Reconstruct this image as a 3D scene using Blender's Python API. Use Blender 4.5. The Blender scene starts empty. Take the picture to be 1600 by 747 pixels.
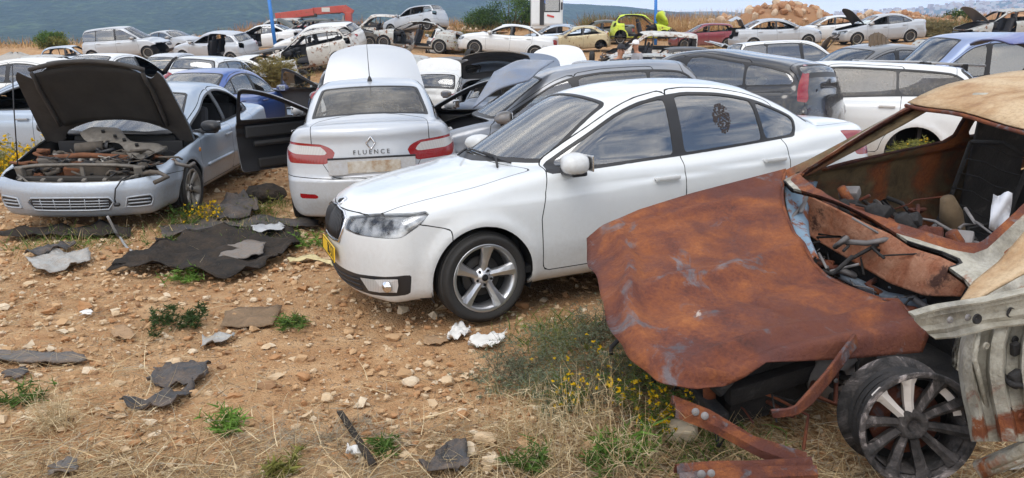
import bpy, bmesh, math, random
import numpy as np
from mathutils import Vector, Matrix, Euler
random.seed(7); rng = np.random.default_rng(7)
SC = bpy.context.scene
COL = SC.collection
PI = math.pi
# ------------------------------------------------------------------ camera model of the photograph
FPX, CAMH, PITCH = 1150.0, 1.68, math.radians(13.3)
CP, SP = math.cos(PITCH), math.sin(PITCH)
def at(px, py, D):
    """world point seen at photo pixel (px,py) at depth D metres along the view axis"""
    cx, cy = (px - 800) / FPX, (373.5 - py) / FPX
    return Vector((cx * D, D * CP + cy * D * SP, CAMH - D * SP + cy * D * CP))
# ------------------------------------------------------------------ objects
def link(o, parent=None):
    COL.objects.link(o)
    if parent is not None: o.parent = parent
    return o
def tag(o, label=None, cat=None, group=None, kind=None):
    if label: o['label'] = label
    if cat: o['category'] = cat
    if group: o['group'] = group
    if kind: o['kind'] = kind
    return o
def empty(name, loc=(0, 0, 0), mat=None):
    o = bpy.data.objects.new(name, None); COL.objects.link(o)
    o.empty_display_size = .3
    if mat is not None: o.matrix_world = mat
    else: o.location = loc
    return o
def mesh_from(name, V, F, mats, mi=None, smooth=True, normals=None):
    me = bpy.data.meshes.new(name)
    me.from_pydata([tuple(map(float, v)) for v in V], [], [tuple(map(int, f)) for f in F])
    for m in mats: me.materials.append(m)
    n = len(me.polygons)
    if mi is not None and n: me.polygons.foreach_set('material_index', np.asarray(mi, dtype=np.int32)[:n])
    if n: me.polygons.foreach_set('use_smooth', np.full(n, bool(smooth)))
    me.update()
    if normals is not None:
        me.normals_split_custom_set_from_vertices([tuple(map(float, v)) for v in normals])
    return me
def place(name, me, parent=None, loc=None, rot=None):
    o = bpy.data.objects.new(name, me); link(o, parent)
    if loc is not None: o.location = loc
    if rot is not None: o.rotation_euler = rot
    return o
class MB:
    """collects primitives; build() links them as one mesh object"""
    def __init__(s): s.V = []; s.F = []; s.M = []; s.S = []
    def add(s, V, F, m=0, smooth=False, xf=None):
        b = len(s.V)
        for v in V:
            v = Vector(v)
            s.V.append(tuple(xf @ v) if xf is not None else tuple(v))
        for f in F:
            s.F.append(tuple(i + b for i in f)); s.M.append(m); s.S.append(smooth)
        return s
    def box(s, c, size, rot=(0, 0, 0), m=0, bev=None, xf=None):
        sx, sy, sz = [a / 2 for a in size]
        R = Matrix.Translation(c) @ Euler(rot).to_matrix().to_4x4()
        if xf is not None: R = xf @ R
        b = min(sx, sy, sz) * .35 if bev is None else min(bev, min(sx, sy, sz) * .9)
        bm = bmesh.new(); bmesh.ops.create_cube(bm, size=2)
        for v in bm.verts: v.co = Vector((v.co.x * sx, v.co.y * sy, v.co.z * sz))
        if b > 0: bmesh.ops.bevel(bm, geom=bm.edges[:], offset=b, segments=2, affect='EDGES', profile=.6)
        bm.verts.index_update()
        s.add([v.co for v in bm.verts], [[v.index for v in f.verts] for f in bm.faces], m, False, R)
        bm.free(); return s
    def tube(s, path, r, n=8, m=0, cap=True, xf=None):
        P = [Vector(p) for p in path]; rs = r if isinstance(r, (list, tuple)) else [r] * len(P)
        V = []; F = []; up = None
        for i, p in enumerate(P):
            t = (P[min(i + 1, len(P) - 1)] - P[max(i - 1, 0)])
            t = t.normalized() if t.length > 1e-9 else Vector((0, 0, 1))
            if up is None:
                a = Vector((0, 0, 1)) if abs(t.z) < .9 else Vector((1, 0, 0))
                up = (a - t * a.dot(t)).normalized()
            else:
                up = up - t * up.dot(t); up = up.normalized() if up.length > 1e-6 else t.orthogonal().normalized()
            w = t.cross(up)
            for k in range(n):
                a = 2 * PI * k / n
                V.append(p + (up * math.cos(a) + w * math.sin(a)) * rs[i])
        for i in range(len(P) - 1):
            for k in range(n):
                F.append((i * n + k, i * n + (k + 1) % n, (i + 1) * n + (k + 1) % n, (i + 1) * n + k))
        if cap: F.append(tuple(range(n - 1, -1, -1))); F.append(tuple((len(P) - 1) * n + k for k in range(n)))
        return s.add(V, F, m, True, xf)
    def lathe(s, prof, n=32, m=0, xf=None):
        """prof: (r, y) revolved about the y axis"""
        V = []; F = []
        for (r, y) in prof:
            for k in range(n):
                a = 2 * PI * k / n; V.append((r * math.cos(a), y, r * math.sin(a)))
        for i in range(len(prof) - 1):
            for k in range(n):
                F.append((i * n + k, i * n + (k + 1) % n, (i + 1) * n + (k + 1) % n, (i + 1) * n + k))
        return s.add(V, F, m, True, xf)
    def sheet(s, G, th=.003, m=0, smooth=True, m2=None, xf=None):
        """G: rows of points -> a sheet with thickness th (extruded against its normals)"""
        r, c = len(G), len(G[0]); P = np.array([[list(p) for p in row] for row in G], float)
        du = np.gradient(P, axis=0); dv = np.gradient(P, axis=1)
        N = np.cross(du, dv); N /= np.linalg.norm(N, axis=2, keepdims=True) + 1e-12
        V = [tuple(p) for p in P.reshape(-1, 3)] + [tuple(p) for p in (P - N * th).reshape(-1, 3)]
        n = r * c; F = []; 
        for i in range(r - 1):
            for j in range(c - 1):
                a = i * c + j; F.append((a, a + c, a + c + 1, a + 1))
        k = len(F); F2 = [tuple(n + q for q in reversed(f)) for f in F]
        rim = [(i * c) for i in range(r)] + [(r - 1) * c + j for j in range(1, c)] + [i * c + c - 1 for i in range(r - 2, -1, -1)] + [j for j in range(c - 2, 0, -1)]
        F3 = []
        for i in range(len(rim)):
            a, b = rim[i], rim[(i + 1) % len(rim)]; F3.append((a, n + a, n + b, b))
        s.add(V, F + F3, m, smooth, xf)
        b0 = len(s.V) - len(V)
        for f in F2: s.F.append(tuple(q + b0 for q in f)); s.M.append(m if m2 is None else m2); s.S.append(smooth)
        return s
    def mesh(s, name, mats):
        me = mesh_from(name, s.V, s.F, mats, s.M, False)
        if s.S: me.polygons.foreach_set('use_smooth', np.array(s.S, dtype=bool))
        return me
    def build(s, name, mats, parent=None, loc=None, rot=None):
        if not isinstance(mats, (list, tuple)): mats = [mats]
        return place(name, s.mesh(name, mats), parent, loc, rot)
# ------------------------------------------------------------------ materials
MATS = {}
class NT:
    def __init__(s, name):
        s.m = bpy.data.materials.new(name); s.m.use_nodes = True; s.t = s.m.node_tree; s.t.nodes.clear()
        s.out = s.n('ShaderNodeOutputMaterial')
    def n(s, typ, **kw):
        nd = s.t.nodes.new(typ)
        for k, v in kw.items():
            if k.startswith('i_'): nd.inputs[k[2:].replace('_', ' ')].default_value = v
            else: setattr(nd, k, v)
        return nd
    def l(s, a, b): s.t.links.new(a, b)
    def noise(s, scale, detail=5, rough=.6, vec=None, dist=0):
        nd = s.n('ShaderNodeTexNoise'); nd.inputs['Scale'].default_value = scale; nd.inputs['Detail'].default_value = detail
        nd.inputs['Roughness'].default_value = rough; nd.inputs['Distortion'].default_value = dist
        s.l(vec if vec is not None else s.obj(), nd.inputs['Vector']); return nd.outputs['Fac']
    def obj(s):
        if not hasattr(s, '_tc'): s._tc = s.n('ShaderNodeTexCoord')
        return s._tc.outputs['Object']
    def ramp(s, fac, stops, interp='LINEAR'):
        nd = s.n('ShaderNodeValToRGB'); nd.color_ramp.interpolation = interp
        el = nd.color_ramp.elements
        while len(el) < len(stops): el.new(.5)
        for e, (p, c) in zip(el, stops):
            e.position = p; e.color = (*c, 1) if len(c) == 3 else c
        s.l(fac, nd.inputs['Fac']); return nd.outputs['Color']
    def mix(s, fac, a, b, blend='MIX'):
        nd = s.n('ShaderNodeMix', data_type='RGBA', blend_type=blend)
        for sock, v in ((0, fac), (6, a), (7, b)):
            if hasattr(v, 'links') or hasattr(v, 'is_linked'): s.l(v, nd.inputs[sock])
            elif sock == 0: nd.inputs[0].default_value = v
            else: nd.inputs[sock].default_value = (*v, 1)
        return nd.outputs[2]
    def math(s, op, a, b=0):
        nd = s.n('ShaderNodeMath', operation=op)
        for i, v in enumerate((a, b)):
            if hasattr(v, 'is_linked'): s.l(v, nd.inputs[i])
            else: nd.inputs[i].default_value = v
        return nd.outputs[0]
    def bsdf(s, base=None, rough=.5, metal=0, coat=0, bump=None, bumpd=.01, spec=.5, **kw):
        b = s.n('ShaderNodeBsdfPrincipled')
        def put(nm, v):
            if v is None: return
            if hasattr(v, 'is_linked'): s.l(v, b.inputs[nm])
            else: b.inputs[nm].default_value = (*v, 1) if isinstance(v, (tuple, list)) and len(v) == 3 else v
        put('Base Color', base); put('Roughness', rough); put('Metallic', metal); put('Coat Weight', coat); put('Specular IOR Level', spec)
        b.inputs['Coat Roughness'].default_value = kw.get('coat_rough', .08)
        if bump is not None:
            bp = s.n('ShaderNodeBump'); bp.inputs['Distance'].default_value = bumpd; bp.inputs['Strength'].default_value = kw.get('bstr', 1.0)
            s.l(bump, bp.inputs['Height']); s.l(bp.outputs['Normal'], b.inputs['Normal'])
        s.l(b.outputs[0], s.out.inputs['Surface']); s.b = b
        return s.m
def simple(name, col, rough=.6, metal=0, var=.15, scale=8, spec=.5, coat=0):
    if name in MATS: return MATS[name]
    t = NT(name)
    f = t.noise(scale, 4)
    c = t.mix(f, tuple(min(1, x * (1 - var)) for x in col), tuple(min(1, x * (1 + var)) for x in col))
    MATS[name] = t.bsdf(c, rough, metal, coat, spec=spec); return MATS[name]
def paint(name, col, metal=0.0, rough=.38, coat=.6, dust=.25, rust=0, dustcol=(.33, .27, .2)):
    key = 'paint_' + name
    if key in MATS: return MATS[key]
    t = NT(key)
    f = t.noise(2.2, 6, .65); f2 = t.noise(34, 3, .7)
    d = t.ramp(t.math('MULTIPLY', f, t.math('ADD', f2, .45)), [(.38, (0, 0, 0)), (.75, (1, 1, 1))])
    dm = t.math('MULTIPLY', d, dust)
    sp = t.n('ShaderNodeSeparateXYZ'); t.l(t.obj(), sp.inputs[0])          # mud splashed along the sills
    mr = t.n('ShaderNodeMapRange'); mr.inputs['From Min'].default_value = .62; mr.inputs['From Max'].default_value = .16; t.l(t.math('ADD', sp.outputs['Z'], t.math('MULTIPLY', t.noise(7, 5, .7), -.35)), mr.inputs['Value'])
    dm = t.math('MAXIMUM', dm, t.math('MULTIPLY', mr.outputs[0], t.math('MULTIPLY', f2, .55 + dust)))
    c = t.mix(dm, col, dustcol)
    r = t.math('ADD', t.math('MULTIPLY', dm, .6), rough)
    if rust > 0:
        rf = t.ramp(t.noise(5, 7, .7), [(.60 - rust * .3, (0, 0, 0)), (.66 - rust * .25, (1, 1, 1))])
        c = t.mix(rf, c, t.ramp(t.noise(18, 4), [(.3, (.10, .035, .015)), (.7, (.26, .10, .035))]))
        r = t.math('MAXIMUM', r, t.math('MULTIPLY', rf, .85))
    cw = t.math('SUBTRACT', coat, t.math('MULTIPLY', dm, coat))
    MATS[key] = t.bsdf(c, r, metal, cw, coat_rough=.06); return MATS[key]
def glass(name, tint=(.78, .86, .84), dust=.05, ior=2.4, dustcol=(.55, .5, .42)):
    key = 'glass_' + name
    if key in MATS: return MATS[key]
    t = NT(key)
    tr = t.n('ShaderNodeBsdfTransparent'); tr.inputs['Color'].default_value = (*tint, 1)
    gl = t.n('ShaderNodeBsdfGlossy'); gl.inputs['Roughness'].default_value = .015; gl.inputs['Color'].default_value = (.95, .97, 1, 1)
    fr = t.n('ShaderNodeFresnel'); fr.inputs['IOR'].default_value = ior
    mx = t.n('ShaderNodeMixShader'); t.l(fr.outputs[0], mx.inputs[0]); t.l(tr.outputs[0], mx.inputs[1]); t.l(gl.outputs[0], mx.inputs[2])
    df = t.n('ShaderNodeBsdfDiffuse'); df.inputs['Color'].default_value = (*dustcol, 1)
    f = t.ramp(t.math('MULTIPLY', t.noise(3, 6, .7), t.math('ADD', t.noise(28, 3), .5)), [(.3, (.15,) * 3), (.75, (1, 1, 1))])
    mx2 = t.n('ShaderNodeMixShader'); t.l(t.math('MULTIPLY', f, dust), mx2.inputs[0]); t.l(mx.outputs[0], mx2.inputs[1]); t.l(df.outputs[0], mx2.inputs[2])
    t.l(mx2.outputs[0], t.out.inputs['Surface']); MATS[key] = t.m; return t.m
M_TRIM = simple('black_plastic', (.018, .018, .02), .45)
M_GAP = simple('panel_gap_dark', (.006, .006, .006), .9)
M_INNER = simple('inner_grey', (.10, .10, .105), .6)
M_DARK = simple('dark_interior', (.022, .022, .024), .7)
M_SEAT = simple('seat_cloth', (.05, .05, .055), .9, scale=60)
M_RUBBER = simple('tyre_rubber', (.022, .021, .02), .75, var=.3, scale=20)
M_ALLOY = simple('alloy', (.60, .61, .63), .30, .85, var=.06)
M_DALLOY = simple('dusty_alloy', (.33, .31, .28), .5, .6)
M_STEEL = simple('dark_steel', (.06, .055, .05), .6, .5)
M_CHROME = simple('chrome', (.75, .76, .78), .12, 1.0, var=.03)
M_ENG = simple('engine_dirt', (.09, .075, .06), .8, var=.5, scale=14)
M_ALU = simple('cast_aluminium', (.30, .28, .25), .55, .5, var=.4, scale=12)
M_RED = None
def lens(name, col, rough=.12):
    key = 'lens_' + name
    if key in MATS: return MATS[key]
    t = NT(key)
    w = t.n('ShaderNodeTexWave'); w.inputs['Scale'].default_value = 26; t.l(t.obj(), w.inputs['Vector'])
    MATS[key] = t.bsdf(t.mix(w.outputs['Fac'], tuple(c * .9 for c in col), col), rough, 0, 1.0, bump=w.outputs['Fac'], bumpd=.0008)
    return MATS[key]
M_LRED = lens('red', (.27, .006, .009)); M_LCLEAR = lens('clear', (.50, .49, .48)); M_LAMB = lens('amber', (.55, .2, .02))
G_CLEAR = glass('clear'); G_DARK = glass('tinted', (.38, .43, .43), .06, 2.8); G_DUSTY = glass('dusty', (.25, .25, .24), .22, 1.6)
G_WS = glass('windscreen', (.72, .90, .86), .13, 3.0)
# ================================================================== parametric car bodies
def pchip(pts):
    p = sorted(pts); X = np.array([a for a, b in p], float); Y = np.array([b for a, b in p], float)
    h = np.diff(X); d = np.diff(Y) / h; m = np.zeros(len(X)); m[0], m[-1] = d[0], d[-1]
    for i in range(1, len(X) - 1):
        if d[i - 1] * d[i] > 0:
            w1, w2 = 2 * h[i] + h[i - 1], h[i] + 2 * h[i - 1]; m[i] = (w1 + w2) / (w1 / d[i - 1] + w2 / d[i])
    def f(x):
        x = np.clip(x, X[0], X[-1]); i = np.clip(np.searchsorted(X, x) - 1, 0, len(h) - 1)
        t = (x - X[i]) / h[i]; hh = h[i]
        return ((2 * t**3 - 3 * t**2 + 1) * Y[i] + (t**3 - 2 * t**2 + t) * hh * m[i] + (-2 * t**3 + 3 * t**2) * Y[i + 1] + (t**3 - t**2) * hh * m[i + 1])
    return f
def smax(a, b, k):
    h = np.maximum(k - np.abs(a - b), 0) / k
    return np.maximum(a, b) + h * h * k * .25
def smin(a, b, k): return -smax(-a, -b, k)
def smaxs(k, *a):
    r = a[0]
    for b in a[1:]: r = smax(r, b, k)
    return r
def sd_poly(px, py, poly):
    P = np.array(poly, float); Q = np.roll(P, -1, 0)
    d = np.full(px.shape, 1e9); s = np.ones(px.shape)
    for (ax, ay), (bx, by) in zip(P, Q):
        ex, ey = bx - ax, by - ay; wx, wy = px - ax, py - ay
        t = np.clip((wx * ex + wy * ey) / (ex * ex + ey * ey + 1e-12), 0, 1)
        d = np.minimum(d, (wx - ex * t)**2 + (wy - ey * t)**2)
        c1 = py >= ay; c2 = py < by; c3 = ex * wy > ey * wx
        s = np.where((c1 & c2 & c3) | (~c1 & ~c2 & ~c3), -s, s)
    return s * np.sqrt(d)
def roundp(poly, r):
    out = []; n = len(poly)
    for i in range(n):
        p = np.array(poly[i], float); a = np.array(poly[i - 1], float) - p; b = np.array(poly[(i + 1) % n], float) - p
        la, lb = np.linalg.norm(a), np.linalg.norm(b); q = min(r, la * .45, lb * .45)
        A = p + a / la * q; B = p + b / lb * q
        for t in (0, .33, .67, 1): out.append(tuple((1 - t)**2 * A + 2 * t * (1 - t) * p + t * t * B))
    return out
class Shape:
    def __init__(s, S):
        s.S = S; s.pl = pchip(S['pl']); s.pg = pchip(S['pg']); s.cr = pchip(S['cr']); s.plan = pchip(S['plan'])
        s.prof = pchip(S['prof']); s.gplan = pchip(S['gplan']); s.gz = pchip(S['gz']); s.nose = pchip(S['nose']); s.tail = pchip(S['tail'])
        s.belt = pchip(S['belt']); s.hw = S['hw']; s.wb = S['wb']; s.xn = S['xn']; s.xr = S['xr']
        s.xm = S.get('xm', -1.6); s.Ra = S.get('Ra', .36); s.rz = S.get('rz', .30)
        lo = min(a for a, b in S['pg']); hi = max(a for a, b in S['pg']); xs = np.linspace(lo, hi, 300); s.H = float(np.max(s.pg(xs)))
    def xg(s, x, y):
        c = np.where(x > s.xm, s.S.get('cw', .42), -s.S.get('cwr', .28)) * np.clip(np.abs(x - s.xm) / .9, 0, 1)
        return x + c * y * y
    def f(s, x, y, z):
        lower, green = s.both(x, y, z)
        return smin(lower, green, s.S.get('kb', .03))
    def ongreen(s, x, y, z):
        lower, green = s.both(x, y, z); return (green - lower)
    def both(s, x, y, z):
        S = s.S; y = np.abs(y); hw = s.hw
        W = hw * s.plan(x) * s.prof(z)
        # wheel arch lips and the crease along the flank
        for ax in (0, -s.wb):
            r = np.sqrt((x - ax)**2 + (z - s.rz)**2); W = W + S.get('flare', .016) * np.exp(-((r - s.Ra - .02) / .05)**2)
        if S.get('crease'):
            cz, amp = S['crease']; zc = s.belt(x) - cz
            W = W - amp * (.5 + .5 * np.tanh((z - zc) / .012)) * np.clip((.25 - x) / .5, 0, 1)
        if S.get('dent2'):
            cz, amp = S['dent2']; W = W - amp * np.exp(-((z - cz) / .06)**2)
        zl = s.pl(x) - s.cr(x) * (y / hw)**2.4
        if S.get('hoodline'):
            hy, amp = S['hoodline']; k = np.clip((x + .5) / .5, 0, 1)
            zl = zl - amp * k * (.5 + .5 * np.tanh((y - hy - .1 * (.6 - x) * 0) / .03))
        if S.get('hoodcrease'):
            hy, amp = S['hoodcrease']; zl = zl - amp * np.clip((x + .4) / .3, 0, 1) * (.5 + .5 * np.tanh((y - hy - .06 * x) / .018))
        xf = s.xn + s.nose(z) - S.get('na', .30) * (y / hw)**S.get('np', 2.4)
        xr = s.xr - s.tail(z) + S.get('ta', .22) * (y / hw)**2.4
        zb = S.get('zb', .19) + .0 * x
        k = S.get('k', .07)
        lower = smax(smax(y - W, z - zl, S.get('ks', .07)), smax(smax(x - xf, xr - x, .1), zb - z, .05), S.get('kc', .10))
        G = s.gplan(x) * s.gz((z - .9) / (s.H - .9)) * hw
        zg = s.pg(s.xg(x, y)) - S.get('gc', .035) * (y / .6)**2
        green = smax(smax(y - G, z - zg, S.get('kr', .12)), .7 - z, .05)
        px = [a for a, b in S['pg']]
        green = np.maximum(green, np.maximum(x - max(px) + .04, min(px) + .04 - x))
        return lower, green
    def grad(s, V, e=2e-3):
        x, y, z = V.T
        g = np.stack([s.f(x + e, y, z) - s.f(x - e, y, z), s.f(x, y + e, z) - s.f(x, y - e, z), s.f(x, y, z + e) - s.f(x, y, z - e)], 1) / (2 * e)
        g[np.abs(y) < 1e-4, 1] = 0
        return g
def surf(sh, p, d, far=1.2):
    """first point of the body met from p along d (car frame), with its normal"""
    p = np.array(p, float); d = np.array(d, float); d /= np.linalg.norm(d)
    ts = np.linspace(0, far, 160); q = p + ts[:, None] * d; v = sh.f(q[:, 0], q[:, 1], q[:, 2]); i = int(np.argmax(v < 0))
    a, b = ts[max(i - 1, 0)], ts[i]
    for _ in range(20):
        m = (a + b) / 2; w = p + m * d
        if sh.f(w[None, 0], w[None, 1], w[None, 2])[0] < 0: b = m
        else: a = m
    w = p + a * d; n = sh.grad(w[None])[0]; n /= np.linalg.norm(n); return Vector(w), Vector(n)
def surface_nets(f, lo, hi, h):
    n = np.ceil((np.array(hi) - np.array(lo)) / h).astype(int) + 1
    ax = [lo[i] + np.arange(n[i]) * h[i] for i in range(3)]
    X, Y, Z = np.meshgrid(*ax, indexing='ij'); F = f(X, Y, Z); I = F < 0
    c = np.zeros(tuple(n - 1), int)
    for i in (0, 1):
        for j in (0, 1):
            for k in (0, 1): c += I[i:n[0] - 1 + i, j:n[1] - 1 + j, k:n[2] - 1 + k]
    act = (c > 0) & (c < 8); idx = -np.ones(act.shape, int); ci = np.argwhere(act); idx[act] = np.arange(len(ci))
    acc = np.zeros((len(ci), 3)); cnt = np.zeros(len(ci)); co = [(i, j, k) for i in (0, 1) for j in (0, 1) for k in (0, 1)]
    for a in co:
        for d in range(3):
            if a[d]: continue
            b = list(a); b[d] = 1
            fa = F[ci[:, 0] + a[0], ci[:, 1] + a[1], ci[:, 2] + a[2]]; fb = F[ci[:, 0] + b[0], ci[:, 1] + b[1], ci[:, 2] + b[2]]
            m = (fa < 0) != (fb < 0); t = np.where(m, fa / (fa - fb + 1e-30), 0)
            p = ci + np.array(a, float); p[:, d] += t
            acc[m] += p[m]; cnt[m] += 1
    V = np.array(lo) + acc / cnt[:, None] * np.array(h)
    Q = []
    for d in range(3):
        e1, e2 = (d + 1) % 3, (d + 2) % 3
        sl = [slice(None)] * 3; sl2 = [slice(None)] * 3; sl[d] = slice(0, n[d] - 1); sl2[d] = slice(1, n[d])
        A, B = I[tuple(sl)], I[tuple(sl2)]; e = np.argwhere(A != B)
        e = e[(e[:, e1] > 0) & (e[:, e1] < n[e1] - 1) & (e[:, e2] > 0) & (e[:, e2] < n[e2] - 1)]
        def cell(o1, o2):
            q = e.copy(); q[:, e1] += o1; q[:, e2] += o2; return idx[q[:, 0], q[:, 1], q[:, 2]]
        q = np.stack([cell(-1, -1), cell(0, -1), cell(0, 0), cell(-1, 0)], 1)
        fl = ~A[e[:, 0], e[:, 1], e[:, 2]]; q[fl] = q[fl][:, ::-1]; Q.append(q)
    return V, np.concatenate(Q)
class Cut:
    """polygon soup on the body surface; regions are cut out of it by scalar functions"""
    def __init__(s, V, F): s.V = [tuple(v) for v in V]; s.F = [tuple(f) for f in F]; s.own = ['body'] * len(s.F); s.mat = [0] * len(s.F)
    def split(s, gfun, sel, own=None, mat=None):
        A = np.array(s.V); g = list(gfun(A[:, 0], np.abs(A[:, 1]), A[:, 2])); g = [0.0 if abs(q) < .0016 else float(q) for q in g]
        cache = {}; nF = []; nO = []; nM = []
        V = s.V
        for f, o, m in zip(s.F, s.own, s.mat):
            vals = [g[i] for i in f]
            if min(vals) >= 0: nF.append(f); nO.append(o); nM.append(m); continue
            cx = sum(V[i][0] for i in f) / len(f); cy = sum(V[i][1] for i in f) / len(f); cz = sum(V[i][2] for i in f) / len(f)
            if not sel(o, m, cx, abs(cy), cz): nF.append(f); nO.append(o); nM.append(m); continue
            if max(vals) <= 0: nF.append(f); nO.append(own or o); nM.append(m if mat is None else mat); continue
            ins, outs = [], []
            for a, b in zip(f, f[1:] + f[:1]):
                ga, gb = g[a], g[b]
                if ga <= 0: ins.append(a)
                if ga >= 0: outs.append(a)
                if ga * gb < 0:
                    k = (a, b) if a < b else (b, a)
                    if k not in cache:
                        ga_, gb_ = g[k[0]], g[k[1]]; t = ga_ / (ga_ - gb_); va, vb = V[k[0]], V[k[1]]
                        V.append(tuple(va[i] + (vb[i] - va[i]) * t for i in range(3))); g.append(0.0); cache[k] = len(V) - 1
                    ins.append(cache[k]); outs.append(cache[k])
            if len(ins) > 2: nF.append(tuple(ins)); nO.append(own or o); nM.append(m if mat is None else mat)
            if len(outs) > 2: nF.append(tuple(outs)); nO.append(o); nM.append(m)
        s.F, s.own, s.mat = nF, nO, nM
SIDED = ('door_front', 'door_rear', 'window_front', 'window_rear', 'window_quarter', 'headlight', 'tail_light', 'fog_light', 'lamp_red', 'lamp_clear', 'side_lamp', 'reflector')
GLASS = ('window_front', 'window_rear', 'window_quarter', 'windshield', 'rear_window')
TYPES = {}
def build_type(name, S, res=.045, thick=.028):
    """returns {(owner, side): mesh}; 0 paint 1 black trim 2 gap 3 inner"""
    sh = Shape(S); h = (res, res, res * .85)
    lo = (sh.xr - .25, -res, .08); hi = (sh.xn + .2, sh.hw + .16, sh.H + .1)
    V, Q = surface_nets(sh.f, lo, hi, h)
    for _ in range(3):
        g = sh.grad(V); fv = sh.f(V[:, 0], V[:, 1], V[:, 2]); st = fv[:, None] * g / (np.sum(g * g, 1)[:, None] + 1e-9)
        V = V - np.clip(st, -res * .6, res * .6)
    C = Cut(V, Q)
    C.split(lambda x, y, z: -np.array([v[1] for v in C.V]), lambda *a: True, own='keep')
    K = [i for i, o in enumerate(C.own) if o == 'keep']
    C.F = [C.F[i] for i in K]; C.own = ['body'] * len(K); C.mat = [0] * len(K)
    wb, Ra, rz = sh.wb, sh.Ra, sh.rz
    gap = S.get('gap', .007)
    def paintonly(*own): return lambda o, m, x, y, z: (o in own)
    # wheel arches
    for ax in (0, -wb):
        C.split(lambda x, y, z, ax=ax: np.maximum(np.sqrt((x - ax)**2 + (z - rz)**2) - Ra, .42 - y), lambda o, m, x, y, z: y > .4, own='void')
    if 'cutfront' in S: C.split(lambda x, y, z: S['cutfront'] + .35 * np.clip(.98 - z, 0, .3) - .12 * (z > 2) - x, lambda *a: True, own='void')
    C.split(lambda x, y, z: z - .215, lambda o, m, x, y, z: z < .21 and y < sh.hw * .9 and sh.xr + .3 < x < sh.xn - .35, mat=1)
    pg = sh.pg; belt = sh.belt
    a, b = S.get('da', .20), S.get('db', .20)
    def zD(x): return np.minimum(np.minimum(pg(x + a), pg(x)), pg(x - b)) - S.get('dlo_in', .085)
    xs0, xs1 = S['dlo']                     # rear, front limits
    def gD(x, y, z): return smaxs(.05, z - zD(x), belt(x) + .005 - z, x - xs1 - (1.0 - z) * .0, xs0 - x + (z - 1.0) * S.get('dslope', -.3) )
    side = lambda o, m, x, y, z: y > .3 and z > .75 and o == 'body' and xs0 - .15 < x < xs1 + .15
    C.split(gD, side, mat=1)
    xB = S['xB']; bs = S.get('bs', .04)
    pil = lambda z: xB + bs * (1.0 - z)
    ins = S.get('frame', .02)
    def gwf(x, y, z): return smaxs(.03, gD(x, y, z) + ins, pil(z) + .035 - x, x - S.get('xtri', xs1 - .12))
    def gwr(x, y, z): return smaxs(.03, gD(x, y, z) + ins, x - pil(z) + .055, S['xQ'] + (z - 1.0) * .1 - x)
    def gwq(x, y, z): return smaxs(.03, gD(x, y, z) + ins, x - S['xQ'] - (z - 1.0) * .1 + .03)
    tr = lambda o, m, x, y, z: m == 1 and o == 'body' and y > .3 and z > .75
    C.split(gwf, tr, own='window_front', mat=4)
    C.split(gwr, tr, own='window_rear', mat=4)
    if S.get('quarter', True): C.split(gwq, tr, own='window_quarter', mat=4)
    # doors
    xd0, xd2 = S['xd0'], S['xd2']
    def ztop(x, z): return np.where(z > belt(x) - .02, gD(x, np.full_like(x, .6), z) - .03, -1.0)
    def gdf(x, y, z): return smaxs(.05, x - xd0 - np.clip(z - .85, -.2, 9) * S.get('dfs', -.0), pil(np.minimum(z, 1.0)) - .012 - x, S.get('zsill', .29) - z, gDoor(x, z))
    def gDoor(x, z): return np.where(z > belt(x) + .01, gD(x, x * 0 + .6, z) - .032, np.maximum(-.2, -(belt(x) + .05 - z)))
    def gdr(x, y, z): return smaxs(.05, x - pil(np.minimum(z, 1.0)) + .012, xd2 + np.clip(1.0 - z, 0, .6) * S.get('drs', .02) - x, S.get('zsill', .29) - z, gDoor(x, z), Ra + .075 - np.sqrt((x + wb)**2 + (z - rz)**2))
    dsel = lambda o, m, x, y, z: o == 'body' and y > .3
    def panel(g, own, sel):
        C.split(lambda x, y, z: g(x, y, z) + gap / 2, sel, own=own)
        C.split(lambda x, y, z: g(x, y, z) - gap / 2, lambda o, m, x, y, z: sel(o, m, x, y, z) and m == 0, mat=2)
    if S.get('doors', 4) >= 2: panel(gdf, 'door_front', dsel)
    if S.get('doors', 4) >= 4: panel(gdr, 'door_rear', dsel)
    # windscreen / rear window
    def quad(x0, w0, x1, w1, back=False):
        def g(x, y, z):
            xx = sh.xg(x, y); t = (xx - x0) / (x1 - x0)
            return np.maximum(smaxs(.06, y - (w0 + (w1 - w0) * t), np.minimum(x0, x1) - xx, xx - np.maximum(x0, x1)), sh.ongreen(x, y, z) + .004)
        return g
    ws = S['ws']; g1 = quad(*ws)
    topsel = lambda o, m, x, y, z: o == 'body' and m == 0 and z > S.get('zglass', .8) and x > sh.xm
    C.split(g1, topsel, mat=1)
    C.split(lambda x, y, z: g1(x, y, z) + .028, lambda o, m, x, y, z: m == 1 and o == 'body' and x > sh.xm and y < .72 and z > .8, own='windshield', mat=4)
    if S.get('rw'):
        g2 = quad(*S['rw']); bs2 = lambda o, m, x, y, z: o == 'body' and m == 0 and z > .8 and x < sh.xm
        C.split(g2, bs2, mat=1)
        C.split(lambda x, y, z: g2(x, y, z) + .03, lambda o, m, x, y, z: m == 1 and o == 'body' and x < sh.xm and z > .8 and g2(np.array([x]), np.array([y]), np.array([z]))[0] < .01, own='rear_window', mat=4)
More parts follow.
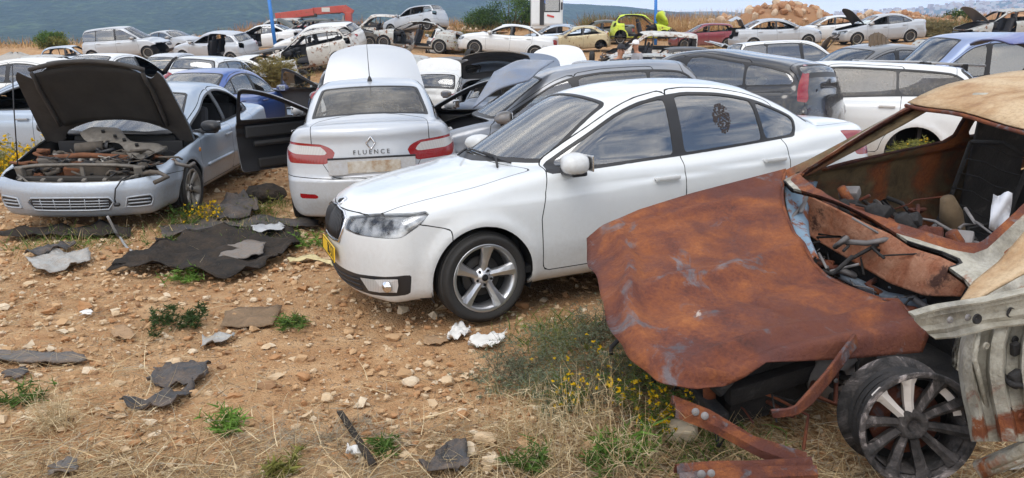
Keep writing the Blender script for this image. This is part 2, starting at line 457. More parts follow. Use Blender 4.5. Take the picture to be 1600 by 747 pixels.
    # lamps, grilles, plates: polygons in wrapped front / rear coordinates
    for (where, poly, r, own, mat) in S.get('marks', []):
        pp = roundp(poly, r) if r > 0 else poly
        if where == 'front':
            g = lambda x, y, z, pp=pp: sd_poly(y + (sh.xn - x), z, pp); sel = lambda o, m, x, y, z, own=own: x > -.1 and (o == 'body' or o == 'lower_grille' and own == 'fog_light') and m in (0, 1)
        elif where == 'rear':
            g = lambda x, y, z, pp=pp: sd_poly(y + (x - sh.xr), z, pp); sel = lambda o, m, x, y, z, own=own: x < -wb + .1 and (o == 'body' or o == 'tail_light' and own == 'lamp_clear') and m in (0, 1)
        else:
            g = lambda x, y, z, pp=pp: sd_poly(x, z, pp); sel = lambda o, m, x, y, z: y > .4 and o == 'body'
        C.split(g, sel, own=own, mat=mat)
    # bonnet
    hx0, hx1, hw0, hw1 = S['hood']
    def gh(x, y, z):
        t = (x - hx0) / (hx1 - hx0)
        return smaxs(.09, y - (hw0 + (hw1 - hw0) * np.clip(t, 0, 1)**S.get('hexp', 1.5)), hx0 - S.get('hcv', .45) * y * y - x, x - (hx1 - S.get('hfc', .30) * (y / sh.hw)**2.2))
    panel(gh, 'hood', lambda o, m, x, y, z: o == 'body' and z > S.get('zhood', .6) and x > hx0 - .4 and m == 0)
    # bumpers
    fb = S.get('fb')
    if fb: panel(lambda x, y, z: smaxs(.03, z - (fb[0] + (fb[2] - x) * fb[1]), fb[3] - x), 'front_bumper', lambda o, m, x, y, z: o == 'body' and x > fb[3] - .3)
    rb = S.get('rb')
    if S.get('trunk'):
        tx, tz, tw = S['trunk'][:3]; tw2 = S['trunk'][3] if len(S['trunk']) > 3 else tw
        ghatch = S.get('hatch', False)
        def gt(x, y, z):
            w = tw2 + (tw - tw2) * np.clip((z - tz) / .3, 0, 1)
            return smaxs(.06, y - w, tz - z, x - tx)
        panel(gt, 'trunk_lid', lambda o, m, x, y, z: o == 'body' and x < tx + .1)
        if ghatch: pass
    if rb: panel(lambda x, y, z: smaxs(.03, z - (rb[0] + (x - rb[2]) * rb[1]), x - rb[3]), 'rear_bumper', lambda o, m, x, y, z: o == 'body' and x < rb[3] + .3)
    A = np.array(C.V); N = sh.grad(A); N /= np.linalg.norm(N, axis=1)[:, None] + 1e-9
    groups = {}
    for f, o, m in zip(C.F, C.own, C.mat):
        if o != 'void': groups.setdefault(o, []).append((f, m))
    parts = {}
    for o, fl in groups.items():
        ids = sorted({i for f, m in fl for i in f}); mp = {q: i for i, q in enumerate(ids)}
        P = A[ids].copy(); Nn = N[ids]; F = [tuple(mp[i] for i in f) for f, m in fl]; M = [m for f, m in fl]
        if o == 'headlight':
            A2 = P - Nn * .032
            parts[('reflector', 'L')] = (A2, F, M, Nn); parts[('reflector', 'R')] = (A2 * np.array([1, -1, 1]), [tuple(reversed(f)) for f in F], M, Nn * np.array([1, -1, 1]))
        gv = set()                                     # sink the panel gaps, set the glass back
        if o in GLASS: P = P - Nn * .006
        if o in ('headlight', 'tail_light', 'lamp_red', 'lamp_clear'): P = P - Nn * .002
        VV, FF, MM, NN = P, list(F), list(M), Nn
        if o in ('body', 'hood', 'door_front', 'door_rear', 'trunk_lid', 'front_bumper', 'rear_bumper'):
            n = len(P); ed = {}
            for f, m_ in zip(F, M):
                for a_, b_ in zip(f, f[1:] + f[:1]): ed[(a_, b_)] = m_
            VV = np.concatenate([P, P - Nn * (thick if o != 'hood' else .02)]); NN = np.concatenate([Nn, -Nn])
            FF = list(F) + [tuple(n + i for i in reversed(f)) for f in F]; MM = list(M) + [3] * len(F)
            for (a_, b_), m_ in ed.items():
                if (b_, a_) not in ed and not (abs(P[a_][1]) < 1e-4 and abs(P[b_][1]) < 1e-4):
                    FF.append((a_, n + a_, n + b_, b_)); MM.append(2 if m_ == 2 else m_)
        def mir(Va, Fa, Na):
            return Va * np.array([1, -1, 1]), [tuple(reversed(f)) for f in Fa], Na * np.array([1, -1, 1])
        V2, F2, N2 = mir(VV, FF, NN)
        if o in SIDED:
            parts[(o, 'L')] = (VV, FF, MM, NN); parts[(o, 'R')] = (V2, F2, MM, N2)
        else:
            n = len(VV); parts[(o, 'C')] = (np.concatenate([VV, V2]), FF + [tuple(n + i for i in f) for f in F2], MM + MM, np.concatenate([NN, N2]))
    ph = [MATS_PH[0], M_TRIM, M_GAP, M_INNER, G_CLEAR]
    out = {}
    for (o, sd), (Vv, Ff, Mm, Nv) in parts.items():
        mats = ph
        if o in GLASS: mats = [G_CLEAR]; Mm = [0] * len(Ff)
        elif o in EXTRA_MAT: mats = [EXTRA_MAT[o]]; Mm = [0] * len(Ff)
        out[(o, sd)] = mesh_from(name + '_' + o, Vv, Ff, mats, Mm, True, Nv)
    T = dict(S=S, sh=sh, parts=out, name=name)
    TYPES[name] = T
    return T
MATS_PH = [simple('paint_placeholder', (.5, .5, .5), .4)]
EXTRA_MAT = {}
# ================================================================== body types
def mat_reflector():
    t = NT('reflector'); c = t.ramp(t.noise(9, 3, .5), [(.36, (.05, .05, .055)), (.46, (.45, .46, .47)), (.60, (.80, .81, .83))]); return t.bsdf(c, .22, .45)
EXTRA_MAT.update(dict(headlight=glass('lamp', (.94, .95, .96), .03, 1.5), reflector=mat_reflector(),
    tail_light=M_LRED, lamp_red=M_LRED, lamp_clear=M_LCLEAR, fog_light=M_LCLEAR, grille=M_TRIM, lower_grille=M_TRIM, side_lamp=M_LAMB, trim_strip=M_TRIM))
BASE = dict(
    cr=[(1, .10), (.3, .09), (-.4, .07), (-1.5, .06), (-2.7, .07), (-3.7, .07)],
    plan=[(.9, .93), (.4, .965), (0, .985), (-.8, 1), (-2.2, 1), (-2.9, .98), (-3.7, .93)],
    prof=[(.1, .90), (.19, .93), (.3, .97), (.5, 1.0), (.7, 1.0), (.85, .985), (.95, .955), (1.1, .88)],
    gplan=[(0, .80), (-.5, .885), (-1.0, .965), (-1.6, 1), (-2.3, .985), (-2.9, .90), (-3.5, .80)],
    gz=[(-1, .90), (0, .895), (.3, .845), (.6, .765), (.85, .685), (1.0, .62), (1.2, .55)],
    nose=[(.1, -.12), (.2, -.06), (.34, 0), (.5, .005), (.6, -.01), (.7, -.05), (.8, -.13), (1, -.4)],
    tail=[(.1, -.1), (.22, -.04), (.4, .0), (.55, -.01), (.75, -.05), (.9, -.07), (1.05, -.10), (1.3, -.12)],
)
def spec(**kw):
    S = dict(BASE); S.update(kw); return S
def lamps(xn, z0=.60, z1=.74, inner=.42, outer=1.2):
    return ('front', [(inner, z0), (inner - .02, z0 + .09), (.75, z1), (outer, z1 + .02), (outer - .02, z0 + .05), (outer - .2, z0)], .05, 'headlight', 0)
RAPID = spec(gc=.085, hw=.853, wb=2.602, xn=.83, xr=-3.60, Ra=.345, rz=.305,
    nose=[(.1, -.12), (.2, -.05), (.34, 0), (.5, .008), (.62, 0), (.72, -.035), (.80, -.10), (.9, -.25), (1, -.5)],
    pl=[(.90, .66), (.82, .745), (.7, .805), (.4, .885), (0, .950), (-.35, .998), (-.6, 1.01), (-1.5, .985), (-2.4, 1.025), (-2.9, 1.075), (-3.3, 1.085), (-3.52, 1.06), (-3.6, .98)],
    pg=[(.2, .78), (-.14, .965), (-.62, 1.225), (-1.0, 1.405), (-1.16, 1.448), (-1.45, 1.482), (-1.75, 1.490), (-2.1, 1.472), (-2.4, 1.42), (-2.7, 1.315), (-3.02, 1.15), (-3.3, .99)],
    belt=[(-.3, .925), (-.6, .925), (-1.5, .945), (-2.4, .985), (-2.9, 1.01)],
    crease=(.125, .014), hoodline=(.60, .012), hoodcrease=(.40, .007),
    dlo=(-2.66, -.47), xB=-1.55, xQ=-2.32, xtri=-.60, xd0=-.47, xd2=-2.50, dfs=-.25, da=.20, db=.16,
    ws=(-.185, .655, -1.035, .535), rw=(-2.42, .50, -2.99, .60), dlo_in=.095, hood=(-.22, .76, .71, .60),
    fb=(.70, -.27, .36, .20), rb=(.62, .0, -3.2, -2.98), trunk=(-2.96, .66, .60, .42),
    marks=[('front', [(.38, .645), (.41, .725), (.75, .765), (1.33, .79), (1.27, .71), (1.12, .635), (.6, .63)], .04, 'headlight', 0), ('front', [(-.1, .545), (-.1, .745), (.30, .735), (.385, .71), (.37, .64), (.28, .56)], .03, 'grille', 1),
           ('front', [(-.1, .225), (-.1, .365), (.55, .365), (1.17, .40), (1.13, .262), (.7, .232)], .03, 'lower_grille', 1),
           ('rear', [(.55, .80), (.50, .96), (1.28, 1.02), (1.24, .82)], .04, 'tail_light', 0)])
FLUENCE = spec(hw=.905, wb=2.70, xn=.87, xr=-3.72, Ra=.35, rz=.31, np=2.2,
    pl=[(.9, .62), (.8, .73), (.5, .87), (0, .97), (-.35, 1.03), (-1.5, 1.0), (-2.6, 1.06), (-3.0, 1.105), (-3.5, 1.12), (-3.66, 1.09), (-3.75, 1.0)],
    pg=[(.2, .82), (-.2, 1.02), (-1.1, 1.41), (-1.3, 1.45), (-1.7, 1.48), (-2.1, 1.465), (-2.45, 1.415), (-2.75, 1.30), (-3.1, 1.13), (-3.4, 1.0)],
    belt=[(-.3, .95), (-1.5, .96), (-2.4, 1.01), (-3.0, 1.05)], crease=(.16, .012),
    dlo=(-2.8, -.5), xB=-1.55, xQ=-2.35, xd0=-.47, xd2=-2.52,
    ws=(-.22, .68, -1.08, .54), rw=(-2.42, .53, -3.04, .63), hood=(-.28, .74, .74, .54), hfc=.42,
    fb=(.66, -.2, .4, .25), rb=(.60, .10, -3.6, -3.0), trunk=(-3.03, .60, .58, .40),
    ta=.30, tail=[(.1, -.08), (.22, -.03), (.42, .02), (.56, .02), (.62, -.015), (.8, -.035), (.95, -.05), (1.07, -.04), (1.12, -.06), (1.3, -.1)],
    marks=[lamps(.87), ('rear', [(.46, .775), (.42, .855), (.50, .90), (.60, .93), (1.30, .965), (1.28, .87), (1.10, .745), (.54, .735)], .03, 'tail_light', 0),
           ('rear', [(.52, .845), (.60, .905), (1.2, .935), (1.2, .875), (.98, .835), (.56, .825)], .02, 'lamp_clear', 0),
           ('rear', [(.62, .395), (.64, .44), (.92, .445), (.90, .395)], .015, 'lamp_red', 0)])
CAV = spec(hw=.89, wb=2.645, xn=.96, xr=-3.60, Ra=.335, rz=.30, zsill=.27, np=2.6, na=.26,
    pl=[(1.0, .52), (.9, .60), (.78, .66), (.4, .76), (0, .85), (-.35, .92), (-.6, .93), (-1.5, .91), (-2.5, .95), (-3.0, .985), (-3.4, .975), (-3.6, .90)],
    pg=[(.3, .72), (0, .86), (-.30, 1.0), (-.75, 1.19), (-1.06, 1.315), (-1.25, 1.355), (-1.6, 1.385), (-2.0, 1.375), (-2.3, 1.325), (-2.6, 1.20), (-2.95, 1.02), (-3.2, .90)],
    belt=[(-.3, .86), (-1.5, .875), (-2.4, .91), (-3.0, .94)], crease=None, dent2=(.48, -.012),
    nose=[(.1, -.10), (.2, -.04), (.3, 0), (.45, .01), (.54, -.005), (.6, -.05), (.7, -.16), (.8, -.3)],
    dlo=(-2.7, -.45), xB=-1.50, xQ=-2.40, xd0=-.40, xd2=-2.50, dfs=-.25,
    ws=(-.13, .66, -1.06, .52), rw=(-2.34, .50, -2.88, .60), hood=(-.2, .72, .86, .76), zhood=.5, hexp=1, hfc=.24,
    fb=(.555, -.08, .3, .18), trunk=(-2.9, .62, .60, .45),
    marks=[('front', [(-.1, .555), (-.1, .68), (.75, .70), (1.15, .71), (1.12, .60), (.6, .56)], .03, 'void', 0),
           ('front', [(-.1, .285), (-.1, .40), (.40, .40), (.45, .36), (.40, .285)], .03, 'lower_grille', 1),
           ('front', [(.60, .30), (.62, .39), (.90, .40), (.93, .37), (.90, .30)], .03, 'lower_grille', 1),
           ('rear', [(.50, .70), (.50, .86), (1.2, .88), (1.2, .72)], .03, 'tail_light', 0)])
def hatchback(hw=.85, wb=2.55, xn=.82, xr=-3.22, H=1.47, belt0=.93, rise=.07, cowl=-.25, header=-1.05, tailtop=-2.75, tailmid=-3.1, deckz=.99, drop=0, **kw):
    d = H - 1.47
    S = spec(hw=hw, wb=wb, xn=xn, xr=xr, Ra=.345, rz=.30, xm=-1.6,
        pl=[(xn + .04, .60), (xn - .03, .69), (xn - .15, .76), (xn - .5, .87), (cowl + .15, .97), (cowl - .15, 1.0), (-1.5, .985), (-2.4, 1.01), (xr + .2, 1.02), (xr, .98)],
        pg=[(cowl + .55, .75), (cowl + .05, .97), ((cowl + header) / 2, 1.21 + d * .5), (header, 1.40 + d), (header - .25, 1.452 + d), (header - .65, H), (-2.2, H - .012 - drop * .45), (tailtop, H - .065 - drop), (tailtop - .12, H - .12 - drop), ((tailtop + tailmid) / 2 - .06, H - .27 - drop * .6), (tailmid, 1.05), (min(tailmid - .02, xr + .10), .82)],
        belt=[(-.3, belt0), (-1.5, belt0 + rise * .4), (-2.5, belt0 + rise), (-3.2, belt0 + rise * 1.2)],
        dlo=(tailtop - .10, -.45), xB=-1.42, xQ=-2.30, xd0=-.42, xd2=-2.36, dfs=-.25, db=.12,
        ws=(cowl + .05, .655, header + .02, .53), rw=(tailtop - .04, .50, tailmid + .04, .60), hood=(cowl, .71, xn - .14, .56),
        fb=(.66, -.15, .35, .2), rb=(.58, .0, xr + .3, xr + .55), trunk=(tailtop + .06, .52, .60, .54), hatch=True,
        marks=[lamps(xn), ('front', [(-.1, .54), (-.1, .66), (.33, .66), (.33, .56)], .03, 'grille', 1), ('front', [(-.1, .25), (-.1, .40), (.55, .40), (.6, .28)], .03, 'lower_grille', 1),
               ('rear', [(.66, .78), (.62, 1.0), (.98, 1.06), (1.05, .84)], .03, 'tail_light', 0)])
    S.update(kw); return S
SPECS = dict(rapid=RAPID, fluence=FLUENCE, cavalier=CAV,
    hatch=hatchback(),
    focus=hatchback(hw=.89, wb=2.62, xr=-3.32, tailtop=-2.7, tailmid=-3.14, H=1.47, rise=.13, db=.2),
    city=hatchback(hw=.83, wb=2.40, xn=.72, xr=-2.95, H=1.53, tailtop=-2.45, tailmid=-2.82, xB=-1.32, xQ=-2.15, xd2=-2.2, header=-.95),
    mpv=hatchback(hw=.90, wb=2.70, xn=.80, xr=-3.35, H=1.62, cowl=-.05, header=-1.0, tailtop=-3.0, tailmid=-3.26, xB=-1.45, xQ=-2.42, belt0=.97, rise=.04, xd2=-2.45),
    tallhatch=hatchback(drop=.13, hw=.86, wb=2.60, xn=.80, xr=-3.18, H=1.50, cowl=-.08, header=-1.0, tailtop=-2.86, tailmid=-3.08, xB=-1.40, xQ=-2.30, belt0=.94, rise=.08, xd2=-2.35,
        marks=[lamps(.80), ('rear', [(.68, .84), (.66, 1.05), (.56, 1.27), (.66, 1.30), (.86, 1.05), (.92, .86)], .03, 'tail_light', 0)]),
    estate=hatchback(hw=.89, wb=2.70, xn=.86, xr=-3.72, H=1.49, tailtop=-3.15, tailmid=-3.58, xB=-1.52, xQ=-2.42, xd2=-2.48, rise=.09,
        marks=[lamps(.86), ('rear', [(.52, .86), (.50, .95), (.8, 1.0), (1.62, 1.0), (1.45, .85), (.9, .80)], .04, 'tail_light', 0)]),
    van=hatchback(hw=.90, wb=2.73, xn=.82, xr=-3.55, H=1.80, cowl=.0, header=-.95, tailtop=-3.38, tailmid=-3.5, xB=-1.35, xQ=-2.9, belt0=1.05, rise=.02, xd2=-2.5, dlo_in=.15, rw=None, da=.18, bs=.02,
        gz=[(-1, .92), (0, .915), (.4, .88), (.8, .83), (1.0, .78), (1.2, .6)], plan=[(.9, .93), (.4, .965), (0, .985), (-.8, 1), (-3.7, .98)], gplan=[(0, .82), (-.5, .91), (-1.0, .98), (-1.6, 1), (-3.6, .97)]),
    coupe=hatchback(hw=.875, wb=2.72, xn=.78, xr=-3.35, H=1.40, cowl=-.45, header=-1.2, tailtop=-2.5, tailmid=-3.1, xB=-1.75, xQ=-2.6, belt0=.90, rise=.05, doors=2, dlo=(-2.85, -.62), xd0=-.60, db=.25),
    sedan=dict(FLUENCE, hw=.86, marks=[lamps(.87), ('front', [(-.1, .54), (-.1, .66), (.33, .66), (.33, .56)], .03, 'grille', 1), ('front', [(-.1, .25), (-.1, .40), (.6, .40), (.6, .28)], .03, 'lower_grille', 1),
        ('rear', [(.50, .72), (.50, .93), (1.05, .96), (1.0, .74)], .03, 'tail_light', 0)]),
)
SPECS['burnt'] = hatchback(hw=.86, wb=2.60, xn=.80, xr=-3.3, H=1.46, cowl=-.22, header=-1.20, xB=-1.80, xd0=-.78, xd2=-2.55, cutfront=-.30, zsill=.30, dlo=(-2.85, -.52))
_COMMON = {}
def wheel_meshes(style, R=.305, rim=.222, w=.20):
    key = (style, R, rim)
    if key in _COMMON: return _COMMON[key]
    t = MB(); h = w / 2
    prof = [(rim - .012, -h * .8), (rim + .012, -h * .98), ((R + rim) / 2, -h * 1.08), (R - .022, -h * .98), (R - .004, -h * .78)]
    for k in range(4):                                    # tread grooves
        y0 = -h * .7 + k * h * .38; prof += [(R, y0), (R, y0 + h * .24), (R - .007, y0 + h * .27), (R - .007, y0 + h * .34)]
    prof += [(R - .004, h * .78), (R - .022, h * .98), ((R + rim) / 2 + .02, h * 1.07), ((R + rim) / 2, h * 1.09), (rim + .012, h * .98), (rim - .012, h * .8)]
    t.lathe(prof, 44)
    tm = t.mesh('tyre_' + style, [M_RUBBER])
    r = MB()
    r.lathe([(rim - .02, -h * .8), (rim - .03, 0), (rim - .028, h * .55), (rim - .012, h * .8), (rim + .008, h * .97), (rim + .002, h * 1.0), (rim - .016, h * .93)], 44, 0)
    if style == 'steel':
        r.lathe([(.001, h * .35), (.06, h * .38), (.075, h * .62), (.12, h * .62), (.16, h * .3), (rim - .02, h * .35)], 32, 1)
        r.lathe([(.001, h * .66), (.05, h * .64), (.06, h * .5)], 20, 1)
        for k in range(5): a = 2 * PI * k / 5; r.tube([(.095 * math.cos(a), h * .6, .095 * math.sin(a)), (.095 * math.cos(a), h * .72, .095 * math.sin(a))], .011, 6, 2)
    else:
        n = dict(five=5, fan=9, six=6)[style]
        for k in range(n):
            a = 2 * PI * k / n + (PI / 2 if style == 'five' else .3)
            sec = []
            for q, (rr, hw_, y) in enumerate([(.045, .028, h * .60), (.10, .028, h * .70), (.16, .038, h * .84), (rim - .014, .052, h * .95)]):
                if style == 'fan': hw_ *= .62
                tw = (.012 * q if style == 'five' else .0)
                sec.append([(rr, hw_ + tw, y - .014), (rr, hw_ * .8 + tw, y), (rr, tw, y + .008), (rr, -hw_ * .8 + tw, y), (rr, -hw_ + tw, y - .014), (rr, -hw_ * .7 + tw, y - .05), (rr, hw_ * .7 + tw, y - .05)])
            V = []; F = []
            for row in sec:
                for (rr, s_, y) in row: V.append((rr * math.cos(a) - s_ * math.sin(a), y, rr * math.sin(a) + s_ * math.cos(a)))
            m = len(sec[0])
            for i in range(len(sec) - 1):
                for j in range(m): F.append((i * m + j, i * m + (j + 1) % m, (i + 1) * m + (j + 1) % m, (i + 1) * m + j))
            F.append(tuple(range(m))); F.append(tuple(len(V) - 1 - j for j in range(m)))
            r.add(V, F, 0, False)
        r.lathe([(.001, h * .80), (.028, h * .80), (.034, h * .76), (.036, h * .66), (.066, h * .64), (.072, h * .5), (.072, h * .1)], 24, 0)
        for k in range(5): a = 2 * PI * k / 5 + PI / 2 + .63; r.tube([(.052 * math.cos(a), h * .60, .052 * math.sin(a)), (.052 * math.cos(a), h * .72, .052 * math.sin(a))], .0095, 6, 2)
        r.lathe([(.001, h * .82), (.022, h * .82), (.023, h * .79)], 16, 2)
    r.lathe([(.08, h * .12), (.135, h * .12), (.137, h * .0), (.08, h * .0)], 28, 3)       # brake disc
    r.lathe([(.001, -h * .2), (rim - .02, -h * .2)], 20, 2)
    rm = r.mesh('rim_' + style, [M_ALLOY if style == 'five' else M_DALLOY, M_STEEL, M_GAP, M_STEEL])
    _COMMON[key] = (tm, rm); return _COMMON[key]
def text_mesh(txt, size, depth=.002):
    c = bpy.data.curves.new('lettering', 'FONT'); c.body = txt; c.size = size; c.extrude = depth; c.align_x = 'CENTER'; c.align_y = 'CENTER'
    o = bpy.data.objects.new('lettering', c); COL.objects.link(o); dg = bpy.context.evaluated_depsgraph_get(); dg.update()
    me = bpy.data.meshes.new_from_object(o.evaluated_get(dg)); bpy.data.objects.remove(o); return me
def common(kind):
    if kind in _COMMON: return _COMMON[kind]
    b = MB()
    if kind == 'seat':
        b.box((0, 0, .10), (.50, .48, .16), (0, -.12, 0), bev=.06); b.box((-.26, 0, .42), (.13, .46, .62), (0, -.25, 0), bev=.06); b.box((-.375, 0, .83), (.09, .26, .19), (0, -.2, 0), bev=.04)
        b.tube([(-.34, .06, .70), (-.36, .06, .78)], .008, 6); b.tube([(-.34, -.06, .70), (-.36, -.06, .78)], .008, 6)
        me = b.mesh('seat', [M_SEAT])
    elif kind == 'rear_seat':
        b.box((0, 0, .10), (.50, 1.2, .16), (0, -.1, 0), bev=.05); b.box((-.27, 0, .40), (.14, 1.22, .55), (0, -.35, 0), bev=.05)
        for y in (-.38, .38): b.box((-.42, y, .70), (.08, .25, .16), (0, -.2, 0), bev=.03)
        me = b.mesh('rear_seat', [M_SEAT])
    elif kind == 'dashboard':
        b.box((0, 0, 0), (.36, 1.20, .20), (0, .12, 0), bev=.08); b.box((-.18, .36, .09), (.2, .36, .1), (0, .3, 0), bev=.04); b.box((-.2, 0, -.22), (.25, .24, .4), bev=.04)
        me = b.mesh('dashboard', [M_DARK])
    elif kind == 'steering_wheel':
        P = [(0, .18 * math.cos(a), .18 * math.sin(a)) for a in np.linspace(0, 2 * PI, 29)]
        b.tube(P, .015, 8, cap=False); b.box((.02, 0, 0), (.06, .16, .11), bev=.03)
        for a in (0, PI, -PI / 2): b.tube([(.01, .06 * math.cos(a), .06 * math.sin(a)), (0, .18 * math.cos(a), .18 * math.sin(a))], .013, 6)
        me = b.mesh('steering_wheel', [M_TRIM])
    elif kind == 'mirror':
        V = []; F = []; n = 16
        for i, (t, sc) in enumerate([(-.085, .55), (-.06, .86), (-.02, 1.0), (.035, .96), (.075, .74), (.095, .35)]):
            for k in range(n):
                a = 2 * PI * k / n; c, s_ = math.cos(a), math.sin(a)
                V.append((t + .02 * c, .115 * sc**.6 * np.sign(c) * abs(c)**.75 , .072 * sc * np.sign(s_) * abs(s_)**.75))
        for i in range(5):
            for k in range(n): F.append((i * n + k, i * n + (k + 1) % n, (i + 1) * n + (k + 1) % n, (i + 1) * n + k))
        F.append(tuple(range(n))[::-1]); F.append(tuple(5 * n + k for k in range(n)))
        b.add(V, F, 0, True)
        b.box((-.088, 0, 0), (.012, .18, .105), m=2, bev=.005); b.box((0, -.02, -.062), (.11, .19, .035), m=1, bev=.015); b.box((0, -.14, -.06), (.07, .12, .05), m=1, bev=.02)
        me = b.mesh('mirror', [MATS_PH[0], M_TRIM, M_CHROME])
    elif kind == 'handle':
        b.box((0, .028, 0), (.20, .024, .030), bev=.012); b.tube([(-.085, -.01, 0), (-.085, .03, 0)], .012, 8); b.tube([(.085, -.01, 0), (.085, .03, 0)], .012, 8)
        me = b.mesh('handle', [MATS_PH[0], M_TRIM])
    elif kind == 'engine':
        r = random.Random(3)
        b.box((.02, .05, -.10), (.40, .50, .30), (0, 0, .05), m=0, bev=.025); b.box((.02, .0, .07), (.26, .46, .06), m=2, bev=.015)
        for k in range(4): b.tube([(.15, -.2 + k * .12, .07), (.27, -.2 + k * .12, .10), (.34, -.2 + k * .12, -.06)], .02, 8, 1)
        b.lathe([(.001, 0), (.09, 0), (.10, .02), (.10, .05), (.001, .05)], 18, 2, Matrix.Translation((.12, .45, -.02)))
        b.box((-.1, .5, .02), (.24, .17, .18), m=2, bev=.012); b.tube([(-.15, -.5, .0), (-.15, -.5, .10)], .07, 14, 1)
        for k in range(70):
            p = [(r.uniform(-.38, .46), r.uniform(-.64, .64), r.uniform(-.22, .11))]
            for q in range(5): p.append((p[-1][0] + r.uniform(-.12, .12), p[-1][1] + r.uniform(-.15, .15), p[-1][2] + r.uniform(-.05, .05)))
            b.tube(p, r.choice([.004, .006, .008, .012, .018, .024]), 6, r.choice([0, 0, 2, 2, 2, 1, 3]))
        for k in range(34): b.box((r.uniform(-.4, .45), r.uniform(-.64, .64), r.uniform(-.25, .06)), (r.uniform(.03, .13), r.uniform(.03, .15), r.uniform(.03, .12)), (r.uniform(-.5, .5), r.uniform(-.5, .5), r.uniform(0, 3)), r.choice([0, 0, 2, 1, 3]), .008)
        me = b.mesh('engine', [M_ENG, M_ALU, M_TRIM, simple('rusty_iron', (.16, .065, .03), .9, var=.5, scale=15)])
    _COMMON[kind] = me; return me
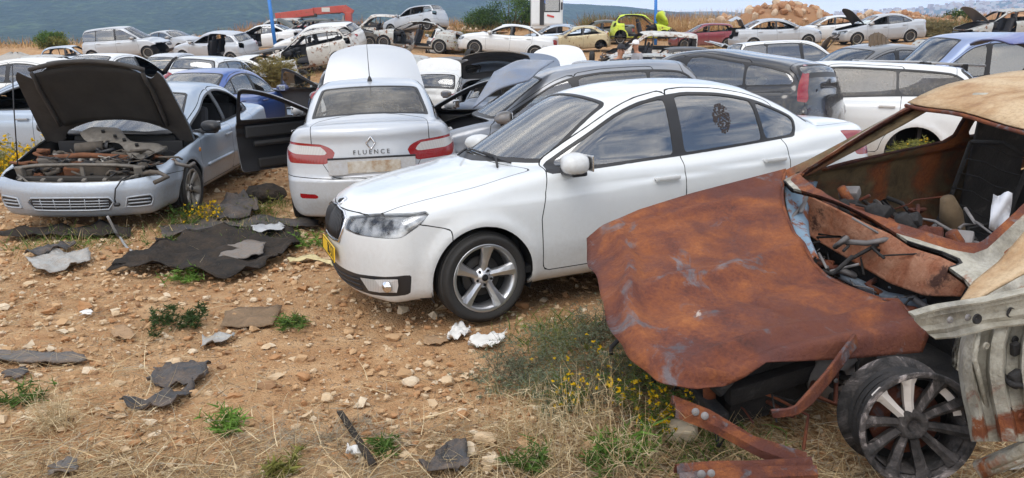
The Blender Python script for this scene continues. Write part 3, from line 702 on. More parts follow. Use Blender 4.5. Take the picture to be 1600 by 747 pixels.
# ================================================================== assembling a car from its parts
def tof(name):
    if name not in TYPES:
        hero = name in ('rapid', 'fluence', 'cavalier')
        build_type(name, SPECS[name], HERO_RES if hero else .065)
    return TYPES[name]
HERO_RES = .034
def pose(loc, yaw, tilt=(0, 0), sc=(1, 1, 1)):
    return Matrix.Translation(loc) @ Matrix.Rotation(yaw, 4, 'Z') @ Matrix.Rotation(tilt[1], 4, 'Y') @ Matrix.Rotation(tilt[0], 4, 'X') @ Matrix.Diagonal((*sc, 1))
def override(o, m0, m3=None, **kw):
    for i, sl in enumerate(o.material_slots):
        n = sl.material.name if sl.material else ''
        if n == MATS_PH[0].name: sl.link = 'OBJECT'; sl.material = m0
        elif m3 is not None and n == M_INNER.name: sl.link = 'OBJECT'; sl.material = m3
OPEN_SIGN = {'L': 1, 'R': -1}
def make_car(name, label, cat, typ, pt, M, group=None, missing=(), opened={}, noglass=(), wheels='1111', rim='steel', interior=True, glasses=None,
             steer=0, engine=False, inner=None, detail=True, mirrors='LR', wheel_R=None, black_mirrors=False):
    """M: pose of the car frame (front axle on the ground at x=0, forward +x, left +y)"""
    T = tof(typ); S, sh, parts = T['S'], T['sh'], T['parts']
    root = empty(name, mat=M); tag(root, label, cat, group)
    gm = glasses or {}
    def gap_all(o): return o in missing
    objs = {}
    def xf_of(own, sd):
        k = own + ('_' + sd if sd != 'C' else '')
        ang = opened.get(k, opened.get(own))
        if ang is None: return Matrix.Identity(4)
        a = math.radians(ang)
        if own == 'hood':
            h = Vector((S['hood'][0] - .12, 0, float(sh.pl(S['hood'][0] - .12)) - .02)); return Matrix.Translation(h) @ Matrix.Rotation(-a, 4, 'Y') @ Matrix.Translation(-h)
        if own == 'trunk_lid':
            x = S['trunk'][0]; h = Vector((x + .03, 0, float(max(sh.pg(x), sh.pl(x))) - .03)); return Matrix.Translation(h) @ Matrix.Rotation(a, 4, 'Y') @ Matrix.Translation(-h)
        hx = S['xd0'] if own == 'door_front' else S['xB']
        h = Vector((hx, (S['hw'] - .03) * OPEN_SIGN[sd], 0)); return Matrix.Translation(h) @ Matrix.Rotation(-a * OPEN_SIGN[sd], 4, 'Z') @ Matrix.Translation(-h)
    order = sorted(parts, key=lambda k: (k[0] in GLASS, k[0]))
    for (own, sd) in order:
        full = own + ('_' + sd if sd != 'C' else '')
        if own in missing or full in missing: continue
        if own in GLASS and (noglass is True or own in noglass or full in noglass): continue
        if own == 'reflector' and ('headlight' in missing or 'headlight_' + sd in missing): continue
        par, nm = root, {'door_front': 'door', 'door_rear': 'door', 'window_front': 'window', 'window_rear': 'window', 'window_quarter': 'window', 'lamp_red': 'reflector_lamp', 'lamp_clear': 'reversing_lamp', 'side_lamp': 'indicator', 'reflector': 'reflector'}.get(own, own)
        if own == 'trunk_lid' and S.get('hatch'): nm = 'tailgate'
        if own in ('window_front', 'window_rear'):
            d = 'door_' + own[7:] + '_' + sd
            if ('door_' + own[7:]) in missing or d in missing: continue
            if d in [k for k in objs]: par = objs[d]
        if own == 'rear_window' and S.get('hatch'):
            if 'trunk_lid' in missing: continue
            if 'trunk_lid' in objs: par = objs['trunk_lid']
        if own == 'reflector': par = objs['headlight_' + sd]
        o = place(nm, parts[(own, sd)], par)
        if par is root: o.matrix_local = xf_of(own, sd)
        override(o, pt, inner)
        if own in GLASS:
            g = gm.get(own, gm.get('all'))
            if g: o.material_slots[0].link = 'OBJECT'; o.material_slots[0].material = g
        objs[full] = o
    if detail:
        for sd in ('L', 'R'):
            s = OPEN_SIGN[sd]
            for own, hx in (('door_front', S['xB'] + .16), ('door_rear', S['xd2'] + .16)):
                d = own + '_' + sd
                if d in objs:
                    z = float(sh.belt(hx)) - .12; y = S['hw'] * float(sh.plan(hx) * sh.prof(z)) - .006
                    h = place('handle', common('handle'), objs[d], (hx, y * s, z)); h.scale = (1, s, 1); override(h, pt)
            if sd in mirrors and 'door_front_' + sd in objs:
                mx = S.get('mirror', S['xd0'] - .17); z = float(sh.belt(mx)) + .075; 
                mo = place('mirror', common('mirror'), objs['door_front_' + sd], (mx, s * (S['hw'] * .93 + .12), z)); mo.scale = (1, s, 1); override(mo, M_TRIM if black_mirrors else pt)
    R = wheel_R or S['rz']; R0 = .305; hubz = S['rz']
    hw = S['hw']
    # wheel wells, floor
    for ax in (0, -S['wb']):
        for s in (1, -1):
            if 'cutfront' in S and ax == 0: continue
            well = MB(); n = 18; V = []; F = []
            for k in range(n + 1):
                a = PI * (-.12 + 1.24 * k / n)
                for y in (hw - .05, .40): V.append((ax + (sh.Ra + .012) * math.cos(a), s * y, S['rz'] + (sh.Ra + .012) * math.sin(a)))
                V.append((ax + .05 * math.cos(a), s * .40, S['rz'] + .05 * math.sin(a)))
            for k in range(n):
                F.append((k * 3, k * 3 + 3, k * 3 + 4, k * 3 + 1)); F.append((k * 3 + 1, k * 3 + 4, k * 3 + 5, k * 3 + 2))
            well.add(V, F, 0, True)
            well.tube([(ax, s * .1, hubz), (ax, s * (hw - .15), hubz)], .05, 8, 1)
            well.lathe([(.001, .03), (.05, .03), (.06, 0), (.13, 0), (.13, -.02), (.001, -.02)], 20, 1, Matrix.Translation((ax, s * (hw - .17), hubz)))
            well.build('wheel_well', [M_GAP, M_STEEL], root)
    wt, wr = wheel_meshes(rim, .305, .222)
    for i, (ax, s) in enumerate([(0, 1), (0, -1), (-S['wb'], 1), (-S['wb'], -1)]):
        if wheels[i] != '1': continue
        w = place('wheel', wt, root, (ax, s * (hw - .105), hubz)); k = R / R0; w.scale = (k, s * 1.0, k)
        if ax == 0 and steer: w.rotation_euler = (0, 0, math.radians(steer))
        place('rim', wr, w)
    if interior:
        fl = MB(); fl.box((-1.45, 0, .30), (2.9, 2 * hw - .16, .05), bev=.01); fl.box((-.30, 0, .56), (.05, 2 * hw - .36, .50), bev=.01); fl.box((-S['wb'] - .05, 0, .58), (.05, 2 * hw - .40, .5), bev=.01)
        fl.box((sh.xr + .72, 0, .86), (.55, 1.15, .03), bev=.01); fl.box((-1.2, 0, .38), (1.6, .2, .14), bev=.03)
        fl.build('cabin_floor', [M_DARK], root)
        for s in (1, -1): place('seat', common('seat'), root, (S['xB'] + .30, s * .36, .36))
        place('rear_seat', common('rear_seat'), root, (S['xB'] - .72, 0, .36))
        place('dashboard', common('dashboard'), root, (-.56, 0, .80))
        place('steering_wheel', common('steering_wheel'), root, (-.72, .36, .84), (0, .35, 0))
    if engine:
        e = place('engine', common('engine'), root, (.22, 0, .62)); e.scale = (1, hw / .87, 1)
        tb = MB(); tb.box((.2, 0, .25), (1.1, 2 * hw - .3, .04), bev=.01); tb.box((.72, 0, .56), (.06, 1.25, .06), bev=.015); tb.box((.7, 0, .38), (.05, .8, .34), bev=.02)
        tb.build('engine_bay', [M_STEEL], root)
    return root, objs, T
# ================================================================== where the cars stand, and the ground fitted under them
W_PAINT = paint('white', (.66, .68, .69), 0, .3, .7, .10); W_DUSTY = paint('white_dusty', (.66, .67, .66), 0, .45, .4, .35); W_OLD = paint('white_old', (.55, .55, .52), 0, .6, .2, .5, .25)
SIL = paint('silver', (.43, .46, .50), .35, .36, .6, .22); SILB = paint('silver_blue', (.36, .43, .52), .4, .34, .6, .18); SILW = paint('silver_wreck', (.40, .42, .41), .3, .5, .3, .45, .2)
GREYP = paint('grey', (.13, .14, .155), .4, .34, .6, .2); GREYBLUE = paint('grey_blue', (.14, .18, .25), .4, .45, .4, .65, 0, (.30, .30, .30)); BLACKP = paint('black', (.010, .010, .013), 0, .25, 1.0, .03); BLACKD = paint('black_dusty', (.02, .02, .022), 0, .5, .3, .35)
BLUEP = paint('blue', (.03, .09, .33), .3, .3, .7, .10); VANB = paint('van_blue', (.22, .29, .47), .35, .36, .6, .12); MAR = paint('maroon', (.20, .012, .03), .2, .38, .6, .12, .05); LIME = paint('lime', (.50, .62, .02), 0, .5, .3, .2, .1)
GOLD = paint('gold', (.50, .43, .26), .3, .42, .4, .35, .15); DGREEN = paint('dark_green', (.02, .03, .02), .1, .5, .3, .4); NAVY = paint('navy', (.02, .05, .28), 0, .35, .6, .1); BEIGE = paint('beige', (.52, .48, .40), .1, .5, .3, .3)
ALLG = ('window_front', 'window_rear', 'window_quarter'); ALLD = ('door_front', 'door_rear')
YARD = [
 # name, label, category, type, paint, px, (r|g, py), D, yaw, options
 ('people_carrier', 'silver people carrier at far left with its rear lamps and front bumper off', 'car', 'mpv', SIL, 203, ('g', 92), 37, 2, dict(missing=('tail_light', 'front_bumper', 'headlight_R'), glasses=dict(all=G_CLEAR, window_rear=G_DARK, window_quarter=G_DARK))),
 ('parked_car', 'pale silver saloon behind the people carrier showing its green windscreen', 'car', 'sedan', SIL, 275, ('g', 88), 42, -24, {}),
 ('hatchback_car', 'silver hatchback with its rear side door missing and blue rear window', 'car', 'focus', SIL, 342, ('g', 96), 36.5, 166, dict(missing=('door_rear_L', 'tail_light_L'), noglass=('window_front',))),
 ('saloon_car', 'white saloon beside the left blue pole with its front door missing', 'car', 'sedan', W_PAINT, 414, ('g', 80), 43, 178, dict(missing=('door_front_L', 'tail_light'), noglass=('window_front', 'window_quarter'), wheels='1010')),
 ('saloon_car', 'grey car roof behind the white saloon near the left blue pole', 'car', 'estate', SILW, 432, ('g', 66), 49, 180, dict(noglass=True)),
 ('scrap_car', 'dark green scrapped car with raised bonnet under the red crane arm', 'car', 'hatch', DGREEN, 485, ('g', 68), 46, 176, dict(opened=dict(hood=48), noglass=True, missing=('door_front_L',))),
 ('estate_car', 'white estate with dark side glass and red tail lamp behind the stripped white shell', 'car', 'estate', W_DUSTY, 500, ('g', 86), 36, 172, dict(glasses=dict(all=G_DARK))),
 ('scrap_car', 'black stripped car without glass in front of the red crane column', 'car', 'hatch', BLACKD, 545, ('g', 74), 42, 4, dict(noglass=True, missing=('door_rear_R', 'hood'), engine=True)),
 ('van_shell', 'bare white van shell with empty windows beside the red crane', 'van', 'van', W_OLD, 592, ('g', 70), 45, 180, dict(noglass=True, missing=('headlight', 'front_bumper', 'door_rear'), wheels='0000')),
 ('stripped_car', 'stripped white car shell with its front end cut open and engine exposed', 'car', 'hatch', W_OLD, 492, ('g', 104), 29, 177, dict(missing=('hood', 'front_bumper', 'door_front_L', 'headlight', 'window_rear', 'grille', 'lower_grille', 'tail_light'), noglass=True, engine=True, wheels='0101')),
 ('dark_hatchback', 'black hatchback beyond the silver saloon with its driver door hanging open', 'car', 'hatch', BLACKP, 557, ('r', 100), 15.4, 97, dict(opened=dict(door_front_L=62))),
 ('stripped_saloon', 'doorless grey saloon shell with no glass left of the shrubs', 'car', 'sedan', SILW, 648, ('g', 80), 36, 175, dict(missing=ALLD + ('tail_light', 'hood', 'front_bumper', 'headlight', 'grille', 'lower_grille'), noglass=True)),
 ('hatchback_car', 'silver hatchback tipped up on top of another car left of the shrubs', 'car', 'hatch', SIL, 652, ('g', 52), 43, 152, dict(stack=1, noglass=('window_front', 'window_rear'), tilt=(0, 5), missing=('tail_light',))),
 ('small_car', 'white hatchback squeezed under the tipped silver hatchback', 'car', 'city', W_DUSTY, 690, ('g', 90), 40, 100, dict(noglass=True)),
 ('white_hatchback', 'white hatchback with raised bonnet right behind the silver saloon bonnet', 'car', 'hatch', W_DUSTY, 672, ('r', 112), 18.5, 88, dict(opened=dict(hood=60))),
 ('tailgate_car', 'black hatchback with its tailgate raised high', 'car', 'hatch', BLACKD, 768, ('r', 112), 14.6, 94, dict(opened=dict(trunk_lid=88), missing=('tail_light',))),
 ('white_small_car', 'small white car with dark window behind the open passenger door', 'car', 'city', W_DUSTY, 716, ('r', 112), 17.2, 70, dict(noglass=('window_front',))),
 ('dark_saloon', 'dark grey saloon with roof aerial directly behind the white saloon', 'car', 'hatch', paint('steel_grey', (.23, .25, .285), .5, .34, .6, .25), 880, ('r', 103), 8.95, 184, dict(missing=('hood',), engine=True)),
 ('dusty_saloon', 'dusty grey blue car with raised bonnet left of the dark grey saloon roof', 'car', 'sedan', GREYBLUE, 812, ('r', 120), 13.6, 80, dict(opened=dict(hood=60))),
 ('white_saloon', 'white car with rounded white bonnet raised in the middle of the yard', 'car', 'sedan', W_PAINT, 892, ('r', 96), 16.5, 92, dict(opened=dict(hood=60))),
 ('coupe_car', 'gold two door coupe without wheels or side glass', 'car', 'coupe', GOLD, 900, ('g', 80), 42, 178, dict(wheels='0001', noglass=ALLG, missing=('headlight_L', 'hood_'))),
 ('parked_car', 'grey blue saloon with missing front bumper behind the gold coupe', 'car', 'sedan', SILB, 866, ('g', 76), 47, 174, dict(missing=('front_bumper', 'grille', 'lower_grille'), noglass=ALLG)),
 ('parked_car', 'white saloon without side glass left of the gold coupe', 'car', 'sedan', W_PAINT, 790, ('g', 88), 33.5, 176, dict(noglass=True)),
 ('scrap_car', 'doorless lime green car shell stacked on a white van shell', 'car', 'city', LIME, 1000, ('g', 66), 42, -2, dict(stack=1, missing=ALLD + ('tail_light', 'headlight', 'front_bumper', 'grille', 'lower_grille', 'hood'), noglass=True, wheels='0000', engine=True)),
 ('van_shell', 'white van shell with empty windows under the lime green car', 'van', 'van', W_OLD, 1010, ('g', 112), 34, 181, dict(noglass=True, missing=('door_front_L', 'headlight', 'front_bumper', 'hood'), wheels='0000', engine=True)),
 ('maroon_hatchback', 'dark red hatchback without glass in front of the dry bank', 'car', 'hatch', MAR, 1098, ('g', 76), 45, 178, dict(noglass=ALLG)),
 ('saloon_car', 'silver saloon with its boot lid open below the boulder mound', 'car', 'sedan', SIL, 1212, ('g', 74), 38, -3, dict(noglass=ALLG, opened=dict(trunk_lid=62), missing=('tail_light',))),
 ('saloon_car', 'white saloon between the two silver saloons below the boulder mound', 'car', 'sedan', W_PAINT, 1292, ('g', 66), 43, 172, dict(noglass=ALLG)),
 ('saloon_car', 'silver saloon with black bonnet raised at its front', 'car', 'sedan', SIL, 1368, ('g', 68), 38.5, 180, dict(opened=dict(hood=58), noglass=('window_front',), inner=M_DARK)),
 ('wrecked_car', 'crushed grey wreck with raised bonnet at the far right', 'car', 'hatch', SILW, 1562, ('g', 66), 34, 178, dict(opened=dict(hood=55), noglass=True, missing=('door_front_L', 'front_bumper', 'headlight'))),
 ('people_carrier', 'white people carrier with tinted side windows behind the black hatchback', 'car', 'mpv', W_PAINT, 1245, ('r', 62), 20, 4, dict(glasses=dict(all=G_DARK))),
 ('dark_saloon', 'dark grey saloon with blue windscreen beside the light blue van', 'car', 'sedan', GREYP, 1352, ('r', 67), 15.5, 197, dict(glasses=dict(all=G_CLEAR))),
 ('blue_van', 'light blue van with black panelled side window', 'van', 'van', VANB, 1506, ('r', 53), 13.8, 181, dict(glasses=dict(all=G_CLEAR, window_rear=G_DARK, window_quarter=G_DARK))),
 ('white_estate', 'white estate with dark rear quarter glass and missing rear wheel', 'car', 'estate', W_PAINT, 1272, ('r', 99), 10.7, 155, dict(wheels='1101', glasses=dict(all=G_DUSTY))),
 ('black_hatchback', 'shiny black hatchback with tall red tail lamps', 'car', 'tallhatch', BLACKP, 1098, ('r', 70), 10.0, 136, dict(opened=dict(hood=42), glasses=dict(all=G_CLEAR))),
 ('blue_hatchback', 'blue hatchback at the right edge with its tailgate up', 'car', 'city', NAVY, 1815, ('r', 66), 10.0, -4, dict(opened=dict(trunk_lid=70))),
 ('left_saloon', 'silver blue saloon at the left edge with pale mirror', 'car', 'sedan', SILB, 78, ('r', 116), 11.9, 178, dict(noglass=('window_front_L',))),
 ('blue_saloon', 'bright blue saloon seen from behind', 'car', 'sedan', BLUEP, 350, ('r', 106), 14.9, 84, {}),
 ('white_hatchback', 'white hatchback seen from behind beyond the blue saloon', 'car', 'hatch', W_PAINT, 342, ('r', 87), 20, 86, dict(glasses=dict(all=G_DARK))),
 ('white_saloon', 'white saloon with open passenger door behind the raised black bonnet underside', 'car', 'sedan', W_PAINT, 186, ('r', 82), 19.5, 82, dict(opened=dict(door_front_R=58))),
 ('gold_saloon', 'gold saloon half hidden beside the open passenger door', 'car', 'sedan', GOLD, 276, ('r', 94), 24, 92, {}),
 ('parked_car', 'pale silver hatchback facing the yard behind the gold saloon', 'car', 'hatch', SIL, 258, ('r', 84), 29, 268, {}),
 ('white_saloon', 'white saloon roof at the left edge behind the silver blue saloon', 'car', 'sedan', W_DUSTY, 30, ('r', 90), 17, 178, {}),
 ('small_car', 'small blue and white car left of the people carrier', 'car', 'city', SILB, 116, ('r', 71), 42, 10, dict(noglass=True)),
 ('scrap_car', 'weathered silver hatchback without glass between the doorless grey shell and the silver saloon', 'car', 'hatch', SILW, 606, ('r', 86), 26, 172, dict(noglass=True, missing=('front_bumper', 'headlight'))),
 ('scrap_car', 'dusty black saloon without glass left of the raised black tailgate', 'car', 'sedan', BLACKD, 722, ('r', 88), 25, 8, dict(noglass=True, opened=dict(trunk_lid=50))),
 ('scrap_car', 'stained white hatchback without doors below the gold coupe', 'car', 'hatch', W_OLD, 842, ('r', 84), 27, 184, dict(noglass=True, missing=('door_front_L', 'headlight', 'front_bumper'), engine=True)),
 ('scrap_car', 'weathered silver estate behind the two people', 'car', 'estate', SILW, 968, ('r', 84), 25, 176, dict(noglass=True, opened=dict(hood=50))),
 ('scrap_car', 'dusty black hatchback below the dark red hatchback', 'car', 'hatch', BLACKD, 1096, ('r', 73), 30, 3, dict(noglass=True, missing=('tail_light',))),
 ('scrap_car', 'dusty white hatchback below the silver saloon with open boot', 'car', 'hatch', W_DUSTY, 1172, ('r', 70), 31, 178, dict(noglass=ALLG, missing=('front_bumper',))),
 ('scrap_car', 'weathered silver saloon below the silver saloon with black bonnet', 'car', 'sedan', SILW, 1398, ('r', 70), 28, 4, dict(noglass=True)),
 ('scrap_car', 'dusty grey blue hatchback left of the light blue van roof', 'car', 'hatch', GREYBLUE, 1478, ('r', 76), 25, 186, dict(noglass=True, missing=('hood',), engine=True)),
 ('scrap_car', 'beige saloon below the people carrier', 'car', 'sedan', BEIGE, 205, ('r', 93), 25, 12, dict(noglass=ALLG)),
 ('scrap_car', 'dusty white saloon below the silver hatchback without its rear door', 'car', 'sedan', W_DUSTY, 372, ('r', 92), 27, 170, dict(noglass=True, opened=dict(hood=45))),
 ('scrap_car', 'dusty black estate shell under the red crane arm', 'car', 'estate', BLACKD, 452, ('r', 74), 32, 2, dict(noglass=True, missing=('door_front_R', 'hood'), engine=True)),
 ('scrap_car', 'small weathered silver car at the left edge behind the white roof', 'car', 'city', SILW, 50, ('r', 86), 29, 172, dict(noglass=True)),
 ('scrap_car', 'grey car right of the white saloon without side glass', 'car', 'hatch', GREYP, 742, ('r', 60), 38, 176, dict(noglass=True)),
 ('scrap_car', 'dark green saloon beyond the lorry cab', 'car', 'sedan', DGREEN, 935, ('g', 68), 48, 176, dict(noglass=True)),
]
def car_matrix(row):
    name, label, cat, typ, pt, px, (mode, py), D, yaw, o = row
    S = SPECS[typ]; H = max(b for a, b in S['pg'])
    p = at(px, py, D)
    if mode == 'r': p.z -= H
    return p
ANCH = [(-.48, 5.37, 0), (1.9, 6.4, .12), (-4.48, 8.39, 0), (-4.4, 11.2, .10), (-1.97, 10.95, .09), (-1.55, 8.2, -.02), (1.6, 2.9, -.02), (2.9, 4.2, .05), (0, 2.2, 0), (-3, 3, 0), (0, 3.5, 0), (-2.5, 5.5, 0), (-6, 5, 0), (5, 5, .1), (4, 1, 0), (-5, 1, 0), (0, -4, 0), (-9, 6, 0), (9, 7, .3)]
for r in YARD:
    if r[9].get('stack'): continue
    p = car_matrix(r); ANCH.append(tuple(p))
for px, py, D in [(-100, 82, 48), (60, 80, 48), (200, 70, 56), (400, 46, 56), (600, 43, 56), (760, 44, 56), (950, 40, 58), (1100, 38, 58), (1250, 35, 58), (1420, 34, 58), (1600, 30, 58), (1750, 32, 54)]: ANCH.append(tuple(at(px, py, D)))
ANCH = np.array(ANCH)
def _tps():
    P = ANCH[:, :2] / 10; n = len(P); d = np.linalg.norm(P[:, None] - P[None], axis=2)
    K = np.where(d > 0, d * d * np.log(d + 1e-12), 0) + np.eye(n) * .02
    A = np.zeros((n + 3, n + 3)); A[:n, :n] = K; A[:n, n] = 1; A[:n, n + 1:] = P; A[n, :n] = 1; A[n + 1:, :n] = P.T
    return np.linalg.solve(A, np.concatenate([ANCH[:, 2], np.zeros(3)])), P
_W, _P = _tps()
def gz(x, y):
    x = np.asarray(x, float); y = np.asarray(y, float); sh = x.shape
    q = np.stack([x.ravel(), y.ravel()], 1); q[:, 1] = np.clip(q[:, 1], -6, 66); q[:, 0] = np.clip(q[:, 0], -60, 60); q = q / 10; out = np.zeros(len(q))
    for i in range(0, len(q), 20000):
        d = np.linalg.norm(q[i:i + 20000, None] - _P[None], axis=2); K = np.where(d > 0, d * d * np.log(d + 1e-12), 0)
        out[i:i + 20000] = K @ _W[:-3] + _W[-3] + q[i:i + 20000] @ _W[-2:]
    z = out.reshape(sh)
    return z - np.clip(y - 60, 0, None)**1.3 * .5 
def gz1(x, y): return float(gz(np.array([x]), np.array([y]))[0])
def ground(px, py, lift=0):
    """point of the ground seen at photo pixel"""
    lo, hi = .8, 70
    for D in np.linspace(1.2, 66, 400):
        p = at(px, py, D)
        if p.z < gz1(p.x, p.y): break
    p = at(px, py, D); q = at(px, py, D - .16)
    a, b = q, p
    for _ in range(12):
        m = (a + b) / 2
        if m.z < gz1(m.x, m.y): b = m
        else: a = m
    return Vector((b.x, b.y, gz1(b.x, b.y) + lift))
def gnormal(x, y, e=.8):
    return Vector((-(gz1(x + e, y) - gz1(x - e, y)) / (2 * e), -(gz1(x, y + e) - gz1(x, y - e)) / (2 * e), 1)).normalized()
def align(x, y, yaw, z=None):
    """matrix standing on the ground at x,y heading yaw"""
    n = gnormal(x, y); f = Vector((math.cos(yaw), math.sin(yaw), 0)); f = (f - n * f.dot(n)).normalized(); l = n.cross(f)
    M = Matrix((f, l, n)).transposed().to_4x4(); M.translation = (x, y, gz1(x, y) if z is None else z); return M
# ================================================================== ground, hills, haze, sky, light, camera
def mat_ground():
    t = NT('yard_soil'); P = t.n('ShaderNodeNewGeometry').outputs['Position']
    n1 = t.noise(.55, 6, .6, P); n2 = t.noise(4, 6, .65, P); n3 = t.noise(38, 4, .6, P)
    soil = t.ramp(n2, [(.25, (.31, .158, .072)), (.5, (.455, .272, .138)), (.75, (.60, .41, .235))])
    straw = t.ramp(n3, [(.3, (.17, .115, .062)), (.7, (.36, .265, .15))])
    sep = t.n('ShaderNodeSeparateXYZ'); t.l(P, sep.inputs[0])
    near = t.n('ShaderNodeMapRange'); near.inputs['From Min'].default_value = 3.4; near.inputs['From Max'].default_value = 2.5; t.l(sep.outputs['Y'], near.inputs['Value'])
    k = t.ramp(t.math('ADD', t.math('MULTIPLY', near.outputs[0], .38), n1), [(.56, (0, 0, 0)), (.72, (1, 1, 1))])
    c = t.mix(t.math('MULTIPLY', k, .65), soil, straw)
    vo = t.n('ShaderNodeTexVoronoi'); vo.inputs['Scale'].default_value = 30; t.l(P, vo.inputs['Vector'])
    vo2 = t.n('ShaderNodeTexVoronoi'); vo2.inputs['Scale'].default_value = 85; t.l(P, vo2.inputs['Vector'])
    peb = t.ramp(vo.outputs['Distance'], [(.22, (1, 1, 1)), (.36, (0, 0, 0))]); hsv = t.n('ShaderNodeSeparateColor'); t.l(vo.outputs['Color'], hsv.inputs[0])
    pm = t.math('MULTIPLY', peb, t.ramp(hsv.outputs[0], [(.45, (0, 0, 0)), (.6, (1, 1, 1))]))
    c = t.mix(t.math('MULTIPLY', pm, .7), c, t.ramp(hsv.outputs[1], [(.2, (.36, .23, .14)), (.8, (.56, .42, .30))]))
    oil = t.ramp(t.noise(.8, 5, .7, P), [(.62, (0, 0, 0)), (.72, (1, 1, 1))])
    c = t.mix(t.math('MULTIPLY', oil, .45), c, (.06, .04, .028))
    hgt = t.math('ADD', t.math('ADD', t.math('MULTIPLY', n2, 1.2), t.math('MULTIPLY', n3, .5)), t.math('ADD', t.math('MULTIPLY', pm, .5), t.math('MULTIPLY', vo2.outputs['Distance'], -.35)))
    return t.bsdf(c, .95, spec=.2, bump=hgt, bumpd=.03)
def build_ground():
    xs = np.sign(np.linspace(-1, 1, 321)) * np.abs(np.linspace(-1, 1, 321))**1.9 * 75
    ys = np.concatenate([np.linspace(-8, 1, 12), np.linspace(1.2, 7, 117), 7 + np.linspace(.01, 1, 150)**1.6 * 68])
    X, Y = np.meshgrid(xs, ys); Z = gz(X, Y)
    b = (np.sin(X * 3.1 + np.sin(Y * 2.3) * 1.5) * np.cos(Y * 3.7 + X) * .010 + np.sin(X * 9 + Y * 4) * np.sin(Y * 11 - X * 5) * .004) + np.sin(X * .9 + 1) * np.cos(Y * 1.1) * .012
    Z = Z + b * (Y < 14) - .004
    nx, ny = len(xs), len(ys); idx = np.arange(nx * ny).reshape(ny, nx)
    F = np.stack([idx[:-1, :-1], idx[:-1, 1:], idx[1:, 1:], idx[1:, :-1]], -1).reshape(-1, 4)
    me = mesh_from('ground', np.stack([X, Y, Z], -1).reshape(-1, 3), F, [mat_ground()])
    tag(place('ground', me), kind='structure')
build_ground()
def grid_mesh(name, P, mat, smooth=True):
    r, c, _ = P.shape; idx = np.arange(r * c).reshape(r, c)
    F = np.stack([idx[:-1, :-1], idx[:-1, 1:], idx[1:, 1:], idx[1:, :-1]], -1).reshape(-1, 4)
    return place(name, mesh_from(name, P.reshape(-1, 3), F, [mat], None, smooth))
def fbm2(x, y, seed=0, oct=6, pers=.55):
    r = np.random.default_rng(seed); out = np.zeros_like(x, float); a = 1.0; f = 1.0
    for _ in range(oct):
        for q in range(3):
            th = r.uniform(0, 2 * PI); out += a * np.sin(f * (x * math.cos(th) + y * math.sin(th)) + r.uniform(0, 6.28) + 1.3 * np.sin(f * .7 * (y * math.cos(th) - x * math.sin(th)))) / 3
        a *= pers; f *= 2.03
    return out
def mat_forest(name, a, b, scale):
    t = NT(name); P = t.n('ShaderNodeNewGeometry').outputs['Position']
    n = t.noise(scale, 8, .7, P); v = t.n('ShaderNodeTexVoronoi'); v.inputs['Scale'].default_value = scale * 5; t.l(P, v.inputs['Vector'])
    c = t.ramp(t.math('ADD', t.math('MULTIPLY', n, .8), t.math('MULTIPLY', v.outputs['Distance'], .35)), [(.35, a), (.62, b), (.78, tuple(x * 2.2 for x in b))])
    return t.bsdf(c, .95, spec=.1, bump=v.outputs['Distance'], bumpd=4)
def elev(px, py):            # slope (rise per metre along the view axis) and bearing of a photo pixel
    p = at(px, py, 1000.0); return (p.z - CAMH) / p.y, p.x / p.y
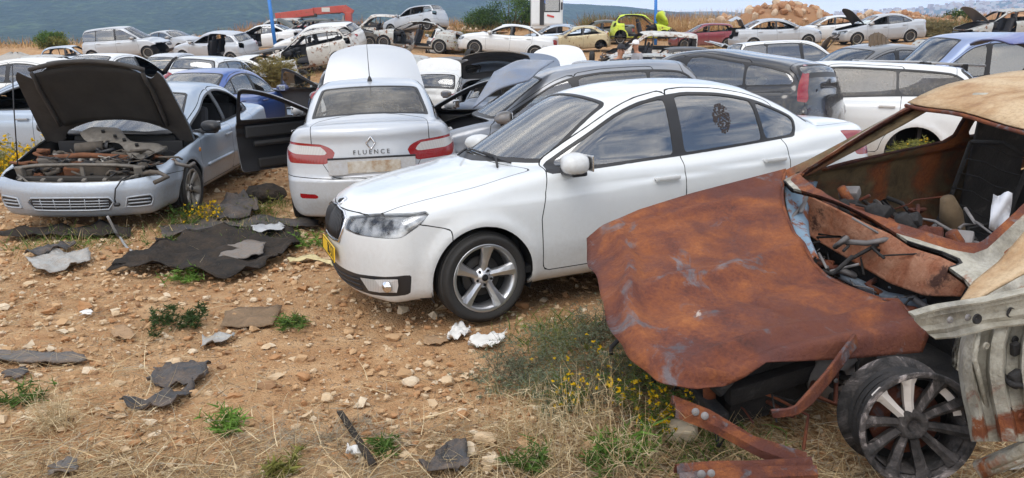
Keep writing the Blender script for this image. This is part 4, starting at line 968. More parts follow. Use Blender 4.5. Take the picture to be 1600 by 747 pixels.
def build_hills():
    # near forested mountain, ridge line falling to the right
    rp = pchip([(-900, -150), (-300, -140), (300, -90), (600, -45), (760, -18), (850, 1), (920, 5), (1000, 10), (1060, 15), (1130, 20), (1250, 36), (1600, 70), (2400, 90)])
    pxs = np.linspace(-900, 2400, 260); rs = np.linspace(0, 1, 70); P = np.zeros((70, 260, 3))
    for j, px in enumerate(pxs):
        e, bx = elev(px, float(rp(px)))
        for i, t in enumerate(rs):
            y = 500 + 1700 * t if t <= .8 else 500 + 1700 * .8 + (t - .8) * 3000
            h = -70 + (e * 1860 + 70) * (t / .8)**1.15 if t <= .8 else (e * 1860) * (1 - ((t - .8) / .2) * .5)
            P[i, j] = (bx * y, y, h)
    n = fbm2(P[..., 0] / 260, P[..., 1] / 260, 3); rid = np.abs(fbm2(P[..., 0] / 420, P[..., 1] / 700, 5))
    amp = np.minimum(rs * 3, 1)[:, None]
    P[..., 2] += (n * 16 - rid * 34 + 10) * amp * (.25 + .75 * (rs[:, None] < .72))
    tag(grid_mesh('hills', P, mat_forest('forest_hill', (.012, .022, .010), (.035, .05, .02), .02)), kind='structure')
    # far hillside with the town
    rp2 = pchip([(200, 60), (900, 22), (1050, 18), (1120, 17), (1200, 22), (1300, 21), (1420, 14), (1500, 6), (1600, -2), (1900, -20), (2600, -10)])
    pxs = np.linspace(200, 2600, 200); P = np.zeros((40, 200, 3)); rs = np.linspace(0, 1, 40)
    for j, px in enumerate(pxs):
        e, bx = elev(px, float(rp2(px)))
        for i, t in enumerate(rs):
            y = 1600 + 1300 * t; P[i, j] = (bx * y, y, -60 + (e * 2900 + 60) * t**1.1)
    P[..., 2] += fbm2(P[..., 0] / 300, P[..., 1] / 300, 9) * 12 * np.minimum(rs * 2, 1)[:, None] * (rs[:, None] < .95)
    tag(grid_mesh('far_hillside', P, mat_forest('far_hill', (.05, .06, .04), (.14, .14, .10), .012)), kind='structure')
    # the pale town on it: too far and too many to count
    V = []; F = []; M = []; r = random.Random(11)
    def hz(px, t):
        e, bx = elev(px, float(rp2(px))); y = 1600 + 1300 * t
        return bx * y, y, -60 + (e * 2900 + 60) * t**1.1
    dens = lambda px, t: .2 + .8 * (math.sin(px * .031) * math.cos(t * 11 + px * .013) > -.35)
    k = 0
    while k < 2600:
        px = r.uniform(1120, 1850); t = r.uniform(.55, .99)
        if r.random() > dens(px, t) or px < 1250 and r.random() < .6: continue
        x, y, z = hz(px, t); w, d, h = r.uniform(5, 16), r.uniform(5, 13), r.uniform(5, 16); a = r.uniform(-.4, .4); c, s = math.cos(a), math.sin(a); b = len(V)
        for dz in (-14, h):
            for (u, v) in ((-1, -1), (1, -1), (1, 1), (-1, 1)): V.append((x + (u * w * c - v * d * s) / 2, y + (u * w * s + v * d * c) / 2, z + dz))
        m = r.choice([0, 0, 0, 1, 1, 2])
        for f in ((0, 1, 5, 4), (1, 2, 6, 5), (2, 3, 7, 6), (3, 0, 4, 7), (4, 5, 6, 7)): F.append(tuple(b + q for q in f)); M.append(m)
        k += 1
    me = mesh_from('distant_town', V, F, [simple('town_white', (.80, .70, .60), .8), simple('town_pink', (.72, .52, .40), .8), simple('town_roof', (.45, .30, .22), .8)], M, False)
    tag(place('distant_town', me), 'pale houses of a distant town spread over the far hillside', 'town', kind='stuff')
    s = 9000; vm = mesh_from('valley', [(-s, 60, -72), (s, 60, -72), (s, 9000, -72), (-s, 9000, -72)], [(0, 1, 2, 3)], [mat_forest('valley_floor', (.05, .06, .035), (.16, .14, .09), .01)])
    tag(place('valley', vm), kind='structure')
build_hills()
def build_haze():
    b = MB(); b.box((0, 2100, 225), (9000, 4500, 600), bev=0)
    t = NT('haze'); v = t.n('ShaderNodeVolumePrincipled'); v.inputs['Color'].default_value = (.42, .64, 1.0, 1); v.inputs['Density'].default_value = HAZE; v.inputs['Anisotropy'].default_value = .0
    t.l(v.outputs[0], t.out.inputs['Volume'])
    o = b.build('haze', t.m); tag(o, kind='stuff')
HAZE = .00027
build_haze()
def build_sky():
    w = bpy.data.worlds.new('World'); SC.world = w; w.use_nodes = True; nt = w.node_tree; nt.nodes.clear()
    out = nt.nodes.new('ShaderNodeOutputWorld'); bg = nt.nodes.new('ShaderNodeBackground'); sky = nt.nodes.new('ShaderNodeTexSky')
    sky.sky_type = 'NISHITA'; sky.sun_disc = False; sky.sun_elevation = math.radians(SUN_EL); sky.sun_rotation = math.radians(SUN_ROT); sky.air_density = 1.0; sky.dust_density = 1.5
    tc = nt.nodes.new('ShaderNodeTexCoord'); mp = nt.nodes.new('ShaderNodeMapping'); mp.inputs['Scale'].default_value = (1, 1, 2.6); mp.inputs['Rotation'].default_value = (0, 0, math.radians(CLOUDROT)); nt.links.new(tc.outputs['Generated'], mp.inputs['Vector'])
    nz = nt.nodes.new('ShaderNodeTexNoise'); nz.inputs['Scale'].default_value = 2.3; nz.inputs['Detail'].default_value = 8; nz.inputs['Roughness'].default_value = .58; nz.inputs['Distortion'].default_value = .35
    nt.links.new(mp.outputs[0], nz.inputs['Vector'])
    rp = nt.nodes.new('ShaderNodeValToRGB'); rp.color_ramp.elements[0].position = .36; rp.color_ramp.elements[1].position = .55; nt.links.new(nz.outputs['Fac'], rp.inputs['Fac'])
    nz2 = nt.nodes.new('ShaderNodeTexNoise'); nz2.inputs['Scale'].default_value = 5; nz2.inputs['Detail'].default_value = 6; nt.links.new(mp.outputs[0], nz2.inputs['Vector'])
    cl = nt.nodes.new('ShaderNodeValToRGB'); e = cl.color_ramp.elements; e[0].position = .3; e[0].color = (3.6, 4.3, 5.4, 1); e[1].position = .68; e[1].color = (13.5, 12.6, 11.4, 1); nt.links.new(nz2.outputs['Fac'], cl.inputs['Fac'])
    mx = nt.nodes.new('ShaderNodeMix'); mx.data_type = 'RGBA'; nt.links.new(rp.outputs['Color'], mx.inputs[0]); nt.links.new(sky.outputs[0], mx.inputs[6]); nt.links.new(cl.outputs[0], mx.inputs[7])
    sx = nt.nodes.new('ShaderNodeSeparateXYZ'); nt.links.new(tc.outputs['Generated'], sx.inputs[0]); mr = nt.nodes.new('ShaderNodeMapRange'); mr.inputs['From Min'].default_value = .20; mr.inputs['From Max'].default_value = .04; nt.links.new(sx.outputs['Z'], mr.inputs['Value'])
    m2 = nt.nodes.new('ShaderNodeMix'); m2.data_type = 'RGBA'; m2.inputs[7].default_value = (10.5, 10.2, 9.8, 1); nt.links.new(mr.outputs[0], m2.inputs[0]); nt.links.new(mx.outputs[2], m2.inputs[6]); mx = m2      # pale bright band of distant cloud low in the sky
    nt.links.new(mx.outputs[2], bg.inputs[0]); bg.inputs[1].default_value = SKY; nt.links.new(bg.outputs[0], out.inputs['Surface'])
    s = bpy.data.lights.new('sun', 'SUN'); s.energy = SUN; s.angle = math.radians(36); s.color = (1, .955, .89); so = bpy.data.objects.new('sun', s); COL.objects.link(so)
    el, ro = math.radians(SUN_EL), math.radians(SUN_ROT)
    d = Vector((math.sin(ro) * math.cos(el), math.cos(ro) * math.cos(el), math.sin(el)))
    so.rotation_euler = d.to_track_quat('Z', 'Y').to_euler()
CLOUDROT = 70
SUN_EL, SUN_ROT, SUN, SKY = 56, 205, 1.1, .135
build_sky()
def build_camera():
    cam = bpy.data.cameras.new('camera'); co = bpy.data.objects.new('camera', cam); COL.objects.link(co)
    cam.sensor_width = 36; cam.lens = FPX / 1600 * 36; cam.clip_end = 30000; cam.clip_start = .05
    co.location = (0, 0, CAMH); co.rotation_euler = (PI / 2 - PITCH, 0, 0); SC.camera = co
    SC.view_settings.view_transform = 'Standard'; SC.view_settings.look = 'None'; SC.view_settings.gamma = 1; SC.view_settings.exposure = EXPO; SC.view_settings.use_curve_mapping = False
    SC.render.engine = 'CYCLES'; c = SC.cycles
    c.use_denoising = True; c.max_bounces = 10; c.diffuse_bounces = 3; c.glossy_bounces = 4; c.transmission_bounces = 6; c.transparent_max_bounces = 24; c.volume_bounces = 1
    c.caustics_reflective = False; c.caustics_refractive = False; c.sample_clamp_indirect = 6
EXPO = .42
build_camera()
# ================================================================== the rows of cars
def build_yard():
    grp = {}
    for r in YARD:
        name, label, cat, typ, pt, px, hgt, D, yaw, o = r
        o = dict(o); p = car_matrix(r); S = SPECS[typ]; ya = math.radians(yaw)
        st = o.pop('stack', 0); tilt = o.pop('tilt', (0, 0));
        mid = Matrix.Translation((S['wb'] / 2, 0, 0))
        if st: M = pose(p, ya, (math.radians(tilt[0]), math.radians(tilt[1])))
        else: M = align(p.x, p.y, ya)
        if 'glasses' not in o: o['glasses'] = dict(all=G_CLEAR)
        far = D > 25
        if far: o.setdefault('mirrors', 'LR')
        make_car(name, label, cat, typ, pt, M @ mid, group='scrapped cars standing in the yard', detail=True, rim='steel', interior=True, **o)
build_yard()
D2R = math.radians
M_SK = pose((-.48, 5.37, .01), D2R(202.4), (D2R(1.1), D2R(2.6)))
sk, sko, skT = make_car('white_sedan', 'clean white saloon with yellow front plate in the foreground, its nose to the left', 'car', 'rapid', paint('white_clean', (.66, .69, .705), 0, .28, .9, .13, 0, (.42, .40, .37)), M_SK, rim='five', steer=4, glasses=dict(all=G_DARK, windshield=G_WS), group='scrapped cars standing in the yard')
M_FL = pose((-1.97, 10.95, .09), D2R(99.4), (D2R(-1.9), D2R(-1.4)))
fl, flo, flT = make_car('silver_sedan', 'silver saloon seen from behind with bonnet up and both front doors open', 'car', 'fluence', paint('silver_clean', (.50, .53, .57), .3, .34, .7, .12), M_FL, opened=dict(hood=61, door_front=57), rim='five', engine=True, noglass=('window_front',), glasses=dict(all=G_DUSTY), inner=M_TRIM, group='scrapped cars standing in the yard')
M_CV = pose((-4.55, 8.36, 0), D2R(272.5), (0, D2R(2.6)))
cv, cvo, cvT = make_car('open_bonnet_car', 'silver blue saloon with raised bonnet and exposed dirty engine, front grilles facing the camera', 'car', 'cavalier', SILB, M_CV, opened=dict(hood=69), rim='six', engine=True, noglass=('window_front_L', 'window_rear_L'), glasses=dict(all=G_WS), inner=simple('dusty_underside', (.038, .034, .031), .85, var=.6, scale=9), black_mirrors=True, group='scrapped cars standing in the yard')

def frame(p, n, up=(0, 0, 1)):
    """matrix at p with local z along n and local y near up"""
    n = Vector(n).normalized(); u = Vector(up); u = (u - n * u.dot(n)).normalized(); r = u.cross(n)
    M = Matrix((r, u, n)).transposed().to_4x4(); M.translation = p; return M
def decal(name, me, par, M, mats):
    me = me.copy() if me.users else me
    me.materials.clear(); [me.materials.append(m) for m in mats]
    o = place(name, me, par); o.matrix_local = M; return o
def front_path(sh, tz, off=.004):
    """(t,z) wrapped front coordinates -> points on the skin"""
    out = []; ys = np.linspace(0, sh.hw * .995, 110); xs = np.linspace(sh.xn + .06, sh.xn - 1.0, 170)
    YY, XX = np.meshgrid(ys, xs)
    for t, z in tz:
        s = 1 if t >= 0 else -1; t = abs(t); F = sh.f(XX, YY, np.full_like(XX, z)); I = F < 0; i = np.argmax(I, 0); ok = I.any(0); i = np.clip(i, 1, None); k = np.arange(len(ys))
        fa, fb = F[i - 1, k], F[i, k]; q = fa / (fa - fb + 1e-12); x = xs[i - 1] + (xs[i] - xs[i - 1]) * q; T = (ys + sh.xn - x)[ok]
        y = float(np.interp(t, T, ys[ok])); x = float(np.interp(t, T, x[ok])); n = sh.grad(np.array([[x, y, z]]))[0]; n /= np.linalg.norm(n)
        p = Vector((x, y, z)) + Vector(n) * off; out.append(Vector((p.x, p.y * s, p.z)))
    return out
def skoda_details():
    sh = skT['sh']
    g = MB()
    for k in range(-9, 10):
        t = k * .036
        top = .735 - .05 * max(0, abs(t) - .26) / .1; bot = .56 if abs(t) < .27 else .56 + (abs(t) - .27) * 1.0
        g.tube(front_path(sh, [(t, bot + (top - bot) * q) for q in (0, .35, .7, 1)], .006), .0065, 6)
    g.build('grille_slats', M_TRIM, sk)
    c = MB(); half = [(0, .748), (.10, .745), (.2, .740), (.30, .738), (.392, .71), (.375, .64), (.285, .55), (.15, .542), (0, .54)]
    P = front_path(sh, half, .004); Q = [Vector((p.x, -p.y, p.z)) for p in reversed(P[1:-1])]
    c.tube(P + Q + [P[0]], .009, 8, cap=False); c.build('grille_surround', M_CHROME, sk)
    p, n = surf(sh, (sh.xn + .3, 0, .86), (-1, 0, -.22), 2)
    b = MB(); b.lathe([(.001, .008), (.028, .008), (.037, .010), (.042, .006), (.042, -.004)], 28, 0, Matrix.Rotation(PI / 2, 4, 'X'))
    b.tube([(-.018, -.02, .010), (-.006, .0, .014), (.012, .022, .010)], [.006, .009, .004], 6, 1); b.tube([(-.006, -.022, .010), (.012, -.004, .013), (.022, .014, .010)], [.005, .007, .003], 6, 1)
    o = b.build('emblem', [M_CHROME, M_TRIM], sk); o.matrix_local = frame(p + n * .004, n)
    p, n = surf(sh, (sh.xn + .3, 0, .455), (-1, 0, 0), 2)
    yel = simple('plate_yellow', (.80, .50, .02), .4, var=.06)
    b = MB(); b.box((0, 0, 0), (.50, .105, .010), bev=.004); pl = b.build('licence_plate', yel, sk); pl.matrix_local = frame(p + n * .020, (1, 0, .08))
    b = MB(); b.tube([(-.245, -.047, .0058), (.245, -.047, .0058), (.245, .047, .0058), (-.245, .047, .0058), (-.245, -.047, .0058)], .0025, 4); b.build('plate_border', M_GAP, pl)
    decal('plate_lettering', text_mesh('86-51', .105, .001), pl, Matrix.Translation((.10, 0, .006)), [M_GAP])
    # lower intake mesh lines
    m = MB()
    for z in (.25, .285, .32): m.tube(front_path(sh, [(t, z + abs(t) * .012) for t in np.linspace(-.58, .58, 13)], .003), .005, 5)
    m.build('intake_bars', M_TRIM, sk)
    # fog lamps in the black surround, side repeater, washers
    for s in (1, -1):
        quad = [(.62, .352), (.82, .362), (1.06, .378), (1.055, .335), (1.03, .288), (.85, .278), (.70, .272)]
        P = front_path(sh, quad, .014); P = [Vector((q.x, q.y * s, q.z)) for q in P]; ctr = sum(P, Vector()) / len(P)
        f = MB(); f.add([ctr + Vector((.016, .014 * s, 0))] + P, [(0, i + 1, (i + 1) % len(P) + 1) if s > 0 else (0, (i + 1) % len(P) + 1, i + 1) for i in range(len(P))])
        f.build('fog_light', M_LCLEAR, sk)
        f2 = MB(); f2.lathe([(.001, .0), (.026, .004), (.034, .012), (.036, .014)], 20, 0, Matrix.Identity(4)); o = f2.build('fog_bulb', M_CHROME, sk)
        pq = front_path(sh, [(.95, .328)], .034)[0]; n_ = Vector((.75, .66 * s, 0)); o.matrix_local = frame((pq.x, pq.y * s, pq.z), n_) @ Matrix.Rotation(-PI / 2, 4, 'X')
    # wipers
    for (y0, y1, dx) in ((.50, -.12, 0), (-.02, -.56, .0)):
        w = MB(); P = []
        for q in np.linspace(0, 1, 9):
            y = y0 + (y1 - y0) * q; x = -.20 - .42 * y * y - .055 - .02 * q
            p, n = surf(sh, (x, y, 1.7), (0, 0, -1), 1.5); P.append(p + n * .012)
        w.tube(P, .008, 5); w.tube([P[0] + Vector((.10, 0, -.02)), P[2] + Vector((0, 0, .012)), P[4] + Vector((0, 0, .01))], .009, 5)
        w.build('wiper', M_TRIM, sk)
    # speckled dark patch stuck in the rear door glass
    b = MB(); r = random.Random(5); V = []
    for k in range(260):
        a = r.uniform(0, 2 * PI); q = math.sqrt(r.random()); x = -1.985 + .075 * q * math.cos(a); z = 1.19 + .105 * q * math.sin(a) * (1 if math.sin(a) > 0 else 1.1 - .25 * abs(math.cos(a)))
        p, n = surf(sh, (x, 1.2, z), (0, -1, 0), 1.2); b.lathe([(.001, .0), (.0062, -.001)], 6, 0, frame(p - n * .003, n) @ Matrix.Rotation(PI / 2, 4, 'X'))
    b.build('window_sticker', simple('speckle', (.03, .02, .018), .7), sko.get('door_rear_L', sk))
    # door handle cups, fuel flap, roof aerial
    for hx, d in ((-1.37, 'door_front_L'), (-2.34, 'door_rear_L')):
        pass
    p, n = surf(sh, (-2.2, 0, 1.8), (0, 0, -1), 1.2)
skoda_details()
def fluence_details():
    sh = flT['sh']; lid = flo['trunk_lid']
    def rear(y, z): return surf(sh, (sh.xr - .4, y, z), (1, 0, 0), 1.5)
    p, n = rear(0, .93); b = MB(); P = [(0, .062, 0), (.043, 0, 0), (0, -.062, 0), (-.043, 0, 0), (0, .062, 0)]
    b.tube(P, .010, 8, cap=False); o = b.build('emblem', M_CHROME, lid); o.matrix_local = frame(p + n * .008, n)
    p, n = rear(0, .842); decal('lettering', text_mesh('F L U E N C E', .062, .003), lid, frame(p + n * .005, n), [M_STEEL])
    p, n = rear(0, .79)
    b = MB(); b.box((0, -.085, -.005), (.86, .16, .02), bev=.012); o = b.build('plate_recess', paint('silver_clean', (.5, .53, .57)), lid); o.matrix_local = frame(p, n)
    t = NT('rusty_plate_patch'); c = t.ramp(t.noise(9, 5, .7), [(.35, (.55, .53, .48)), (.55, (.42, .36, .28)), (.7, (.30, .17, .08))]); M_PATCH = t.bsdf(c, .7)
    b = MB(); b.box((.02, -.09, .008), (.52, .115, .006), bev=.002); o = b.build('plate_patch', M_PATCH, lid); o.matrix_local = frame(p, n)
    b = MB(); b.tube([(-.43, .0, .002), (.43, .0, .002)], .010, 8); o = b.build('boot_grip', M_TRIM, lid); o.matrix_local = frame(p, n)
    p, n = surf(sh, (-2.15, 0, 1.9), (0, 0, -1), 1.2)
    a = MB(); a.lathe([(.03, 0), (.026, .02), (.010, .055), (.001, .06)], 14, 0, Matrix.Rotation(PI / 2, 4, 'X')); a.tube([(0, 0, .04), (-.06, 0, .24), (-.10, 0, .42)], [.006, .004, .003], 6)
    o = a.build('roof_aerial', M_TRIM, fl); o.matrix_local = Matrix.Translation(p)
    # armrest, grab handle and pocket on the open doors
    for s, d in ((1, 'door_front_L'), (-1, 'door_front_R')):
        b = MB(); y = s * (sh.hw - .09)
        b.box((-1.05, y, .66), (.62, .07, .07), bev=.03); b.box((-1.0, y + .02 * s, .40), (.62, .05, .13), bev=.03); b.box((-1.0, y + .01 * s, .82), (.9, .05, .16), bev=.03)
        b.build('door_lining', simple('door_trim', (.028, .027, .027), .5), flo[d])
        b = MB(); b.tube([(-.78 + .045 * math.cos(q), y - .03 * s, .77 + .02 * math.sin(q)) for q in np.linspace(0, 2 * PI, 13)], .008, 6, cap=False); b.build('inner_handle', M_CHROME, flo[d])
fluence_details()
def cavalier_details():
    sh = cvT['sh']; M_SL = SILB
    g = MB()
    for z in (.315, .343, .372): g.tube(front_path(sh, [(t, z) for t in np.linspace(-.40, .40, 11)], .003), .006, 6)
    for t in (-.30, -.15, 0, .15, .30): g.tube(front_path(sh, [(t, z) for z in (.29, .34, .395)], .003), .005, 6)
    g.build('grille_slats', M_SL, cv)
    for s in (1, -1):
        g = MB()
        for z in (.33, .365): g.tube([Vector((q.x, q.y * s, q.z)) for q in front_path(sh, [(t, z) for t in np.linspace(.62, .90, 6)], .003)], .009, 6)
        g.build('grille_slats', M_SL, cv)
        c = MB(); P = [Vector((q.x, q.y * s, q.z)) for q in front_path(sh, [(.59, .295), (.615, .395), (.75, .402), (.90, .407), (.945, .37), (.905, .293), (.75, .29), (.59, .295)], .004)]
        c.tube(P, .010, 6, cap=False); c.build('grille_surround', M_SL, cv)
    c = MB(); hp = [(-.40, .28), (-.46, .36), (-.41, .405), (-.2, .408), (0, .41), (.2, .408), (.41, .405), (.46, .36), (.40, .28), (.2, .275), (0, .275), (-.2, .275), (-.40, .28)]
    c.tube(front_path(sh, hp, .004), .010, 6, cap=False); c.build('grille_surround', M_SL, cv)
    pale = simple('bare_metal', (.17, .155, .135), .7, .3, var=.55, scale=22); rust = simple('rusty_iron', (.16, .065, .03), .9)
    b = MB(); b.tube([(.66, -.66, .66), (.72, -.4, .70), (.735, 0, .71), (.72, .4, .70), (.66, .66, .66)], [.022, .020, .018, .020, .022], 4); b.box((.68, .60, .61), (.05, .08, .14), (0, .2, .3), bev=.01); b.box((.68, -.60, .61), (.05, .08, .14), (0, .2, -.3), bev=.01); b.box((.72, .05, .60), (.025, .04, .20), bev=.008)
    b.tube([(.70, -.62, .60), (.84, -.45, .545), (.88, 0, .54), (.84, .45, .545), (.70, .62, .60)], .014, 5)
    for y in (-.55, -.3, -.12, .12, .32, .5): b.box((.85 - .2 * y * y, y, .565), (.05, .04, .03), (0, .3, 0), bev=.006)
    b.build('radiator_support', pale, cv)
    r = random.Random(8); b = MB()
    for k in range(80):
        p = [(r.uniform(-.15, .66), r.uniform(-.62, .62), r.uniform(.56, .74))]
        for q in range(5): p.append((p[-1][0] + r.uniform(-.10, .10), p[-1][1] + r.uniform(-.14, .14), min(.80, p[-1][2] + r.uniform(-.05, .05))))
        b.tube(p, r.choice([.005, .006, .008, .010, .016, .022]), 6, r.choice([0, 0, 0, 4, 4, 2, 3]))
    b.tube([(.33, -.42, .72), (.37, -.1, .75), (.36, .2, .73), (.30, .42, .70)], .030, 10, 3); b.tube([(.08, -.02, .80), (.12, -.3, .78)], .062, 14, 4); b.lathe([(.02, .0), (.045, .0), (.064, .02), (.064, .05)], 16, 0, Matrix.Translation((.07, .0, .80)))
    b.box((.40, -.46, .66), (.12, .2, .14), (0, 0, .2), 2, .02); b.box((.05, .55, .74), (.30, .12, .05), (0, .1, 0), 1, .015); b.box((.62, .1, .58), (.04, .5, .2), (0, .1, 0), 4, .008); b.box((.60, -.05, .62), (.09, .28, .10), (0, .2, .1), 3, .02)
    for k in range(40): b.box((r.uniform(-.1, .68), r.uniform(-.62, .62), r.uniform(.55, .70)), (r.uniform(.03, .10), r.uniform(.03, .12), r.uniform(.02, .08)), (r.uniform(-.5, .5), r.uniform(-.5, .5), r.uniform(0, 3)), r.choice([0, 0, 4, 4, 2, 3]), .008)
    b.build('hoses', [M_TRIM, pale, simple('dirty_aluminium', (.15, .135, .12), .6, .4, var=.5, scale=15), rust, M_ENG], cv)
    # loose perforated heat shield lying over the engine, hood stay, hanging lamp sockets
    A2, B2 = np.array((-.20, -.25, .98)), np.array((.30, .62, .77)); G = []
    for u in np.linspace(0, 1, 16):
        w_ = .13 + .05 * math.sin(u * 9) + .04 * (u < .25); c_ = A2 + (B2 - A2) * u; G.append([tuple(c_ + np.array((.86, -.45, -.22)) * w_ * v + np.array((0, 0, .018 * math.sin(u * 11 + v * 2) - .03 * abs(v)))) for v in np.linspace(-1, 1, 7)])
    b = MB(); b.sheet(G, .005)
    for u in (.2, .4, .55, .75): c_ = A2 + (B2 - A2) * u; b.box(tuple(c_ + np.array((.03, 0, .012))), (.06, .035, .02), (0, .2, .5), 1, .004)
    o = b.build('heat_shield', [pale, M_GAP], cv)
    b = MB(); b.tube([(.68, -.62, .70), (.55, -.63, 1.3), (.50, -.60, 1.72)], .006, 6); b.build('bonnet_stay', M_TRIM, cv)
    b = MB(); b.tube([(.70, .55, .60), (.90, .52, .58), (.97, .48, .50), (.975, .46, .40), (.97, .46, .36)], .008, 6); b.lathe([(.001, 0), (.022, 0), (.02, .04), (.012, .05)], 12, 0, Matrix.Translation((.985, .46, .34))); b.build('hanging_lamp_socket', M_TRIM, cv)
    p, n = surf(sh, (-.32, 1.3, .70), (0, -1, 0), 1); b = MB(); b.lathe([(.001, .012), (.02, .010), (.028, 0)], 16, 0, frame(p, n) @ Matrix.Rotation(PI / 2, 4, 'X')); b.build('indicator', M_LAMB, cv)
    for d, x0, x1 in (('door_front_L', -.50, -1.42), ('door_rear_L', -1.6, -2.25)):
        b = MB(); P = [surf(sh, (x, 1.3, .49), (0, -1, 0), 1)[0] for x in np.linspace(x0, x1, 9)]; b.tube(P, .022, 8); b.build('side_moulding', SILB, cvo[d])
cavalier_details()

def bonnet_lining():
    sh = cvT['sh']; G = []
    for x in np.linspace(-.12, .60, 12):
        row = []
        for y in np.linspace(-.56, .56, 15):
            z = float(sh.f_top(x, y)) - .030 - .006 * math.sin(x * 14) * math.sin(y * 11); row.append((x - .22 * y * y, y, z))
        G.append(row)
    b = MB(); b.sheet(G, .008); b.build('bonnet_lining', simple('lining_black', (.022, .020, .018), .95, var=.6, scale=6), cvo['hood'])
    b = MB()
    for s in (-1, 1): b.tube([(x - .22 * .36, s * (.60 - .02 * (x > .5)), float(sh.f_top(x, .6)) - .035) for x in np.linspace(-.1, .62, 8)], .022, 6)
    b.tube([(.66 - .25 * y * y, y, float(sh.f_top(.66 - .25 * y * y, abs(y))) - .03) for y in np.linspace(-.6, .6, 12)], .025, 6); b.build('bonnet_ribs', simple('dusty_underside', (.038, .034, .031), .85, var=.6, scale=9), cvo['hood'])
Shape.f_top = lambda s, x, y: s.pl(np.array([x]))[0] - s.cr(np.array([x]))[0] * (abs(y) / s.hw)**2.4
bonnet_lining()
# ================================================================== the burnt-out wreck on the right
def rusty(name, kind='rust', k=1.0):
    if name in MATS: return MATS[name]
    t = NT(name); n1 = t.noise(2.6 * k, 8, .62, dist=.6); n2 = t.noise(9 * k, 7, .65, dist=.3); n3 = t.noise(55 * k, 4, .7)
    rust = t.ramp(t.math('ADD', t.math('ADD', t.math('MULTIPLY', n1, .55), t.math('MULTIPLY', n2, .25)), t.math('MULTIPLY', n3, .22)), [(.36, (.060, .022, .017)), (.46, (.135, .042, .025)), (.56, (.23, .076, .030)), (.64, (.31, .112, .040)), (.76, (.40, .18, .078))])
    if kind == 'rust':
        dark = t.ramp(t.noise(1.9 * k, 7, .6, dist=.4), [(.46, (0, 0, 0)), (.54, (1, 1, 1))]); c = t.mix(t.math('MULTIPLY', dark, .70), rust, (.095, .034, .028))
        v = t.noise(3.3 * k, 7, .66, dist=1.0); steel = t.ramp(v, [(.57, (0, 0, 0)), (.64, (1, 1, 1))]); c = t.mix(t.math('MULTIPLY', steel, .68), c, t.ramp(n2, [(.4, (.075, .085, .10)), (.7, (.19, .21, .235))]))
        ash = t.ramp(t.noise(5.1, 6, .6, dist=.5), [(.70, (0, 0, 0)), (.73, (1, 1, 1))]); c = t.mix(ash, c, (.46, .38, .33))
    elif kind == 'orange':
        c = t.mix(t.ramp(n2, [(.40, (0, 0, 0)), (.66, (1, 1, 1))]), t.ramp(n3, [(.3, (.20, .070, .035)), (.7, (.33, .125, .065))]), (.42, .22, .14)); c = t.mix(t.ramp(t.noise(4.5, 6, .7), [(.56, (0, 0, 0)), (.64, (1, 1, 1))]), c, (.075, .035, .026))
    elif kind == 'ash':
        c0 = t.ramp(n2, [(.3, (.20, .18, .14)), (.5, (.38, .36, .30)), (.7, (.52, .50, .44))])
        mp = t.n('ShaderNodeMapping'); mp.inputs['Scale'].default_value = (2.6, 2.6, .8); t.l(t.obj(), mp.inputs['Vector']); soot = t.ramp(t.noise(2.3, 9, .72, mp.outputs[0], .5), [(.42, (0, 0, 0)), (.70, (1, 1, 1))]); c = t.mix(t.math('MULTIPLY', soot, .72), c0, (.055, .05, .046))
        rr = t.ramp(t.noise(3.1, 6, .7, dist=.5), [(.56, (0, 0, 0)), (.63, (1, 1, 1))]); c = t.mix(rr, c, rust)
    elif kind == 'tan':
        c = t.ramp(t.math('ADD', t.math('MULTIPLY', n1, .7), t.math('MULTIPLY', n2, .3)), [(.32, (.19, .085, .04)), (.42, (.40, .25, .13)), (.54, (.54, .40, .25)), (.66, (.58, .46, .31)), (.8, (.46, .36, .25))])
        c = t.mix(t.ramp(n3, [(.45, (0, 0, 0)), (.75, (.5, .5, .5))]), c, (.22, .13, .07))
    elif kind == 'olive':
        c0 = t.ramp(n2, [(.3, (.06, .045, .026)), (.55, (.15, .11, .062)), (.75, (.22, .16, .09))]); rr = t.ramp(n1, [(.46, (0, 0, 0)), (.58, (1, 1, 1))]); c = t.mix(rr, c0, rust)
    elif kind == 'char':
        c = t.ramp(t.noise(6, 7, .7, dist=1.5), [(.40, (.018, .017, .017)), (.56, (.07, .062, .06)), (.66, (.33, .29, .28))])
    else:
        c = t.ramp(n2, [(.3, (.012, .012, .013)), (.6, (.035, .033, .033)), (.78, (.10, .09, .085))])
    MATS[name] = t.bsdf(c, t.ramp(n2, [(.3, (.62,) * 3), (.7, (.95,) * 3)]), .0, spec=.32, bump=t.math('ADD', n3, t.math('MULTIPLY', n2, 2.0)), bumpd=.0065); return MATS[name]
R_RUST, R_ASH, R_TAN, R_OLIVE, R_SOOT = rusty('rust_sheet'), rusty('burnt_paint', 'ash'), rusty('burnt_roof', 'tan'), rusty('burnt_door', 'olive'), rusty('soot', 'soot')
R_PLAIN = rusty('plain_rust', 'rust', 2.2); R_BEAM = rusty('beam_rust', 'rust', 3.2); R_ALLOY = simple('scorched_alloy', (.20, .19, .19), .65, .3, var=.8, scale=7)
M_WR = pose((1.48, 3.78, -.06), D2R(197), (D2R(-8), D2R(6.1))); W_INV = M_WR.inverted()
def wr(px, py, y):
    """photo pixel -> wreck frame, on the plane at lateral position y"""
    o = W_INV @ Vector((0, 0, CAMH)); p = W_INV @ at(px, py, 1.0); d = p - o; return o + d * ((y - o.y) / d.y)
def wrx(px, py, x):
    o = W_INV @ Vector((0, 0, CAMH)); p = W_INV @ at(px, py, 1.0); d = p - o; return o + d * ((x - o.x) / d.x)
